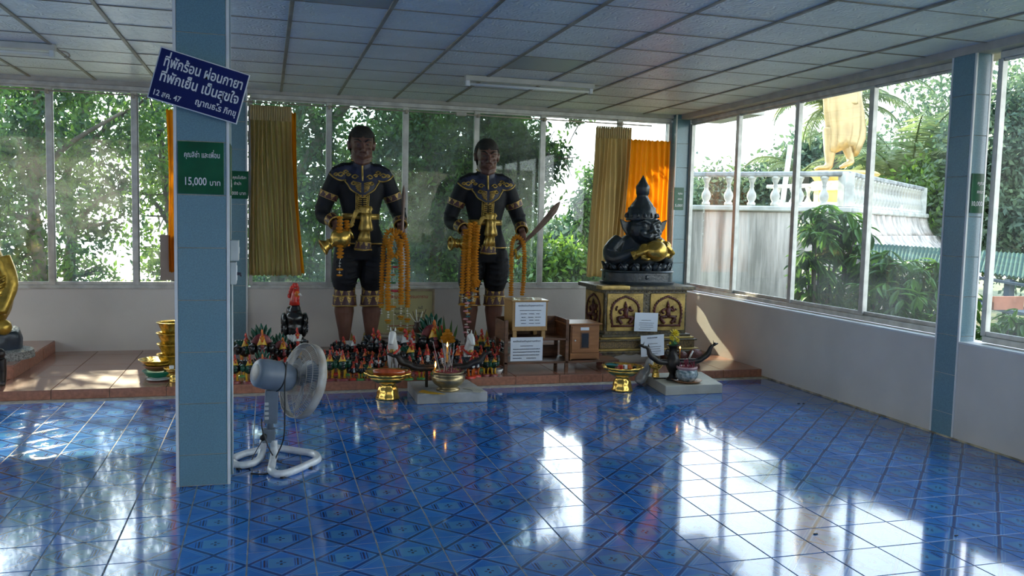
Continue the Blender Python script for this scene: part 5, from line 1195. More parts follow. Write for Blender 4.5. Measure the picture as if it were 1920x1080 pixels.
    for k, s in (('L', -1), ('R', 1)):
        P = [V(q) for q in SH[k]]; a, c = P[0].lerp(P[1], .38), P[0].lerp(P[1], .56)
        a += V((s * .015, .01, 0)); c += V((s * .012, .01, 0)); obj('arm_band', cuff(a, c, .107, .103), MAT['band'], t)
        a, c = P[1].lerp(P[2], .62), P[1].lerp(P[2], .93); obj('wrist_cuff', cuff(a, c, .077, .070), MAT['band'], t)
        d = (c - a).normalized(); up = d.orthogonal().normalized(); sd = d.cross(up)
        obj('cuff_edge', tube([c + (up * math.cos(q) + sd * math.sin(q)) * .071 for q in [2 * PI * i / 24 for i in range(25)]], .006, 6), MAT['goldp'], t, True)
    # cloud collar: navy yoke with gold border and motifs
    def yoke(out, name, m, off=.010, step=.012):
        g = B(); xs_ = [p[0] for p in out]; zs_ = [p[1] for p in out]
        def inside(x, z):
            c = False; j = len(out) - 1
            for i in range(len(out)):
                (xi, zi), (xj, zj) = out[i], out[j]
                if (zi > z) != (zj > z) and x < (xj - xi) * (z - zi) / (zj - zi) + xi: c = not c
                j = i
            return c
        V_ = {}
        nx = int((max(xs_) - min(xs_)) / step) + 1; nz = int((max(zs_) - min(zs_)) / step) + 1
        for i in range(nx + 1):
            for j in range(nz + 1):
                x = min(xs_) + i * step; z = min(zs_) + j * step
                V_[i, j] = (x, z)
        vv = {}
        for i in range(nx):
            for j in range(nz):
                x, z = V_[i, j]
                if inside(x + step / 2, z + step / 2):
                    q = []
                    for a, c in ((i, j), (i + 1, j), (i + 1, j + 1), (i, j + 1)):
                        if (a, c) not in vv: xx, zz = V_[a, c]; y = fy(xx, zz); vv[a, c] = g.verts.new((xx, y - off, zz))
                        q.append(vv[a, c])
                    g.faces.new(q)
        return obj(name, g, m, t, True)
    front = [(-.165, 1.93), (-.185, 1.84), (-.155, 1.80), (-.12, 1.745), (-.05, 1.70), (0, 1.665), (.05, 1.70), (.12, 1.745), (.155, 1.80), (.185, 1.84), (.165, 1.93), (.09, 2.02), (-.09, 2.02)]
    yoke(front, 'collar_yoke', MAT['navyc'])
    obj('collar_border', tube(onf(front[1:-3], .012, 4), .008, 6), MAT['goldp'], t, True)
    for s in (-1, 1):
        sh = [(s * .095, 2.01), (s * .17, 2.0), (s * .255, 1.975), (s * .32, 1.935), (s * .315, 1.885), (s * .245, 1.85), (s * .20, 1.845), (s * .16, 1.86), (s * .12, 1.90)]
        yoke(sh, 'shoulder_cape', MAT['navyc'], .014)
        obj('collar_border', tube(onf([(s * .17, 1.845), (s * .21, 1.84), (s * .25, 1.845), (s * .295, 1.87), (s * .335, 1.91)], .016, 5), .008, 6), MAT['goldp'], t, True)
        mot = B()
        for (cx, cz, r) in ((.22, 1.90, .034), (.17, 1.93, .026), (.27, 1.90, .022), (.14, 1.90, .02), (.075, 1.88, .032), (.09, 1.81, .026)):
            tube(onf([(s * (cx - r), cz), (s * cx, cz + r * .7), (s * (cx + r), cz), (s * cx, cz - r * .5), (s * (cx - r * .4), cz)], .016, 3), .008, 5, mot)
        for k in range(6): tube(onf([(s * .015, 1.72 + k * .018), (s * (.06 + .008 * k), 1.745 + k * .018)], .014, 3), .006, 5, mot)
        obj('gold_motif', mot, MAT['goldp'], t, True)
    # stand collar and its gold rims
    ring = lambda z, r, ry: [(r * math.cos(a), -.003 + ry * math.sin(a) - (.012 if math.sin(a) < 0 else 0) * abs(math.sin(a)), z + .022 * math.sin(a)) for a in [2 * PI * i / 32 for i in range(33)]]
    obj('collar_rim', tube(ring(2.066, .112, .110), .007, 6), MAT['goldp'], t, True)
    obj('collar_clasp', tube([(0, fy(0, 2.02) - .01, 2.045), (0, fy(0, 1.99) - .01, 2.01), (0, fy(0, 1.95) - .012, 1.96), (0, fy(0, 1.9) - .014, 1.90), (0, fy(0, 1.84) - .014, 1.84)], [.010, .010, .010, .012, .008], 8), MAT['goldp'], t, True)
    # placket: two borders and rows of chevron loops
    for s in (-1, 1): obj('placket_edge', tube(onf([(s * .068, 1.70), (s * .066, 1.60), (s * .064, 1.50)], .010, 5), .0055, 6), MAT['goldp'], t, True)
    for k in range(9):
        z = 1.685 - k * .0215
        for s in (-1, 1):
            g = tube(onf([(s * .006, z), (s * .03, z + .004), (s * .050, z - .004), (s * .046, z - .016), (s * .02, z - .016)], .012, 3), .0065, 5); obj('frog_loop', g, MAT['goldp'], t, True)
    # belt, sash knot, tails, hem
    obj('belt', cuff((0, -.004, 1.495), (0, -.004, 1.435), .203, .203, .01, 40, .72), MAT['goldp'], t, True)
    obj('hem_trim', tube([(.262 * math.cos(a), .176 * math.sin(a), 1.178) for a in [2 * PI * i / 40 for i in range(41)]], .008, 6), MAT['goldp'], t, True)
    def pleated(P, name, wav=7, depth=.012):
        """P: rows of (xc, half width, z, y)"""
        g = B(); rows = []; n = 36
        for xc, hw, z, y in P:
            rows.append([g.verts.new((xc + hw * math.cos(2 * PI * i / n), y - .035 * max(0, -math.sin(2 * PI * i / n)) - depth * math.sin(wav * 2 * PI * i / n) * .5 + (.015 if math.sin(2 * PI * i / n) > 0 else 0), z)) for i in range(n)])
        for p, q in zip(rows, rows[1:]):
            for i in range(n): g.faces.new((p[i], p[(i + 1) % n], q[(i + 1) % n], q[i]))
        g.faces.new(rows[0]); g.faces.new(rows[-1][::-1]); bmesh.ops.recalc_face_normals(g, faces=g.faces); return obj(name, g, MAT['goldp'], t, True)
    pleated([(.035, .062, 1.575, -.155), (.035, .075, 1.545, -.175), (.035, .060, 1.515, -.165), (.035, .068, 1.50, -.175)], 'sash_knot')
    pleated([(.035, .055, 1.50, -.17), (.035, .062, 1.46, -.185), (.035, .058, 1.43, -.18), (.035, .064, 1.40, -.19), (.035, .075, 1.36, -.20), (.035, .078, 1.325, -.20), (.035, .060, 1.31, -.19)], 'sash_bow')
    pleated([(.03, .050, 1.32, -.185), (.022, .062, 1.26, -.195), (.015, .075, 1.20, -.205)], 'sash_tail')
    obj('sash_fringe', cuff((.015, -.185, 1.20), (.005, -.19, 1.115), .082, .094, .01, 24, .35), MAT['band'], t)
    obj('sash_fringe_edge', tube([(-.085, -.21, 1.118), (.005, -.225, 1.108), (.10, -.21, 1.118)], .008, 6), MAT['goldp'], t, True)
    fan = B()
    for k in range(6):
        a = .35 + k * .22; tube(spline([(.0, -.175, 1.50), (-.05 - .02 * math.cos(a), -.185, 1.50 + .03 * math.sin(a * 2)), (-.085 - .008 * k, -.17, 1.47 - .022 * k), (-.09, -.165, 1.40 - .004 * k)], 5), .014, 6, fan)
    obj('sash_loop', fan, MAT['goldp'], t, True)
    # plinth-like gilded sandals
    for s, ax in ((-1, -.160), (1, .125)):
        obj('sandal', loft([((ax + s * .015, -.06, .0), .062, .175), ((ax + s * .015, -.06, .012), .060, .17)], n=24), MAT['goldp'], t)
        obj('sandal_strap', tube([(ax - .06, -.08, .02), (ax - .05, -.085, .07), (ax + s * .015, -.09, .105), (ax + .065, -.085, .07), (ax + .07, -.08, .02)], .012, 6), MAT['goldp'], t, True)
        obj('heel_wing', prism([(-.03, 0), (.04, 0), (.03, .10), (.0, .20), (-.02, .10)], .02, Matrix.Translation((ax - s * .0 + (.075 if s < 0 else -.075), .03, .01)) @ Matrix.Rotation(PI / 2, 4, 'X')), MAT['goldp'], t)
    return t
G1 = guardian_proto()
GP = [V((.98, 9.35, ZP + .03)), V((2.385, 9.45, ZP + .03))]
pl0 = thing('statue_plinth', 'low rocky green grey base under the left guardian statue', 'plinth', (GP[0].x, GP[0].y, ZP), 'low bases of the guardian statues')
MAT['rock'] = M('mossy painted rock', (.16, .17, .13), .8, var=.3, vs=8, bump=.6, bs=20)
pm = loft([((GP[0].x, GP[0].y - .03, ZP), .36, .30, .8), ((GP[0].x, GP[0].y - .03, ZP + .022), .34, .28, .8), ((GP[0].x, GP[0].y - .03, ZP + .03), .32, .26, .8)], n=28); obj('base', pm, MAT['rock'], pl0, 40)
pl1 = copy_tree(pl0); pl1.location = (GP[1].x, GP[1].y, ZP); pl1['label'] = 'low rocky green grey base under the right guardian statue with the sword'
G1['label'] = 'left dark-skinned guardian statue in black and gold jacket, upright sword in hand'; G1['group'] = 'life-size guardian statues'
G2 = copy_tree(G1); G2['label'] = 'right dark-skinned guardian statue in black and gold jacket, curved sword pointing up right'
G1.location = GP[0]; G2.location = GP[1]; G2.scale = (.975,) * 3; G2.rotation_euler.z = -.06
G1.rotation_euler.z = 0.0

# water jars, swords
MAT['jar'] = M('burnished gold jar', (.55, .36, .08), .26, .8, var=.2, vs=8, bump=.2, bs=30)
def jar(label, c, ax, s=1.0):
    """c centre of belly; ax direction to mouth"""
    q = V(ax).to_track_quat('Z', 'Y').to_matrix(); c = V(c)
    t = thing('water_jar', label, 'jar', tuple(c), 'gold jars held by the guardians')
    P = [(.03, -.125), (.062, -.122), (.066, -.110), (.040, -.100), (.075, -.075), (.105, -.03), (.110, .01), (.095, .055), (.062, .085), (.048, .10), (.047, .115), (.056, .120), (.058, .130), (.050, .135), (.052, .16), (.072, .185), (.082, .20), (.084, .212), (.076, .215), (.060, .19), (.045, .15)]
    obj('vessel', lathe([(r * s, z * s) for r, z in P], 36, at=c, rot=q, closed=False), MAT['jar'], t, True)
    obj('rim_ring', lathe([(.080 * s, .198 * s), (.089 * s, .205 * s), (.080 * s, .214 * s)], 32, at=c, rot=q, closed=False), MAT['jar'], t, True)
    obj('neck_ring', lathe([(.050 * s, .118 * s), (.062 * s, .125 * s), (.050 * s, .134 * s)], 32, at=c, rot=q, closed=False), MAT['jar'], t, True)
    return t
jar('gold water jar tipped to lower left, held by the left guardian statue', GP[0] + V((-.235, -.30, 1.235)), (-.85, -.1, -.45))
jar('gold water jar lying level, mouth left, held by the right guardian statue', GP[1] + V((-.275, -.31, 1.195)), (-1, -.15, .02), .93)
MAT['blade'] = M('dull brown painted blade', (.16, .10, .075), .4, .3, var=.2, vs=6); MAT['hilt'] = M('dark brown hilt', (.07, .035, .02), .5, var=.2, vs=15)
def sword(label, h, tip, back, guard=True, width=.045, curve=.10):
    h, tip, back = V(h), V(tip), V(back); t = thing('sword', label, 'sword', tuple(h), 'swords of the guardians'); d = tip - h; sdir = d.cross(V((0, 1, 0))).normalized()
    g = B(); n = 14; rows = []
    for i in range(n + 1):
        f = i / n; c = h + d * f + sdir * curve * math.sin(f * PI * .9) * d.length * .5; w = width * (.7 + .9 * f) * (1 if f < .8 else max(.02, (1 - f) / .2) ** .7)
        rows.append([g.verts.new(c + sdir * w * .5), g.verts.new(c + V((0, -.006, 0))), g.verts.new(c - sdir * w * .5), g.verts.new(c + V((0, .006, 0)))])
    for a, b_ in zip(rows, rows[1:]):
        for i in range(4): g.faces.new((a[i], a[(i + 1) % 4], b_[(i + 1) % 4], b_[i]))
    g.faces.new(rows[0]); g.faces.new(rows[-1][::-1]); bmesh.ops.recalc_face_normals(g, faces=g.faces)
    obj('blade', g, MAT['blade'], t)
    obj('hilt', tube(spline([h, h.lerp(back, .5), back], 5), [.016, .018, .017, .016, .017, .018, .019, .020, .024, .028, .02], 10), MAT['hilt'], t, True)
    if guard: obj('guard', lathe([(.02, -.006), (.052, -.004), (.055, 0), (.052, .004), (.02, .006)], 28, at=h, rot=d.to_track_quat('Z', 'Y').to_matrix()), MAT['goldp'], t, True)
    return t
hR = lambda k: GP[k] + V((.42, -.215, 1.29))
sword('thin brown sword held upright by the left guardian statue', hR(0) + V((0, 0, .0)), hR(0) + V((.02, .06, .52)), hR(0) + V((-.02, -.10, -.13)), True, .03, .0)
sword('broad curved brown sword of the right guardian, blade pointing up to the right', GP[1] + V((.43, -.24, 1.25)), GP[1] + V((.80, -.26, 1.69)), GP[1] + V((.24, -.24, 1.06)), False, .06, -.07)

# ---- marigold garlands
MAT['mari'] = M('orange marigold petals', (1.0, .40, .012), .8, var=.25, vs=60, bump=.8, bs=200)
MAT['mariy'] = M('yellow marigold petals', (.80, .50, .03), .8, var=.2, vs=60, bump=.8, bs=200)
MAT['jas'] = M('white jasmine buds', (.78, .78, .70), .6, var=.1, vs=50); MAT['rib'] = M('red ribbon rosette', (.55, .03, .06), .5, var=.2, vs=20)
MAT['pinkf'] = M('pink white plastic blossoms', (.75, .12, .18), .5, var=.2, vs=40, col2=(.75, .6, .6)); MAT['tealf'] = M('teal blossoms', (.02, .22, .26), .5, var=.2); MAT['greenf'] = M('green leaves', (.03, .16, .05), .5, var=.2)
def flower_mesh(m, name):
    t = B(); n = 14
    rings = []
    for z, r in ((-.5, .35), (-.3, .85), (0, 1), (.3, .85), (.5, .35)):
        rings.append([t.verts.new((r * (1 + .16 * math.cos(7 * 2 * PI * i / n + z * 9)) * math.cos(2 * PI * i / n), r * (1 + .16 * math.cos(7 * 2 * PI * i / n + z * 9)) * math.sin(2 * PI * i / n), z)) for i in range(n)])
    for a, b in zip(rings, rings[1:]):
        for i in range(n): t.faces.new((a[i], a[(i + 1) % n], b[(i + 1) % n], b[i]))
    t.faces.new(rings[0][::-1]); t.faces.new(rings[-1]); return mesh(t, m, name)
FM = {k: flower_mesh(MAT[m], nme) for k, m, nme in (('o', 'mari', 'marigold'), ('y', 'mariy', 'marigold'), ('w', 'jas', 'jasmine_bud'), ('r', 'rib', 'ribbon_rosette'), ('p', 'pinkf', 'pink_blossom'), ('t', 'tealf', 'teal_blossom'), ('g', 'greenf', 'green_leaf_roll'))}
NMF = {'o': 'marigold', 'y': 'yellow_marigold', 'w': 'jasmine_bud', 'r': 'ribbon_rosette', 'p': 'pink_blossom', 't': 'teal_blossom', 'g': 'leaf_roll'}
def beads(parent, P, kind, r, thick, jit=.12):
    """string flowers along the polyline P"""
    S = spline([V(p) for p in P], 8) if len(P) > 2 else [V(P[0]), V(P[1])]
    acc = 0; nxt = 0
    for a, b in zip(S, S[1:]):
        l = (b - a).length
        while nxt <= acc + l and l > 0:
            p = a.lerp(b, (nxt - acc) / l); d = (b - a).normalized(); q = d.to_track_quat('Z', 'Y') @ Quaternion((0, 0, 1), random.uniform(0, 6))
            rr = r * random.uniform(1 - jit, 1 + jit); o = inst(NMF[kind], FM[kind], parent, p + V((random.uniform(-1, 1), random.uniform(-1, 1), 0)) * r * .08, q.to_euler(), (rr, rr, thick * .95)); nxt += thick
        acc += l
def garland(label, P, runs, tail, r=.026, group='marigold garlands'):
    t = thing('garland', label, 'garland', tuple(P[0]), group); beads(t, P, runs, r, r * 1.02)
    for e_ in tail:
        x, y, z = e_[:3]; k = z
        for kind, rr, dz in e_[3]:
            k -= dz; inst(NMF[kind], FM[kind], t, (x + random.uniform(-.004, .004), y, k), (0, 0, random.uniform(0, 6)), (rr, rr, rr * .7))
    obj('string', tube([V(p) for p in P], .003, 5), MAT['jas'], t)
    for e_ in tail: obj('string', tube([(e_[0], e_[1], e_[2]), (e_[0], e_[1], e_[2] - sum(q[2] for q in e_[3]))], .002, 4), MAT['jas'], t)
    return t
TL = [('w', .012, .03), ('w', .014, .028), ('w', .012, .025), ('o', .034, .035), ('y', .026, .025), ('w', .012, .04), ('w', .012, .028), ('o', .038, .035), ('y', .022, .02)]
TS = [('w', .012, .03), ('w', .012, .03), ('o', .034, .035), ('w', .012, .03), ('o', .030, .03)]
g0 = GP[0]; g1 = GP[1]
def L0(px, py, dy=-.36): return atY(px, py, g0.y + dy)
def L1(px, py, dy=-.36): return atY(px, py, g1.y + dy)
def tl(p, seq): return (p.x, p.y, p.z, seq)
garland('bright orange marigold garland hanging in front from the left guardian jar hand', [L0(637, 408), L0(637, 440), L0(638, 475), L0(638, 488)], 'o', [tl(L0(637, 488), TS)], .036)
garland('shorter orange garland behind the front one at the left guardian belt', [L0(650, 415, -.30), L0(652, 440, -.30), L0(650, 462, -.30)], 'o', [], .03)
for lb, a, b, r, ta, tb in (('outermost long marigold garland draped over the left guardian sword hand', (717, 735, 764), (575, 600, 590), .028, TL, TL), ('inner long marigold garland draped over the left guardian sword hand', (728, 741, 752), (590, 0, 585), .030, TL, TL)):
    x0, xm, x1 = a; top = 432 if r < .029 else 438; dy = -.34 if r < .029 else -.38
    P = [L0(x0 - (0 if r > .029 else 2), b[0] - 10, dy), L0(x0 - 1, 530, dy), L0(x0 + 2, 470, dy), L0(x0 + 8, top + 6, dy), L0(xm, top, dy), L0(x1 - 8, top + 8, dy), L0(x1 - 1, 470, dy), L0(x1, 530, dy), L0(x1, b[2] - 12, dy)]
    garland(lb, P, 'o', [tl(P[0], ta[:7] if r > .029 else ta[3:7]), tl(P[-1], tb)], r)
garland('short thick orange loop close under the left guardian sword guard', [L0(726, 450, -.40), L0(731, 470, -.40), L0(740, 482, -.40), L0(749, 470, -.40), L0(753, 450, -.40)], 'o', [], .03)
t = thing('garland', 'strand of red rosettes and green leaf rolls in the middle of the sword hand garlands', 'garland', tuple(L0(738, 480)), 'marigold garlands')
zz = L0(738, 478).z
for k, (kk, rr) in enumerate([('r', .03), ('w', .014), ('g', .03), ('r', .032), ('w', .014), ('o', .028), ('w', .012), ('g', .034), ('w', .012), ('r', .042), ('w', .014), ('w', .012), ('w', .012), ('o', .040), ('w', .012), ('w', .012)]):
    p = L0(738 + (3 if k % 3 == 0 else -1), 480, -.37); inst(NMF[kk], FM[kk], t, (p.x, p.y, zz - k * .042), (0, 0, k), (rr, rr, rr * .6))
obj('string', tube([L0(738, 476, -.37), L0(738, 640, -.37)], .002, 4), MAT['jas'], t)
# bundle on the right guardian jar hand
for i, (x, y0_, y1_, lb) in enumerate([(869, 432, 550, 'leftmost'), (878, 420, 560, 'second from the left'), (887, 418, 548, 'third from the left'), (892, 424, 530, 'rightmost')]):
    P = [L1(x + 4, y0_, -.38 - .02 * (i % 2)), L1(x + 2, y0_ + 30, -.40 - .02 * (i % 2)), L1(x, (y0_ + y1_) / 2, -.40 - .02 * (i % 2)), L1(x - 2 + i, y1_, -.40 - .02 * (i % 2))]
    garland('%s strand of the marigold bundle hanging from the right guardian jar hand' % lb, P, 'o', [tl(P[-1], TS if i % 2 else TL[:4])], .030)
t = thing('garland', 'pink, white and teal plastic flower strand below the right guardian marigold bundle', 'garland', tuple(L1(876, 560, -.44)), 'marigold garlands')
p0 = L1(877, 545, -.44)
for k, kk in enumerate(['r', 'r', 'w', 't', 'p', 'w', 't', 'p', 'w', 't', 'p', 'p', 'w', 'p', 'w', 'p', 'p']):
    rr = {'r': .018, 'w': .020, 't': .026, 'p': .028}[kk]
    inst(NMF[kk], FM[kk], t, (p0.x + .02 * math.sin(k * 2.4), p0.y, p0.z - .02 - k * .029), (0, 0, k), (rr, rr, rr * .7))
obj('string', tube([p0, p0 - V((0, 0, .54))], .002, 4), MAT['jas'], t)
P = [L1(904, 545, -.42), L1(897, 530, -.42), L1(894, 520, -.42)]
garland('small side tassel of orange flowers right of the right guardian bundle', [L1(889, 520, -.43), L1(893, 538, -.43), L1(899, 526, -.43)], 'o', [], .02)
P = [L1(958, 553, -.40), L1(959, 500, -.40), L1(960, 460, -.40), L1(966, 444, -.38), L1(974, 446, -.38), L1(982, 460, -.40), L1(983, 505, -.40), L1(979, 553, -.40)]
garland('single long thin marigold garland looped over the right guardian sword hand', P, 'o', [], .026)
garland('tiny yellow flower loop tucked under the right guardian sword hand', [L1(966, 468, -.40), L1(970, 485, -.40), L1(976, 478, -.40)], 'y', [], .016)

# ------------------------------------------------------------------ BLACK STATUE ON THE PEDESTAL
MAT['onyx'] = M('black lacquered stone', (.022, .032, .042), .32, var=.2, vs=10, bump=.35, bs=28, spec=.6)
def dark_deity():
    cx, cy, z0 = 3.93, 8.68, .905
    t = thing('black_deity_statue', 'black crowned deity statue on a lotus base, holding a golden globe to its mouth', 'statue', (cx, cy, z0)); T = V((cx, cy, z0)); k = 1
    P = lambda x, y, z: T + V((x, y, z))
    # faceted base and lotus
    g = B(); loft([(P(0, 0, 0), .40, .27, .7), (P(0, 0, .03), .41, .28, .7), (P(0, 0, .035), .385, .255, .7), (P(0, 0, .13), .385, .255, .7), (P(0, 0, .14), .40, .27, .7), (P(0, 0, .155), .39, .26, .7)], g, n=32); obj('base', g, MAT['onyx'], t, 30)
    for i in range(11):
        a = PI + PI * i / 10; x, y = .37 * math.cos(a), .245 * math.sin(a)
        g = B(); ball(P(x, y, .085), (.028, .02, .03), g, 8); obj('base_boss', g, MAT['onyx'], t, True)
    for i in range(16):
        a = 2 * PI * i / 16; x, y = .33 * math.cos(a), .23 * math.sin(a)
        g = B(); ball(P(x, y, .19), (.068, .05, .055), g, 10); r = tube([P(x * 1.14 - .04 * math.sin(a), y * 1.14 + .04 * math.cos(a), .17), P(x * 1.22, y * 1.22, .235), P(x * 1.14 + .04 * math.sin(a), y * 1.14 - .04 * math.cos(a), .17)], .012, 6, g); obj('lotus_petal', g, MAT['onyx'], t, True)
    # body: folded legs hidden in lotus, broad shoulders, arms, head
    b = B()
    loft([(P(0, 0, .17), .30, .20), (P(0, .02, .25), .29, .18), (P(0, .03, .36), .27, .165), (P(0, .03, .48), .22, .14), (P(0, .02, .55), .12, .10)], b, n=28)
    for s in (-1, 1):
        tube(spline([P(s * .20, .03, .48), P(s * .32, .0, .34), P(s * .30, -.10, .27), P(s * .20, -.22, .33), P(s * .13, -.26, .37)], 5), [.085, .09, .095, .095, .095, .09, .085, .082, .08, .075, .072, .07, .066, .062, .058, .055, .052, .05, .048, .046, .045], 12, b)
    ball(P(.04, -.07, .60), (.188, .165, .180), b, 24); ball(P(.045, -.16, .53), (.12, .10, .09), b, 18)
    for s in (-1, 1):
        ball(P(.05 + s * .075, -.20, .64), (.040, .03, .026), b, 12); tube([P(.05 + s * .02, -.225, .665), P(.05 + s * .08, -.22, .695), P(.05 + s * .14, -.16, .665)], [.016, .022, .014], 8, b)
        ball(P(.05 + s * .085, -.21, .565), (.045, .035, .04), b, 12)
        tube([P(.05 + s * .02, -.255, .515), P(.05 + s * .09, -.235, .53), P(.05 + s * .12, -.19, .55)], [.022, .018, .010], 8, b)
        ball(P(.055 + s * .03, -.250, .575), (.024, .024, .02), b, 10)
    tube([P(.05, -.215, .67), P(.052, -.25, .62), P(.055, -.275, .58)], [.018, .024, .030], 10, b)
    obj('body', remeshed(b, .008, 2), MAT['onyx'], t, True)
    for s in (-1, 1):
        g = prism([(0, -.10), (s * .035, -.09), (s * .10, .0), (s * .13, .10), (s * .06, .07), (0, .08)], .03, Matrix.Translation(P(.04 + s * .15, -.02, .61)) @ Matrix.Rotation(PI / 2, 4, 'X'), bv=.006); obj('ear', g, MAT['onyx'], t)
        obj('armlet', lathe([(.095, -.02), (.10, 0), (.095, .02)], 20, at=P(s * .30, .0, .36), rot=V((s * .4, .1, -1)).to_track_quat('Z', 'Y').to_matrix(), closed=False), MAT['onyx'], t, True)
    # tiered crown with spire
    prof = [(.160, .69), (.172, .70), (.168, .72), (.172, .74), (.165, .77), (.15, .80), (.15, .83), (.125, .85), (.11, .88), (.085, .91), (.07, .935), (.06, .955), (.062, .975), (.07, .985), (.072, 1.03), (.076, 1.05), (.072, 1.07), (.056, 1.09), (.04, 1.12), (.022, 1.15), (.004, 1.185)]
    obj('crown', lathe([(r, z - .0) for r, z in prof], 36, at=P(.02, -.03, 0), flute=.03, fn=9), MAT['onyx'], t, True)
    for i in range(14):
        a = 2 * PI * i / 14; obj('crown_leaf', lathe([(.002, .055), (.016, .03), (.02, .01), (.012, 0)][::-1], 8, at=P(.02 + .172 * math.cos(a), -.03 + .172 * math.sin(a), .725)), MAT['onyx'], t, True)
    # golden hands, part of the figure
    b = B()
    def ghand(w, d, side, n_): hand(b, w, d, side, n_, .55, 1.65)
    ghand(P(-.165, -.30, .335), (.75, -.15, .30), 1, (0, .6, -.35)); ghand(P(.265, -.27, .345), (-.55, -.25, .38), -1, (0, .6, -.4))
    tube([P(-.19, -.27, .315), P(-.13, -.29, .345)], [.052, .044], 12, b); tube([P(.27, -.22, .33), P(.22, -.265, .365)], [.05, .042], 12, b)
    obj('golden_hands', remeshed(b, .006, 1), MAT['jar'], t, True)
    gl = thing('golden_globe', 'golden globe held between the golden hands of the black statue', 'globe', tuple(P(.055, -.32, .28)))
    obj('sphere', ball(P(.055, -.335, .375), .128, n=32, sc=(1, .9, .88)), MAT['jar'], gl, True)
dark_deity()

# ------------------------------------------------------------------ LARGE BLACK ROOSTER AND THE FLOCK
MAT['cblack'] = M('glossy black enamel', (.012, .014, .016), .25, var=.2, vs=20, spec=.6); MAT['cgreen'] = M('dark green enamel', (.008, .07, .035), .25, var=.2, vs=20); MAT['cred'] = M('bright red enamel', (.60, .035, .02), .3, var=.15, vs=20)
MAT['cyel'] = M('yellow enamel', (.75, .42, .02), .3, var=.12, vs=20); MAT['corg'] = M('orange enamel', (.72, .17, .015), .3, var=.15, vs=20); MAT['cmar'] = M('maroon enamel', (.22, .03, .035), .35, var=.2, vs=20)
MAT['cwhite'] = M('white enamel', (.72, .72, .68), .35, var=.08, vs=10); MAT['cgrn2'] = M('light green base enamel', (.06, .30, .06), .3, var=.15); MAT['cgold'] = M('gold enamel', (.55, .36, .08), .3, .6, var=.15)
def smooth_join(g, vox): return remeshed(g, vox, 2)
def rooster(name, label, cmats, H=.16, tail='wing', group='painted rooster figurines', vox=.0032):
    """front faces -Y; H total height; cmats: body, neck, comb, leg, base, chest, tailcolour"""
    mb, mn, mc, ml, mbase, mch, mt_ = [MAT[q] for q in cmats]; u = H / .16
    t = thing(name, label, 'figurine', (0, 0, 0), group); S = lambda *p: V(p) * u
    obj('base', loft([(S(0, 0, 0), .034 * u, .027 * u, .8), (S(0, 0, .010), .032 * u, .025 * u, .8), (S(0, 0, .013), .026 * u, .02 * u, .8)], n=14), mbase, t, 40)
    for s in (-1, 1):
        g = tube([S(s * .014, .0, .012), S(s * .014, .0, .03), S(s * .016, .0, .050), S(s * .015, .004, .062)], [.0065 * u, .0055 * u, .0075 * u, .011 * u], 7)
        for a in (-.5, .0, .5): tube([S(s * .014, 0, .014), S(s * .014 + .012 * math.sin(a), -.015, .013)], [.004 * u, .002 * u], 5, g)
        obj('leg', g, ml, t, True)
    g = B(); ball(S(0, .004, .078), (.029 * u, .034 * u, .028 * u), g, 14); ball(S(0, -.012, .086), (.023 * u, .022 * u, .024 * u), g, 12); obj('body', g, mb, t, True)
    g = B()
    for k in range(3): ball(S(0, -.031 + .002 * k, .074 + .011 * k), ((.011 - .001 * k) * u, .006 * u, .009 * u), g, 8)
    obj('breast', g, mch, t, True)
    for s in (-1, 1):
        g = B(); ball(S(s * .034, .006, .085), (.016 * u, .026 * u, .024 * u), g, 12); tube(spline([S(s * .030, -.018, .100), S(s * .047, -.005, .098), S(s * .046, .022, .080)], 4), [.005 * u] * 9, 6, g); obj('wing', g, mb, t, True)
    obj('neck', tube([S(0, -.004, .088), S(0, -.010, .104), S(0, -.012, .118), S(0, -.013, .128)], [.022 * u, .018 * u, .0125 * u, .010 * u], 12), mn, t, True)
    h = obj('head', ball(S(0, -.016, .131), (.010 * u, .012 * u, .010 * u), n=12), mc, t, True)
    obj('beak', tube([S(0, -.024, .131), S(0, -.036, .127)], [.005 * u, .001 * u], 6), MAT['cyel'], h)
    g = B()
    for k, (y, z, r) in enumerate([(-.022, .141, .005), (-.015, .149, .0065), (-.008, .153, .0065), (-.001, .149, .005)]): ball(S(0, y, z), (.0045 * u, r * u, (r + .003) * u), g, 8)
    ball(S(0, -.025, .121), (.006 * u, .004 * u, .008 * u), g, 8); obj('comb', g, mc, h, True)
    if tail == 'fan':
        for i in range(9):
            a = -1.15 + 2.3 * i / 8; L_ = (.088 if abs(i - 4) > 2 else .10) * u; d = V((math.sin(a) * .62, .10, math.cos(a)))
            obj('tail_feather', tube([S(0, .026, .07), S(0, .026, .07) + d * L_ * .55, S(0, .026, .07) + d * L_ * .95, S(0, .026, .07) + d * L_ * 1.12], [.006 * u, .014 * u, .010 * u, .001 * u], 7, sq=.45), MAT['cgreen'], t, True)
        obj('tail_disc', ball(S(0, .020, .098), (.040 * u, .006 * u, .044 * u), n=16), MAT['cmar'], t, True)
    else:
        g = B()
        for i in range(5):
            a = -.5 + .25 * i; tube(spline([S(a * .02, .028, .085), S(a * .05, .048, .115), S(a * .06, .066, .108), S(a * .06, .074, .082)], 4), [.009 * u, .009 * u, .009 * u, .009 * u, .008 * u, .008 * u, .007 * u, .007 * u, .006 * u, .005 * u, .004 * u, .003 * u, .001 * u], 6, g)
        obj('tail', g, mt_, t, True)
    return t
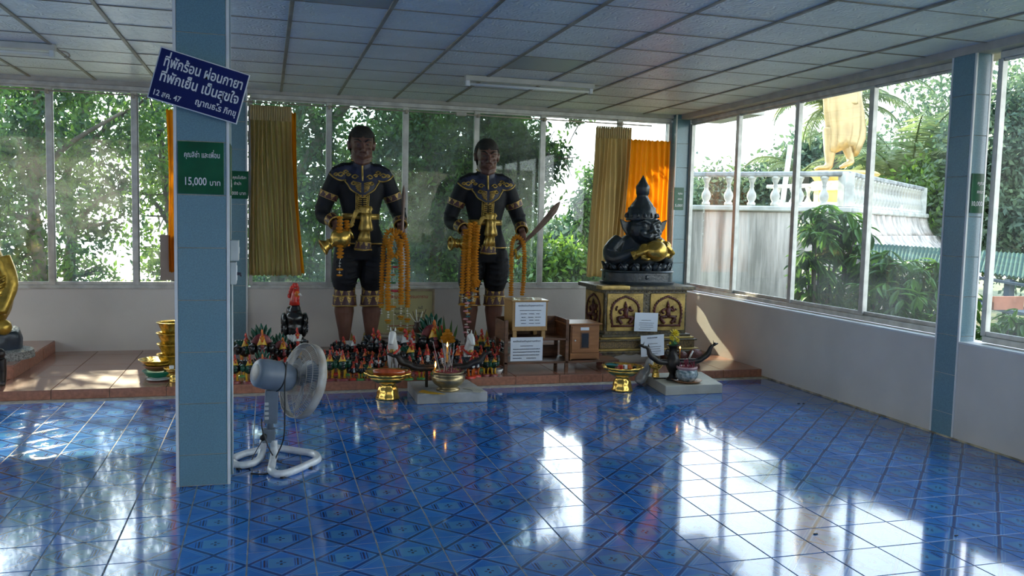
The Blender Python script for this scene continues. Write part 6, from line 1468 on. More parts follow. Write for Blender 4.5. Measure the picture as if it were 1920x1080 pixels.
PR = {
 'yel': rooster('rooster_figurine', 'p', ('cblack', 'cyel', 'cred', 'cyel', 'cmar', 'cgreen', 'cgreen')),
 'grn': rooster('rooster_figurine', 'p', ('cgreen', 'cyel', 'cred', 'cyel', 'cmar', 'cblack', 'cblack')),
 'org': rooster('rooster_figurine', 'p', ('cblack', 'corg', 'cred', 'cyel', 'cgrn2', 'cblack', 'cblack')),
 'red': rooster('rooster_figurine', 'p', ('cblack', 'cred', 'cred', 'corg', 'cred', 'cwhite', 'cblack')),
 'wht': rooster('rooster_figurine', 'p', ('cblack', 'cwhite', 'cred', 'cyel', 'cblack', 'cred', 'cwhite')),
 'fan': rooster('rooster_figurine', 'p', ('cblack', 'cyel', 'corg', 'cred', 'cred', 'cmar', 'cgreen'), tail='fan'),
 'dkr': rooster('rooster_figurine', 'p', ('cblack', 'cblack', 'cred', 'corg', 'cmar', 'cmar', 'cblack')),
}
DESC = {'yel': 'yellow-necked', 'grn': 'green-breasted', 'org': 'orange-necked', 'red': 'red-necked', 'wht': 'white-necked', 'fan': 'fan-tailed', 'dkr': 'black-necked'}
BASEC = {'yel': 'maroon base', 'grn': 'maroon base', 'org': 'light green base', 'red': 'red base', 'wht': 'black base', 'fan': 'red base', 'dkr': 'maroon base'}
ORD = ['leftmost', 'second', 'third', 'fourth', 'fifth', 'sixth', 'seventh', 'eighth', 'ninth', 'tenth', 'eleventh', 'twelfth', 'thirteenth', 'fourteenth', 'fifteenth', 'sixteenth', 'seventeenth', 'eighteenth', 'nineteenth', 'twentieth', 'twenty-first', 'twenty-second', 'twenty-third', 'twenty-fourth']
used_p = set()
def put_rooster(kind, x, y, H, label, z=ZP, rz=0):
    p = PR[kind]
    r = p if kind not in used_p else copy_tree(p); used_p.add(kind)
    s = H / .16; r.location = (x, y, z); r.scale = (s, s, s); r.rotation_euler = (0, 0, rz); r['label'] = label; return r
def zat(px, py, z=ZP):      # ground point under a pixel on the platform
    d = ray(px, py); q = EYE + d * ((z - 1.58) / d.z); return q
def row(items, where, H0):
    """items: (px of the figure, kind, height in px); the row stands at depth given by its base pixel"""
    n = len(items)
    for i, (px, by, kind, hp) in enumerate(items):
        q = zat(px, by); D_ = (q - EYE).dot(CAM_W); H = hp * D_ / FPX / .97
        size = 'tall' if hp > 66 else ('small' if hp < 44 else 'mid-sized')
        o_ = ORD[i] + ('' if i == 0 else ' from left')
        put_rooster(kind, q.x, q.y, H, '%s rooster, %s in %s' % (DESC[kind], o_, where), rz=random.uniform(-.25, .25) + .2)
# left group between the near pillar and the fan
row([(440, 718, 'yel', 52), (467, 718, 'grn', 52), (492, 719, 'fan', 54)], 'front row beside near pillar', 0)
row([(436, 706, 'red', 40), (453, 706, 'org', 36), (479, 706, 'red', 34), (505, 706, 'org', 40)], 'second row beside near pillar', 0)
row([(460, 690, 'yel', 64), (491, 694, 'fan', 74), (529, 690, 'fan', 56)], 'tall row beside near pillar', 0)
row([(508, 684, 'red', 34), (521, 688, 'org', 34), (543, 684, 'yel', 38), (556, 682, 'wht', 66)], 'row behind grey fan', 0)
# between the fan and the gold tray
row([(602, 712, 'org', 36), (618, 713, 'grn', 56), (641, 713, 'grn', 56), (661, 712, 'red', 34), (676, 712, 'org', 34), (692, 712, 'yel', 34)], 'front row right of fan', 0)
row([(610, 702, 'yel', 34), (630, 702, 'red', 44), (652, 703, 'org', 34), (667, 702, 'red', 34), (681, 703, 'org', 32), (696, 703, 'red', 34), (709, 702, 'wht', 32)], 'second row right of fan', 0)
row([(608, 690, 'org', 34), (622, 690, 'dkr', 40), (636, 688, 'wht', 34), (652, 690, 'red', 32), (668, 690, 'dkr', 36), (683, 690, 'org', 36), (697, 691, 'red', 32), (711, 691, 'org', 34), (720, 690, 'red', 36)], 'third row right of fan', 0)
row([(630, 676, 'dkr', 38), (642, 678, 'dkr', 46), (662, 680, 'wht', 50), (679, 680, 'dkr', 34), (699, 682, 'dkr', 66), (707, 684, 'dkr', 64)], 'back row round left guardian feet', 0)
# around the horses
row([(766, 712, 'org', 44), (790, 711, 'org', 42), (815, 711, 'grn', 40), (862, 711, 'red', 44), (882, 709, 'red', 48), (893, 706, 'red', 44), (911, 704, 'grn', 40), (925, 704, 'grn', 40)], 'front row below naga rail', 0)
row([(768, 700, 'yel', 62), (785, 700, 'red', 48), (799, 700, 'red', 54), (813, 700, 'org', 42), (826, 700, 'red', 46), (843, 698, 'yel', 44), (856, 698, 'org', 50), (863, 697, 'red', 44)], 'second row between two horses', 0)
row([(757, 684, 'wht', 66), (772, 684, 'wht', 64), (797, 682, 'dkr', 48), (812, 686, 'fan', 84), (826, 684, 'grn', 72), (842, 682, 'yel', 66)], 'tall row behind naga rail', 0)
row([(878, 694, 'red', 44), (889, 697, 'red', 40), (900, 694, 'org', 46), (909, 693, 'red', 36), (920, 694, 'dkr', 40), (930, 694, 'red', 44)], 'second row beyond right horse', 0)
row([(891, 682, 'yel', 52), (901, 680, 'grn', 62), (912, 682, 'yel', 50), (922, 682, 'dkr', 40), (932, 680, 'red', 40)], 'back row at right guardian feet', 0)
row([(815, 668, 'red', 66), (934, 668, 'dkr', 38)], 'rearmost row near wall', 0)
# the big one
def big_rooster():
    q = zat(552, 672); t = thing('large_rooster_statue', 'large plain black rooster statue with a red and orange head, near the back wall', 'statue', (q.x, q.y, ZP))
    D_ = (q - EYE).dot(CAM_W); u = D_ / FPX; P = lambda x, z, y=0: V((q.x + x * u, q.y + y, ZP + z * u))
    obj('base', loft([(P(0, 0), 20 * u, 18 * u, .8), (P(0, 6), 18 * u, 16 * u, .8)], n=20), MAT['cblack'], t, 40)
    for s in (-1, 1): obj('leg', tube([P(s * 7, 4), P(s * 7, 20), P(s * 9, 40)], [5 * u, 4 * u, 9 * u], 10), MAT['cblack'], t, True)
    b = B(); ball(P(0, 58, 0), (19 * u, 22 * u, 24 * u), b, 20); ball(P(0, 76, -.03), (18 * u, 18 * u, 16 * u), b, 18); tube([P(0, 78), P(1, 92), P(2, 102)], [17 * u, 11 * u, 7 * u], 16, b)
    obj('body', remeshed(b, .01, 3), MAT['cblack'], t, True)
    for s in (-1, 1):
        g = B(); ball(P(s * 19, 72), (6 * u, 19 * u, 15 * u), g, 14); ball(P(s * 17, 56), (6 * u, 20 * u, 16 * u), g, 14)
        for k in range(4): tube([P(s * 22, 76 - 7 * k, -.06), P(s * 22, 68 - 8 * k, .10)], [3 * u, 1.5 * u], 6, g)
        obj('wing', g, MAT['cblack'], t, True)
    g = B()
    for i in range(5): tube(spline([P((i - 2) * 3, 60, .10), P((i - 2) * 4, 90, .22), P((i - 2) * 5, 70, .34)], 4), [5 * u] * 8 + [2 * u], 6, g)
    obj('tail', g, MAT['cblack'], t, True)
    h = obj('head', tube([P(0, 101, -.01), P(0, 109, -.01), P(2, 122, -.02), P(3, 131, -.02)], [10 * u, 8.5 * u, 7.5 * u, 5 * u], 14), MAT['cred'], t, True)
    obj('face', ball(P(4, 122, -.05), (5 * u, 4 * u, 6 * u), n=12), MAT['corg'], h, True)
    obj('beak', tube([P(8, 122, -.06), P(13, 119, -.08)], [3 * u, .6 * u], 8), MAT['cwhite'], h, True)
    g = B()
    for k, (x, z, r) in enumerate([(6, 132, 3), (3, 137, 4), (-1, 137, 4), (-5, 132, 4), (-7, 126, 4), (-9, 118, 4)]): ball(P(x, z), (r * u, 1.6 * u, (r + 1) * u), g, 8)
    ball(P(6, 112, -.05), (3 * u, 2 * u, 5 * u), g, 8); obj('comb', g, MAT['cred'], h, True)
big_rooster()
# horses
def horse(px, by, hp, label, ang):
    q = zat(px, by); D_ = (q - EYE).dot(CAM_W); u = D_ / FPX * hp / 100; t = thing('horse_figurine', label, 'figurine', (q.x, q.y, ZP), 'white horse figurines'); R_ = Matrix.Rotation(ang, 3, 'Z')
    P = lambda x, y, z: V((q.x, q.y, ZP)) + R_ @ V((x * u, y * u, z * u))       # faces -Y locally
    b = B(); tube([P(0, 34, 44), P(0, 20, 45), P(0, 0, 44), P(0, -8, 47)], [11 * u, 13 * u, 12 * u, 12 * u], 14, b); ball(P(0, 30, 45), 13 * u, b, 14)
    tube(spline([P(0, -6, 50), P(0, -13, 66), P(0, -15, 78), P(0, -14, 86)], 4), [12 * u, 11.5 * u, 11 * u, 10.5 * u, 10 * u, 9.5 * u, 9 * u, 8.5 * u, 8 * u, 8 * u, 8 * u, 8 * u, 7.5 * u], 14, b)
    tube([P(0, -13, 88), P(0, -22, 80), P(0, -28, 71), P(0, -30, 66)], [8 * u, 7.5 * u, 5.5 * u, 5 * u], 12, b)
    for s in (-1, 1):
        tube([P(s * 7, -5, 44), P(s * 7.5, -7, 26), P(s * 7, -5, 14), P(s * 7, -6, 3)], [6.5 * u, 4.2 * u, 3.0 * u, 3.6 * u], 10, b)
        tube([P(s * 7.5, 32, 44), P(s * 8, 27, 28), P(s * 7.5, 36, 16), P(s * 7.5, 34, 3)], [8 * u, 5 * u, 3.2 * u, 3.6 * u], 10, b)
        tube([P(s * 4.5, -11, 92), P(s * 5.5, -11, 101)], [2.6 * u, .8 * u], 8, b)
    obj('body', remeshed(b, 1.3 * u, 2), MAT['cwhite'], t, True)
    g = B()
    for k in range(7): ball(P(0, -5 + k * .6, 92 - k * 6), (2.2 * u, 3.5 * u, 4.5 * u), g, 8)
    obj('mane', g, MAT['cblack'], t, True)
    obj('tail', tube(spline([P(0, 44, 50), P(0, 51, 38), P(0, 50, 16)], 4), [3 * u, 3.6 * u, 4 * u, 4 * u, 4 * u, 3.5 * u, 3 * u, 2 * u, 1 * u], 8), MAT['cblack'], t, True)
    for s in (-1, 1):
        for y in (-6, 34): obj('hoof', tube([P(s * 7.2, y, 4), P(s * 7.2, y - .5, 0)], [3.6 * u, 4.4 * u], 10), MAT['cblack'], t)
    c = tube(spline([P(-13, 2, 58), P(-9, -13, 50), P(0, -20, 44), P(9, -13, 50), P(13, 2, 58)], 5), 2.6 * u, 8); obj('chest_strap', c, MAT['cred'], t, True)
    g = B(); ball(P(0, -19, 50), (6 * u, 3.5 * u, 5.5 * u), g, 10)
    for k in (-1, 1): ball(P(k * 7, -14, 53), 2.6 * u, g, 8)
    obj('breast_ornament', g, MAT['cgold'], t, True); obj('bridle', tube([P(-6.5, -20, 82), P(0, -29, 76), P(6.5, -20, 82)], .9 * u, 6), MAT['cgold'], t, True)
    obj('saddle', loft([(P(0, 16, 56), 11 * u, 9 * u), (P(0, 16, 59), 8 * u, 7 * u)], n=16), MAT['cred'], t, True)
horse(738, 700, 88, 'white horse figurine with gold and orange breast strap, left of the naga rail', -.35)
horse(875, 697, 80, 'white horse figurine with a red chest garland, right behind the orange candle', .25)

# ------------------------------------------------------------------ OFFERINGS
MAT['brass'] = M('bright brass', (.78, .50, .12), .2, .9, var=.15, vs=14, bump=.1, bs=50); MAT['oldbrass'] = M('tarnished brass urn', (.38, .29, .15), .3, .75, var=.3, vs=9, bump=.2, bs=30)
MAT['ash'] = M('red brown incense ash', (.28, .05, .06), .95, var=.3, vs=40); MAT['inc'] = M('grey incense sticks', (.42, .36, .32), .8, var=.1); MAT['incr'] = M('dark red incense stubs', (.22, .02, .05), .8)
MAT['wax'] = M('orange candle wax', (.80, .36, .02), .4, var=.05); MAT['flame'] = M('candle flame', (1, .5, .1), .5, emit=(1, .42, .08), estr=9)
MAT['iron'] = M('black cast metal', (.035, .028, .024), .4, .4, var=.25, vs=12, bump=.3, bs=40)
def footed_tray(name, label, c, r, h, scallop=12, group='gold footed trays'):
    c = V(c); t = thing(name, label, 'tray', tuple(c), group)
    obj('foot', lathe([(r * .50, 0), (r * .52, h * .05), (r * .46, h * .12), (r * .44, h * .28), (r * .40, h * .42), (r * .30, h * .50), (r * .34, h * .56), (r * .50, h * .62)], 40, at=c, flute=.035, fn=10), MAT['brass'], t, True)
    obj('bowl', lathe([(r * .34, h * .58), (r * .56, h * .64), (r * .74, h * .74), (r * .82, h * .84), (r * .80, h * .86), (r * .5, h * .80), (.001, h * .79)], 48, at=c, closed=False), MAT['brass'], t, True)
    obj('rim', lathe([(r * .74, h * .83), (r * .9, h * .88), (r * 1.0, h * 1.0), (r * .97, h * 1.0), (r * .84, h * .90), (r * .70, h * .86)], 72, at=c, flute=.045, fn=scallop, closed=False), MAT['brass'], t, True)
    return t
c = zat(727, 747, 0); footed_tray('offering_tray', 'gold footed tray with a scalloped rim, in front of the rooster rows', (c.x, c.y, 0), .205, .235)
MAT['candle_r'] = M('shiny orange red wrapped bundle', (.50, .09, .02), .2, var=.2, vs=15, coat=.6)
b1 = atY(722, 700, c.y)
t = thing('wrapped_bundle', 'shiny red wrapped candle bundle lying on the left gold tray', 'bundle', (c.x, c.y, .205))
obj('roll', tube([(c.x - .13, c.y - .02, .232), (c.x - .05, c.y - .03, .236), (c.x + .05, c.y - .04, .232), (c.x + .14, c.y - .05, .228)], [.030, .038, .036, .026], 14), MAT['candle_r'], t, True)
obj('twisted_end', tube([(c.x + .13, c.y - .05, .228), (c.x + .16, c.y - .052, .232), (c.x + .19, c.y - .055, .245)], [.014, .008, .022], 10), MAT['candle_r'], t, True)
t = thing('wrapped_bundle', 'small maroon packet beside the red bundle on the left gold tray', 'bundle', (c.x, c.y + .05, .205)); obj('packet', box(c.x + .02, c.x + .12, c.y + .0, c.y + .05, .205, .245, .008, seg=2), MAT['cmar'], t)
c2 = zat(1166, 732, 0); footed_tray('offering_tray', 'gold footed tray heaped with small packets, left of the cream slab', (c2.x, c2.y, 0), .195, .235)
for i, (dx, dy, m, w, lb) in enumerate([(-.10, .02, 'cgreen', .055, 'dark green bowl'), (-.04, -.04, 'cred', .045, 'red packet'), (.02, .0, 'cwhite', .04, 'clear white packet'), (.08, .03, 'corg', .035, 'orange packet'), (.12, -.01, 'cblack', .03, 'black packet'), (-.08, -.06, 'cmar', .035, 'maroon packet'), (.05, -.07, 'corg', .03, 'orange lump')]):
    t = thing('offering_packet', '%s among the things heaped on the right gold tray' % lb, 'packet', (c2.x + dx, c2.y + dy, .20), 'packets on the right gold tray')
    if i == 0: obj('bowl', lathe([(.025, .20), (.06, .235), (.07, .25), (.062, .25), (.03, .215)], 24, at=(c2.x + dx, c2.y + dy, 0), closed=False), MAT[m], t, True); obj('lining', lathe([(.064, .249), (.05, .24), (.001, .238)], 24, at=(c2.x + dx, c2.y + dy, 0), closed=False), MAT['tealf'], t, True)
    else: obj('packet', box(c2.x + dx - w / 2, c2.x + dx + w / 2, c2.y + dy - w / 2, c2.y + dy + w / 2, .20, .20 + w * 1.1, w * .25, rot=Matrix.Rotation(i, 3, 'Z'), seg=2), MAT[m], t)
# plastic bag and small gold bowl behind it
MAT['bag'] = M('crinkled pale plastic bag', (.45, .43, .40), .25, var=.2, vs=8, bump=1, bs=18, spec=.8)
q = zat(1207, 722, 0); b = B()
tube(spline([(q.x - .06, q.y, .02), (q.x - .02, q.y, .08), (q.x + .03, q.y + .01, .16), (q.x + .07, q.y + .02, .24), (q.x + .10, q.y + .03, .27)], 5), [.05, .055, .06, .062, .062, .06, .06, .06, .058, .055, .052, .05, .05, .05, .048, .045, .045, .045, .042, .04, .03], 12, b, sq=.8)
for v in b.verts: v.co += V(mnoise.noise_vector(v.co * 18)) * .014
t = thing('plastic_bag', 'crumpled pale plastic bag slumped between the right gold tray and the cream slab', 'bag', (q.x, q.y, 0)); obj('bag', b, MAT['bag'], t, True)
q = zat(1229, 707, .088); footed_tray('offering_bowl', 'small gold footed bowl on the back left corner of the cream slab', (q.x, q.y, .088), .075, .13, 10)
# incense urn on slab one
u1 = zat(840, 731, .088); UZ = .088
t = thing('incense_urn', 'tarnished brass incense urn on the grey slab', 'urn', (u1.x, u1.y, UZ))
obj('bowl', lathe([(.10, 0), (.105, .012), (.085, .022), (.08, .03), (.12, .055), (.145, .09), (.148, .115), (.135, .135), (.128, .145), (.135, .155), (.142, .160), (.142, .168), (.130, .170), (.124, .155)], 44, at=(u1.x, u1.y, UZ), closed=False), MAT['oldbrass'], t, True)
obj('ash_bed', lathe([(.128, .150), (.10, .162), (.05, .168), (.001, .170)], 28, at=(u1.x, u1.y, UZ), closed=False), MAT['ash'], t, True)
obj('underside', lathe([(.001, .001), (.10, .001)], 28, at=(u1.x, u1.y, UZ), closed=False), MAT['oldbrass'], t)
t = thing('spilled_wax', 'yellow puddle of spilled wax on the grey slab left of the urn', 'wax', (u1.x - .2, u1.y - .1, .088))
obj('puddle', prism([(u1.x - .27, u1.y - .06), (u1.x - .17, u1.y - .16), (u1.x - .06, u1.y - .19), (u1.x - .10, u1.y - .13), (u1.x - .17, u1.y - .06), (u1.x - .22, u1.y + .03)], .003, Matrix.Translation((0, 0, .0885))), MAT['cyel'], t)
t = thing('spilled_wax', 'pale cream wax stain on the grey slab right of the urn', 'wax', (u1.x + .2, u1.y - .1, .088))
obj('puddle', prism([(u1.x + .14, u1.y + .02), (u1.x + .20, u1.y - .05), (u1.x + .19, u1.y - .14), (u1.x + .25, u1.y - .18), (u1.x + .29, u1.y - .10), (u1.x + .26, u1.y + .05), (u1.x + .20, u1.y + .08)], .003, Matrix.Translation((0, 0, .0885))), MAT['beigec'], t)
def incense(c, n, r, hlo, hhi, label, group, m, spread=.12, thin=.0022):
    L3 = sorted([(random.uniform(0, 2 * PI), random.uniform(.1, 1) * r) for _ in range(n)], key=lambda k: math.cos(k[0]) * k[1])
    for i, (a, rr) in enumerate(L3):
        p = V(c) + V((rr * math.cos(a), rr * .7 * math.sin(a), 0)); hh = random.uniform(hlo, hhi)
        q = p + V((random.uniform(-spread, spread), random.uniform(-.05, .05), hh)); t = thing('incense_stick', '%s %s' % (ORD[i] + ('' if i == 0 else ' from the left,'), label), 'incense', tuple(p), group)
        obj('stick', tube([p, q], thin, 5), MAT[m], t)
incense((u1.x - .02, u1.y, UZ + .165), 14, .09, .16, .30, 'thin grey incense stick leaning in the brass urn', 'long incense sticks in the brass urn', 'inc', .07, .0028)
incense((u1.x + .02, u1.y, UZ + .165), 12, .10, .02, .06, 'short dark red burnt incense stub in the brass urn', 'burnt stubs in the brass urn', 'incr', .02, .0035)
def candle(label, p, h, r, lean=0, flame=.045):
    p = V(p); e_ = p + V((lean, 0, h)); t = thing('candle', label, 'candle', tuple(p)); obj('wax', tube([p, e_], [r, r * .9], 12), MAT['wax'], t, True); obj('wick', tube([e_, e_ + V((0, 0, .008))], .001, 5), MAT['ink_k'], t)
    f = V((lean * .4, 0, 1)).normalized(); obj('flame', tube([e_ + V((0, 0, .004)), e_ + f * flame * .35, e_ + f * flame * .7, e_ + f * flame], [.002, .0075, .005, .0005], 8), MAT['flame'], t, True)
ca = atY(846, 682, u1.y + .02); cb = atY(848, 660, u1.y + .02)
candle('burning orange candle standing upright on the naga rail above the urn', (ca.x - .01, u1.y + .16, .305), .13, .011, .002, .05)
cc = atY(812, 700, u1.y + .05); candle('short tilted burning candle at the left of the brass urn', (cc.x, cc.y, .235), .04, .008, .02, .06)
# naga boats (candle rails)
def naga(label, xa, xb, y, z, h_end, r=.022, legs=(.3, .7), left_px=None, group='naga candle rails'):
    t = thing('naga_candle_rail', label, 'candle holder', ((xa + xb) / 2, y, z - .1), group); w = xb - xa; xm = (xa + xb) / 2
    P = [(xa, y, z + h_end), (xa + .05, y, z + h_end * .86), (xa + w * .10, y, z + h_end * .45), (xa + w * .17, y, z + .03), (xa + w * .25, y, z), (xm, y, z - .008), (xb - w * .25, y, z), (xb - w * .15, y, z + .03), (xb - w * .08, y, z + h_end * .45), (xb - .03, y, z + h_end * .85), (xb, y, z + h_end)]
    S = spline(P, 6); n = len(S); R = [r * (.45 + .75 * min(1, min(i, n - 1 - i) / 12)) for i in range(n)]
    obj('body', tube(S, R, 10), MAT['iron'], t, True)
    cr = B()
    for i in range(6, n - 6, 1):
        p = S[i]; tube([p + V((0, 0, r * .8)), p + V((.004, 0, r * 1.9))], [.007, .001], 5, cr)
    obj('crest', cr, MAT['iron'], t, True)
    for s, x in ((-1, xa), (1, xb)):
        e_ = V((x, y, z + h_end)); hd = tube([e_ - V((s * .02, 0, .012)), e_ + V((s * .015, 0, .008)), e_ + V((s * .045, 0, .012))], [.012, .016, .005], 8); tube([e_ + V((0, 0, .012)), e_ + V((-s * .01, 0, .045))], [.006, .001], 6, hd); obj('naga_head', hd, MAT['iron'], t, True)
    obj('spike_plate', box(xa + w * .26, xb - w * .26, y - .02, y + .02, z + r * .6, z + r * .6 + .012, .003), MAT['iron'], t)
    for k in range(9): obj('candle_spike', tube([(xa + w * (.30 + .05 * k), y, z + r), (xa + w * (.30 + .05 * k), y, z + r + .035)], [.004, .001], 5), MAT['iron'], t)
    return t, S
NZ = .275; ny_ = u1.y + .16
L_ = atY(735, 662, ny_); R_2 = atY(913, 668, ny_)
t, _ = naga('long black naga candle rail with upturned ends over the brass urn', L_.x, R_2.x, ny_, .262, .115, .024)
for f in (.36, .64): obj('leg', box(L_.x + (R_2.x - L_.x) * f - .012, L_.x + (R_2.x - L_.x) * f + .012, ny_ - .012, ny_ + .012, .088, .25, .003), MAT['iron'], t)
# right slab: pot, vase with yellow flowers, rail
p2 = zat(1287, 716, .088)
t = thing('saucer', 'brown saucer under the blue and white incense pot', 'saucer', (p2.x, p2.y, .088)); obj('dish', lathe([(.08, 0), (.12, .008), (.145, .022), (.14, .024), (.10, .012), (.001, .010)], 36, at=(p2.x, p2.y, .088), closed=False), MAT['brwood'], t, True)
MAT['china'] = M('blue and white glazed china', (.55, .60, .58), .2, var=.1, vs=28, col2=(.07, .14, .16), coat=.5)
t = thing('incense_pot', 'blue and white china incense pot with a pink rim, on a brown saucer', 'pot', (p2.x, p2.y, .098))
obj('pot', lathe([(.07, .0), (.08, .01), (.10, .035), (.108, .065), (.10, .095), (.088, .11), (.092, .12)], 40, at=(p2.x, p2.y, .100)), MAT['china'], t, True)
obj('pink_rim', lathe([(.088, .108), (.098, .118), (.100, .135), (.09, .137), (.086, .12)], 40, at=(p2.x, p2.y, .100), closed=False), M('pink glazed rim', (.55, .32, .33), .3), t, True)
obj('ash_bed', lathe([(.09, .125), (.05, .13), (.001, .132)], 24, at=(p2.x, p2.y, .100), closed=False), MAT['ash'], t, True)
incense((p2.x, p2.y, .226), 14, .075, .02, .085, 'short dark red incense stub standing in the blue and white pot', 'incense stubs in the china pot', 'incr', .012, .0042)
v2 = zat(1260, 712, .088)
t = thing('flower_vase', 'dark bronze vase on the cream slab holding yellow flowers', 'vase', (v2.x, v2.y, .088))
obj('vase', lathe([(.055, 0), (.06, .01), (.035, .03), (.028, .06), (.05, .10), (.068, .14), (.07, .18), (.055, .22), (.036, .25), (.032, .29), (.045, .32), (.065, .335), (.062, .338), (.035, .31)], 32, at=(v2.x, v2.y, .088), closed=False), MAT['iron'], t, True)
obj('ring_handle', tube([(v2.x + .055 + .02 * math.cos(a), v2.y, .088 + .27 + .03 * math.sin(a)) for a in [2 * PI * i / 16 for i in range(17)]], .006, 6), MAT['iron'], t, True)
obj('ring_handle', tube([(v2.x - .055 + .02 * math.cos(a), v2.y, .088 + .27 + .03 * math.sin(a)) for a in [2 * PI * i / 16 for i in range(17)]], .006, 6), MAT['iron'], t, True)
MAT['chry'] = M('yellow chrysanthemum petals', (.85, .68, .05), .6, var=.12, vs=40)
pet = B()
for i in range(26):
    a = i * 2.4; el = .25 + 1.1 * (i / 26); d = V((math.cos(a) * math.cos(el), math.sin(a) * math.cos(el), math.sin(el))); tube([d * .2, d * .7, d * 1.0], [.08, .13, .04], 5, pet, sq=.4)
ball((0, 0, .15), .3, pet, 8); pet = mesh(pet, MAT['chry'], 'yellow_bloom')
for i, (px, py, r) in enumerate([(1264, 627, .055), (1257, 636, .042), (1269, 640, .035), (1259, 645, .028)]):
    p = atY(px, py, v2.y - .02 + .01 * i); t = thing('yellow_flower', '%s yellow chrysanthemum in the dark bronze vase' % ('largest top', 'left', 'right', 'lowest small')[i], 'flower', tuple(p), 'yellow flowers in the bronze vase')
    inst('bloom', pet, t, p, (.9, .15 * i, i), (r, r, r)); obj('stem', tube([p, V((v2.x, v2.y, .40))], .004, 5), MAT['greenf'], t)
    obj('leaf', prism([(0, 0), (.014, .02), (.004, .05), (-.012, .022)], .002, Matrix.Translation(p.lerp(V((v2.x, v2.y, .42)), .7)) @ Matrix.Rotation(PI / 2, 4, 'X') @ Matrix.Rotation(i * 1.3 - 2, 4, 'Z')), MAT['greenf'], t)
n2 = p2.y + .12; La = atY(1206, 650, n2); Ra = atY(1338, 656, n2)
t, _ = naga('shorter black naga candle rail with upturned ends behind the china pot', La.x, Ra.x, n2, .262, .155, .022)
for f in (.40, .66): obj('leg', box(La.x + (Ra.x - La.x) * f - .012, La.x + (Ra.x - La.x) * f + .012, n2 - .012, n2 + .012, .088, .25, .003), MAT['iron'], t)
obj('cross_bars', box(La.x + .15, La.x + .45, n2 + .05, n2 + .07, .088, .10, .002), MAT['iron'], t)
pp = atY(1275, 655, n2); candle('tiny glowing candle on the right naga rail beside the yellow flowers', (pp.x, n2, .285), .10, .004, 0, .025)
pp = atY(1294, 660, n2); t = thing('candle_stub', 'slanted white candle stub on the right naga rail', 'candle', (pp.x, n2, .285)); obj('wax', tube([(pp.x - .01, n2, .29), (pp.x + .03, n2, .365)], [.010, .009], 10), MAT['cwhite'], t, True)
t = thing('ash_sack', 'dark round bundle on the platform behind the right naga rail', 'bundle', (4.32, 8.02, ZP)); b = ball((4.32, 8.02, .20), (.085, .07, .075), n=16); ball((4.18, 8.03, .20), (.06, .05, .05), b, 12); obj('bundle', b, MAT['pred'], t, True); obj('neck', tube([(4.32, 8.02, .12), (4.32, 8.02, ZP)], [.05, .06], 12), MAT['pred'], t, True)
# potted offering with a marigold cone behind the urn, and small urn on a stand
q = zat(838, 690); t = thing('marigold_offering', 'orange marigold cone with green leaf spikes in a grey vase behind the urn', 'flowers', (q.x, q.y, ZP))
obj('vase', lathe([(.05, 0), (.055, .02), (.035, .05), (.05, .12), (.06, .18), (.04, .23), (.05, .26)], 24, at=(q.x, q.y, ZP)), M('dull silver vase', (.30, .30, .32), .3, .6), t, True)
for k, (n_, r) in enumerate([(7, .055), (6, .045), (4, .03), (1, .0)]):
    for i in range(n_): a = 2 * PI * i / max(1, n_) + k; inst('marigold', FM['o'], t, (q.x + r * math.cos(a), q.y + r * math.sin(a), ZP + .275 + .034 * k), (0, 0, a), (.027, .027, .034))
for i, (dx, h, lean) in enumerate([(-.05, .20, -.05), (-.02, .26, -.02), (.03, .22, .03), (.07, .17, .08), (-.07, .15, -.09)]):
    obj('leaf_spike', prism([(-.010, 0), (.010, 0), (.014, h * .5), (0, h), (-.014, h * .5)], .003, Matrix.Translation((q.x + dx, q.y + .04, ZP + .27)) @ Matrix.Rotation(PI / 2, 4, 'X') @ Matrix.Rotation(-lean * 3, 4, 'Z')), MAT['bigleaf'], t)
q = zat(782, 676); t = thing('small_stand', 'pale square stand carrying a tiny brown shrine vase before the yellow poster', 'stand', (q.x, q.y, ZP))
obj('post', box(q.x - .045, q.x + .045, q.y - .045, q.y + .045, ZP, ZP + .27, .006), MAT['pframe'], t); obj('cap', box(q.x - .075, q.x + .075, q.y - .07, q.y + .07, ZP + .27, ZP + .295, .005), MAT['pframe'], t)
t = thing('brown_vase', 'small brown vase with dry twigs on the pale stand before the yellow poster', 'vase', (q.x, q.y, ZP + .295)); obj('vase', lathe([(.03, 0), (.045, .03), (.05, .06), (.03, .09), (.04, .11)], 20, at=(q.x, q.y, ZP + .295)), MAT['hilt'], t, True)
for i in range(6): obj('twig', tube([(q.x, q.y, ZP + .39), (q.x + (i - 2.5) * .02, q.y, ZP + .44), (q.x + (i - 2.5) * .035, q.y, ZP + .50 + .02 * (i % 3))], .004, 5), MAT['hilt'] if i % 2 else MAT['jas'], t)
q = zat(932, 700); t = thing('tin_dish', 'small shiny tin dish beside the left leg of the rack', 'dish', (q.x, q.y, ZP)); obj('dish', lathe([(.035, 0), (.05, .02), (.06, .045), (.055, .045), (.03, .012)], 24, at=(q.x, q.y, ZP), closed=False), MAT['alu'], t, True)

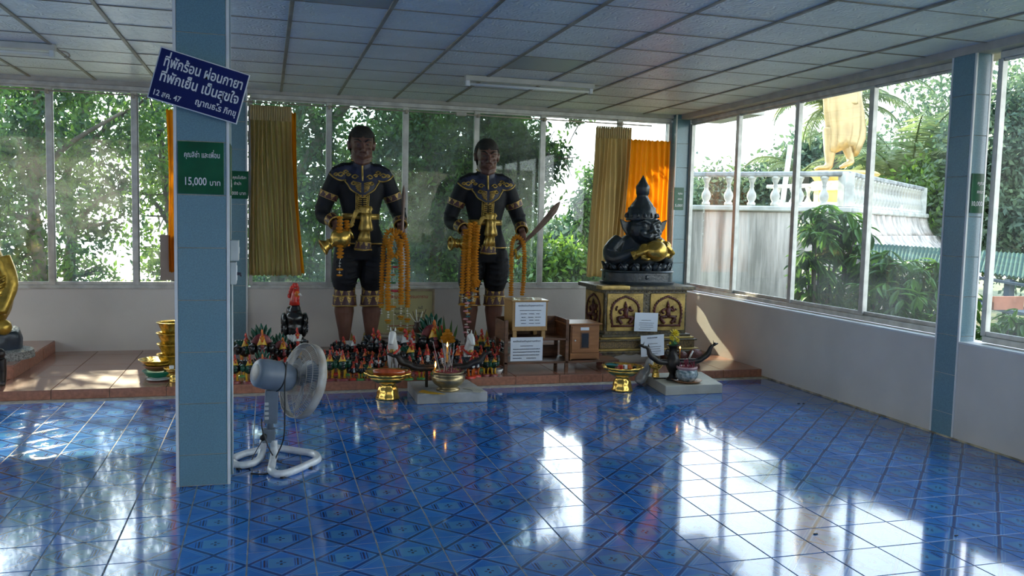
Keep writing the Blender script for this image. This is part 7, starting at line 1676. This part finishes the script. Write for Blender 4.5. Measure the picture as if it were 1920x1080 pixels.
# ------------------------------------------------------------------ BOWL STACK AT THE LEFT
MAT['bowl'] = M('golden embossed bowl', (.62, .40, .05), .28, .75, var=.3, vs=22, bump=.5, bs=45)
bx_, by_ = -.86, 8.55; z = ZP
q = atY(322, 660, 8.3); bx_, by_ = q.x + .01, 8.3
nm = ['lowest', 'second from the bottom', 'third from the bottom', 'topmost']
z = .17
for i in range(4):
    t = thing('gold_bowl', '%s of the four golden embossed bowls stacked beside the near blue pillar' % nm[i], 'bowl', (bx_, by_, z), 'stacked golden bowls')
    obj('bowl', lathe([(.085, 0), (.095, .015), (.10, .04), (.115, .07), (.125, .098), (.140, .112), (.138, .116), (.118, .10), (.105, .06), (.09, .02), (.001, .015)], 44, at=(bx_ + .004 * (i % 2), by_, z), flute=.012, fn=14, closed=False), MAT['bowl'], t, True)
    obj('rim', tube([(bx_ + .004 * (i % 2) + .139 * math.cos(a), by_ + .139 * math.sin(a), z + .114) for a in [2 * PI * k / 32 for k in range(33)]], .004, 6), MAT['bowl'], t, True)
    z += .098
t = thing('basin_stand', 'gold ringed stand under the bowl stack', 'stand', (bx_, by_, ZP)); obj('stand', lathe([(.09, 0), (.10, .02), (.075, .05), (.09, .088)], 32, at=(bx_, by_, ZP)), MAT['bowl'], t, True)
q = zat(293, 712); X_, Y_ = q.x, q.y + .14
for i, (z_, r, m, nme, lb) in enumerate([(0, .13, 'tealp', 'green_basin', 'green plastic basin at the bottom of the low dish pile'), (.062, .125, 'brwood', 'brown_dish', 'brown dish in the low pile beside the bowl stack'), (.085, .125, 'bowl', 'gold_dish', 'gold dish second from the top in the low pile'), (.115, .15, 'bowl', 'oval_gold_dish', 'wide golden dish on top of the low pile')]):
    if m not in MAT: MAT[m] = M('green plastic', (.01, .22, .12), .35, var=.1)
    h = .062 if i == 0 else .05; t = thing(nme, lb, 'dish', (X_, Y_, ZP + z_), 'low pile of dishes by the bowls')
    obj('dish', lathe([(r * .6, 0), (r * .75, h * .2), (r * .95, h * .8), (r * 1.05, h), (r * 1.0, h), (r * .7, h * .35), (.001, h * .3)], 40, at=(X_ - (.01 if i == 3 else 0), Y_, ZP + z_), closed=False), MAT[m], t, True)
t = thing('white_plate', 'white oval plate leaning flat in front of the green basin', 'plate', (X_ + .02, Y_ - .13, ZP)); obj('plate', lathe([(.05, 0), (.09, .008), (.10, .012), (.05, .006), (.001, .005)], 32, at=(X_ + .02, Y_ - .16, ZP + .002), closed=False), MAT['cwhite'], t, True)
q = zat(322, 716); footed_tray('small_gold_stand', 'small gold footed stand half hidden by the near pillar', (q.x + .02, q.y, ZP), .085, .13, 10)
q2 = q; t = thing('tiny_glass', 'tiny clear glass on the small gold stand beside the near pillar', 'glass', (q.x + .0, q.y, ZP + .12)); obj('glass', lathe([(.018, 0), (.02, .04), (.018, .04), (.016, .004)], 16, at=(q.x, q.y, ZP + .105), closed=False), MAT['tubeglass'], t, True)

# ------------------------------------------------------------------ GOLDEN SEATED FIGURE AT THE LEFT EDGE
def seated():
    Yc = 8.85; T = lambda px, py, dy=0: atY(px, py + 12, Yc + dy)
    c = T(-35, 690); t = thing('golden_seated_statue', 'golden rounded statue on a dark blue rock seat, cut off by the left edge', 'statue', (c.x, Yc, ZP + .12)); u = 9.0 / FPX * .93
    b = B(); X = T(-38, 540).x
    Z = lambda py: T(0, py).z
    ball((X, Yc, Z(545)), (52 * u, 46 * u, 62 * u), b, 28); ball((X, Yc - .02, Z(480)), (40 * u, 34 * u, 42 * u), b, 24)
    ball((X - 2 * u, Yc - .05, Z(415)), (24 * u, 25 * u, 30 * u), b, 20)
    for s in (-1, 1):
        tube(spline([(X + s * 36 * u, Yc - .02, Z(470)), (X + s * 50 * u, Yc - .05, Z(520)), (X + s * 40 * u, Yc - .16, Z(572))], 5), [15 * u, 15 * u, 15 * u, 14.5 * u, 14 * u, 13.5 * u, 13 * u, 12 * u, 11.5 * u, 11 * u, 10 * u], 12, b)
    ball((X + 42 * u, Yc - .15, Z(598)), (15 * u, 15 * u, 15 * u), b, 16); ball((X - 42 * u, Yc - .15, Z(598)), (15 * u, 15 * u, 15 * u), b, 16)
    for s in (-1, 1):
        for yy in (412, 440): ball((X + s * 25 * u, Yc - .03, Z(yy)), (5 * u, 6 * u, 10 * u), b, 10)
    tube([(X - 8 * u, Yc - .05 - 24 * u, Z(425)), (X + 8 * u, Yc - .05 - 24 * u, Z(425))], 3 * u, 8, b); ball((X, Yc - .05 - 26 * u, Z(412)), (4 * u, 6 * u, 6 * u), b, 8)
    obj('body', remeshed(b, .010, 2), MAT['goldfig'], t, True)
    g = B()
    for k in range(6): tube(spline([(X + 10 * u, Yc - 45 * u, Z(520 + 9 * k)), (X + 35 * u, Yc - 34 * u, Z(512 + 10 * k)), (X + 50 * u, Yc - 10 * u, Z(500 + 10 * k))], 5), 2.6 * u, 6, g)
    obj('robe_folds', g, MAT['goldfig'], t, True)
    r = thing('rock_seat', 'dark blue black painted rock with a speckled grey foot, under the golden statue', 'rock', (X, Yc, ZP + .12))
    b = loft([((X, Yc, ZP + .18), 82 * u, 60 * u), ((X, Yc, Z(650)), 66 * u, 52 * u), ((X + 2 * u, Yc, Z(625)), 64 * u, 50 * u), ((X, Yc, Z(608)), 62 * u, 50 * u), ((X, Yc, Z(602)), 55 * u, 44 * u)], n=40)
    bmesh.ops.subdivide_edges(b, edges=list(b.edges), cuts=2, use_grid_fill=True)
    for v in b.verts: v.co += V(mnoise.noise_vector(v.co * 7)) * .025
    obj('rock', b, MAT['rockblue'], r, True)
    obj('speckled_foot', loft([((X, Yc, ZP + .12), 84 * u, 62 * u, .9), ((X, Yc, ZP + .19), 82 * u, 60 * u, .9), ((X, Yc, ZP + .205), 70 * u, 50 * u, .9)], n=32), MAT['speck'], r, 40)
    f = thing('dark_figurine', 'small dark figurine standing on the platform against the step, at the left edge', 'figurine', (T(4, 700, -.7).x, 8.1, ZP))
    q = zat(2, 722); b = B(); tube([(q.x, q.y, ZP + .02), (q.x + .01, q.y, ZP + .12), (q.x - .005, q.y, ZP + .22)], [.04, .035, .05], 12, b); ball((q.x - .005, q.y, ZP + .27), .045, b, 14); tube([(q.x, q.y, ZP + .01), (q.x + .03, q.y - .04, ZP + .015)], [.03, .02], 8, b)
    f.location = (q.x, q.y, ZP); ORG[f.name] = V((q.x, q.y, ZP)); obj('body', remeshed(b, .008, 2), MAT['iron'], f, True)
MAT['goldfig'] = M('painted gold statue', (.52, .33, .05), .3, .6, var=.2, vs=10, bump=.4, bs=22); MAT['rockblue'] = M('blue black painted rock', (.02, .035, .055), .35, var=.3, vs=5, bump=.5, bs=14); MAT['speck'] = M('speckled grey cement', (.34, .33, .30), .9, var=.3, vs=60, bump=.4, bs=60)
seated()

# ------------------------------------------------------------------ FAN
MAT['fgrey'] = M('blue grey fan plastic', (.20, .24, .29), .38, var=.08, vs=6); MAT['fgrey2'] = M('dusty light grey fan guard', (.50, .50, .47), .45, var=.12, vs=8, col2=(.36, .30, .23)); MAT['tape'] = M('white wrapped plastic film', (.74, .76, .78), .3, var=.06, vs=12, bump=.6, bs=30, coat=.4)
MAT['ironk'] = M('black plastic cable', (.012, .012, .014), .45); MAT['blades'] = M('translucent grey fan blade', (.30, .34, .38), .3, var=.1)
def fan():
    bx, by = .045, 5.66
    t = thing('pedestal_fan', 'grey pedestal fan on a white film-wrapped base, right of the near blue pillar', 'fan', (bx, by, 0))
    A = lambda px, py, Y: atY(px, py, Y)
    r = .020
    # base: two bent tubes rising to the post, wrapped in white film
    g0 = lambda px, py: (lambda d: EYE + d * ((.022 - 1.58) / d.z))(ray(px, py))
    top1 = A(492, 835, by); 
    P1 = [A(493, 826, by), A(492, 845, by), g0(485, 862), g0(470, 870), g0(445, 872), g0(436, 862), g0(455, 852), g0(478, 846), g0(488, 843)]
    P1 = [V(p) for p in P1]
    S = spline(P1, 6); obj('base_tube', tube(S, r * 1.15, 12), MAT['tape'], t, True)
    P2 = [A(513, 826, by - .02), A(514, 850, by - .05), g0(510, 872), g0(508, 882), g0(522, 889), g0(545, 885), g0(580, 870), g0(596, 861), g0(588, 851), g0(560, 846), g0(532, 842), g0(520, 840)]
    S = spline([V(p) for p in P2], 6); obj('base_tube', tube(S, r * 1.2, 12), MAT['tape'], t, True)
    for px, py in ((447, 874), (530, 890), (582, 872)):
        p = g0(px, py); obj('rubber_foot', lathe([(.016, 0), (.016, .012)], 12, at=(p.x, p.y, 0)), MAT['ironk'], t)
    zc = A(503, 820, by).z
    obj('clamp', box(A(491, 0, by).x, A(517, 0, by).x, by - .04, by + .03, A(503, 828, by).z, A(503, 803, by).z, .008, seg=2), MAT['fgrey'], t)
    k = A(496, 818, by - .05); obj('clamp_knob', tube([k + V((0, 0, 0)), k - V((.01, .04, 0))], [.018, .02], 12), MAT['ironk'], t, True)
    obj('pole', tube([A(506, 805, by), A(507, 780, by)], .022, 14), MAT['fgrey'], t, True)
    b = box(-.045, .04, -.045, .04, 0, A(507, 730, by).z - A(507, 792, by).z, .012, seg=2); p = A(508, 792, by); bmesh.ops.transform(b, matrix=Matrix.Translation((p.x, p.y, p.z)) @ Matrix.Rotation(.04, 4, 'Y'), verts=b.verts); obj('switch_housing', b, MAT['fgrey'], t)
    for i in range(4):
        q = A(500, 757 + i * 9, by - .05); obj('switch_button', box(q.x - .012, q.x + .012, q.y - .012, q.y, q.z - .009, q.z + .009, .003), MAT['plast'], t)
    obj('neck', tube([A(508, 735, by), A(511, 725, by), A(522, 718, by)], [.034, .036, .034], 14), MAT['fgrey'], t, True)
    # motor body along the fan axis
    ax = V((.86, .40, -.26)).normalized()       # direction the fan blows (away to the right)
    mc = A(524, 706, by)
    rot = ax.to_track_quat('Z', 'Y').to_matrix()
    obj('motor_housing', lathe([(.045, -.17), (.078, -.165), (.090, -.15), (.096, -.10), (.097, -.02), (.092, .05), (.080, .08), (.064, .09)], 28, at=mc, rot=rot), MAT['fgrey'], t, 50)
    obj('motor_back_cap', lathe([(.02, -.175), (.05, -.172), (.062, -.160)], 24, at=mc, rot=rot), MAT['fgrey2'], t, True)
    obj('seam_cable', tube(spline([mc + rot @ V((.099 * math.cos(a), .099 * math.sin(a), -.01)) for a in [i * 2 * PI / 12 for i in range(13)]], 2), .004, 6), MAT['ironk'], t, True)
    k = mc + V((-.02, 0, .095)); obj('oscillation_knob', tube([k - V((0, 0, .03)), k], [.008, .011], 10), MAT['plast'], t)
    hc = mc + ax * .150; Rr = .245
    G = lambda rad, a, z: hc + rot @ V((rad * math.cos(a), rad * math.sin(a), z))
    # guards: rings and ribs
    for nm_, z0_, zh, zk in (('rear_guard', -.005, -.055, -1), ('front_guard', .045, .105, 1)):
        b = B()
        prof = [(.05, zh), (.10, zh * .98 + .0), (.16, zh * .85 + z0_ * .15), (.205, zh * .5 + z0_ * .5), (Rr, z0_)]
        for i in range(84): a = 2 * PI * i / 84; tube([G(r_, a + (.12 * (1 - r_ / Rr) * zk), z_) for r_, z_ in prof], .0016, 4, b, cap=False)
        for r_, z_ in prof[:4]: tube([G(r_, 2 * PI * k / 40, z_) for k in range(41)], .0022 if r_ > .06 else .005, 5, b, cap=False)
        obj(nm_, b, MAT['fgrey2'], t)
    b = B(); n = 56
    rows = [[b.verts.new(G(rr_, 2 * PI * i / n, z_)) for i in range(n)] for rr_, z_ in ((Rr - .002, -.010), (Rr + .004, -.010), (Rr + .004, .048), (Rr - .002, .048))]
    for k in range(4):
        for i in range(n): b.faces.new((rows[k][i], rows[k][(i + 1) % n], rows[(k + 1) % 4][(i + 1) % n], rows[(k + 1) % 4][i]))
    bmesh.ops.recalc_face_normals(b, faces=b.faces); obj('guard_rim', b, MAT['fgrey2'], t, True)
    obj('front_badge', lathe([(.050, 0), (.052, .006), (.04, .012)], 28, at=hc + ax * .104, rot=rot), MAT['fgrey2'], t, True)
    obj('hub', lathe([(.035, -.02), (.036, .03), (.02, .05)], 20, at=hc + ax * .0, rot=rot), MAT['fgrey'], t, True)
    for i in range(3):
        b = B(); m = 8; rows = []
        for j in range(m + 1):
            f = j / m; rad = .035 + .165 * f; w = .045 + .075 * math.sin(PI * min(1, f * .75 + .1)); a0 = 2 * PI * i / 3 + .5 * f
            rows.append([b.verts.new(G(rad, a0 + (s - .5) * w / rad * 1.3, .015 + .035 * (s - .5) * 1.2)) for s in (0, .33, .66, 1)])
        for p_, q_ in zip(rows, rows[1:]):
            for k in range(3): b.faces.new((p_[k], p_[k + 1], q_[k + 1], q_[k]))
        r_ = bmesh.ops.extrude_face_region(b, geom=list(b.faces)); bmesh.ops.translate(b, vec=ax * .0025, verts=[v for v in r_['geom'] if isinstance(v, bmesh.types.BMVert)]); bmesh.ops.recalc_face_normals(b, faces=b.faces)
        obj('fan_blade', b, MAT['blades'], t, True)
    f_ = lambda px, py, z=.006: (lambda d: EYE + d * ((z - 1.58) / d.z))(ray(px, py))
    obj('power_cable', tube(spline([A(538, 678, by - .13), A(534, 720, by - .16), A(534, 770, by - .16), A(532, 820, by - .14), A(520, 852, by - .12), V((0, 0, 0)) + f_(505, 885), f_(490, 889), f_(470, 888)], 8), .0045, 6), MAT['ironk'], t, True)
    obj('power_cable', tube(spline([A(490, 785, by - .06), A(492, 806, by - .1), A(505, 842, by - .12), A(518, 862, by - .14), f_(528, 866, .05)], 8), .0045, 6), MAT['ironk'], t, True)
    obj('power_cable', tube(spline([A(494, 822, by - .07), A(478, 850, by - .05), f_(468, 872), f_(468, 880)], 6), .003, 6), MAT['ironk'], t, True)
fan()
# small dark marks lying on the floor tiles
for px, py, w in ((1528, 1002, .012), (1497, 757, .012), (1506, 757, .010), (1792, 1005, .010)):
    d = ray(px, py); q = EYE + d * (-1.58 / d.z); t = thing('dead_insect', 'tiny dark speck on the blue floor %s' % ({1528: 'in the bright window reflection', 1497: 'near the right wall, left one of the pair', 1506: 'near the right wall, right one of the pair', 1792: 'at the lower right'}[px]), 'insect', (q.x, q.y, 0))
    b = ball((q.x, q.y, .003), (w, w * .5, .003), n=8); ball((q.x + w, q.y, .003), (w * .5, w * .4, .003), b, 6); obj('body', b, MAT['ironk'], t, True)
for kind, p in PR.items():
    if kind not in used_p: 
        for ch in list(p.children_recursive): bpy.data.objects.remove(ch)
        bpy.data.objects.remove(p)
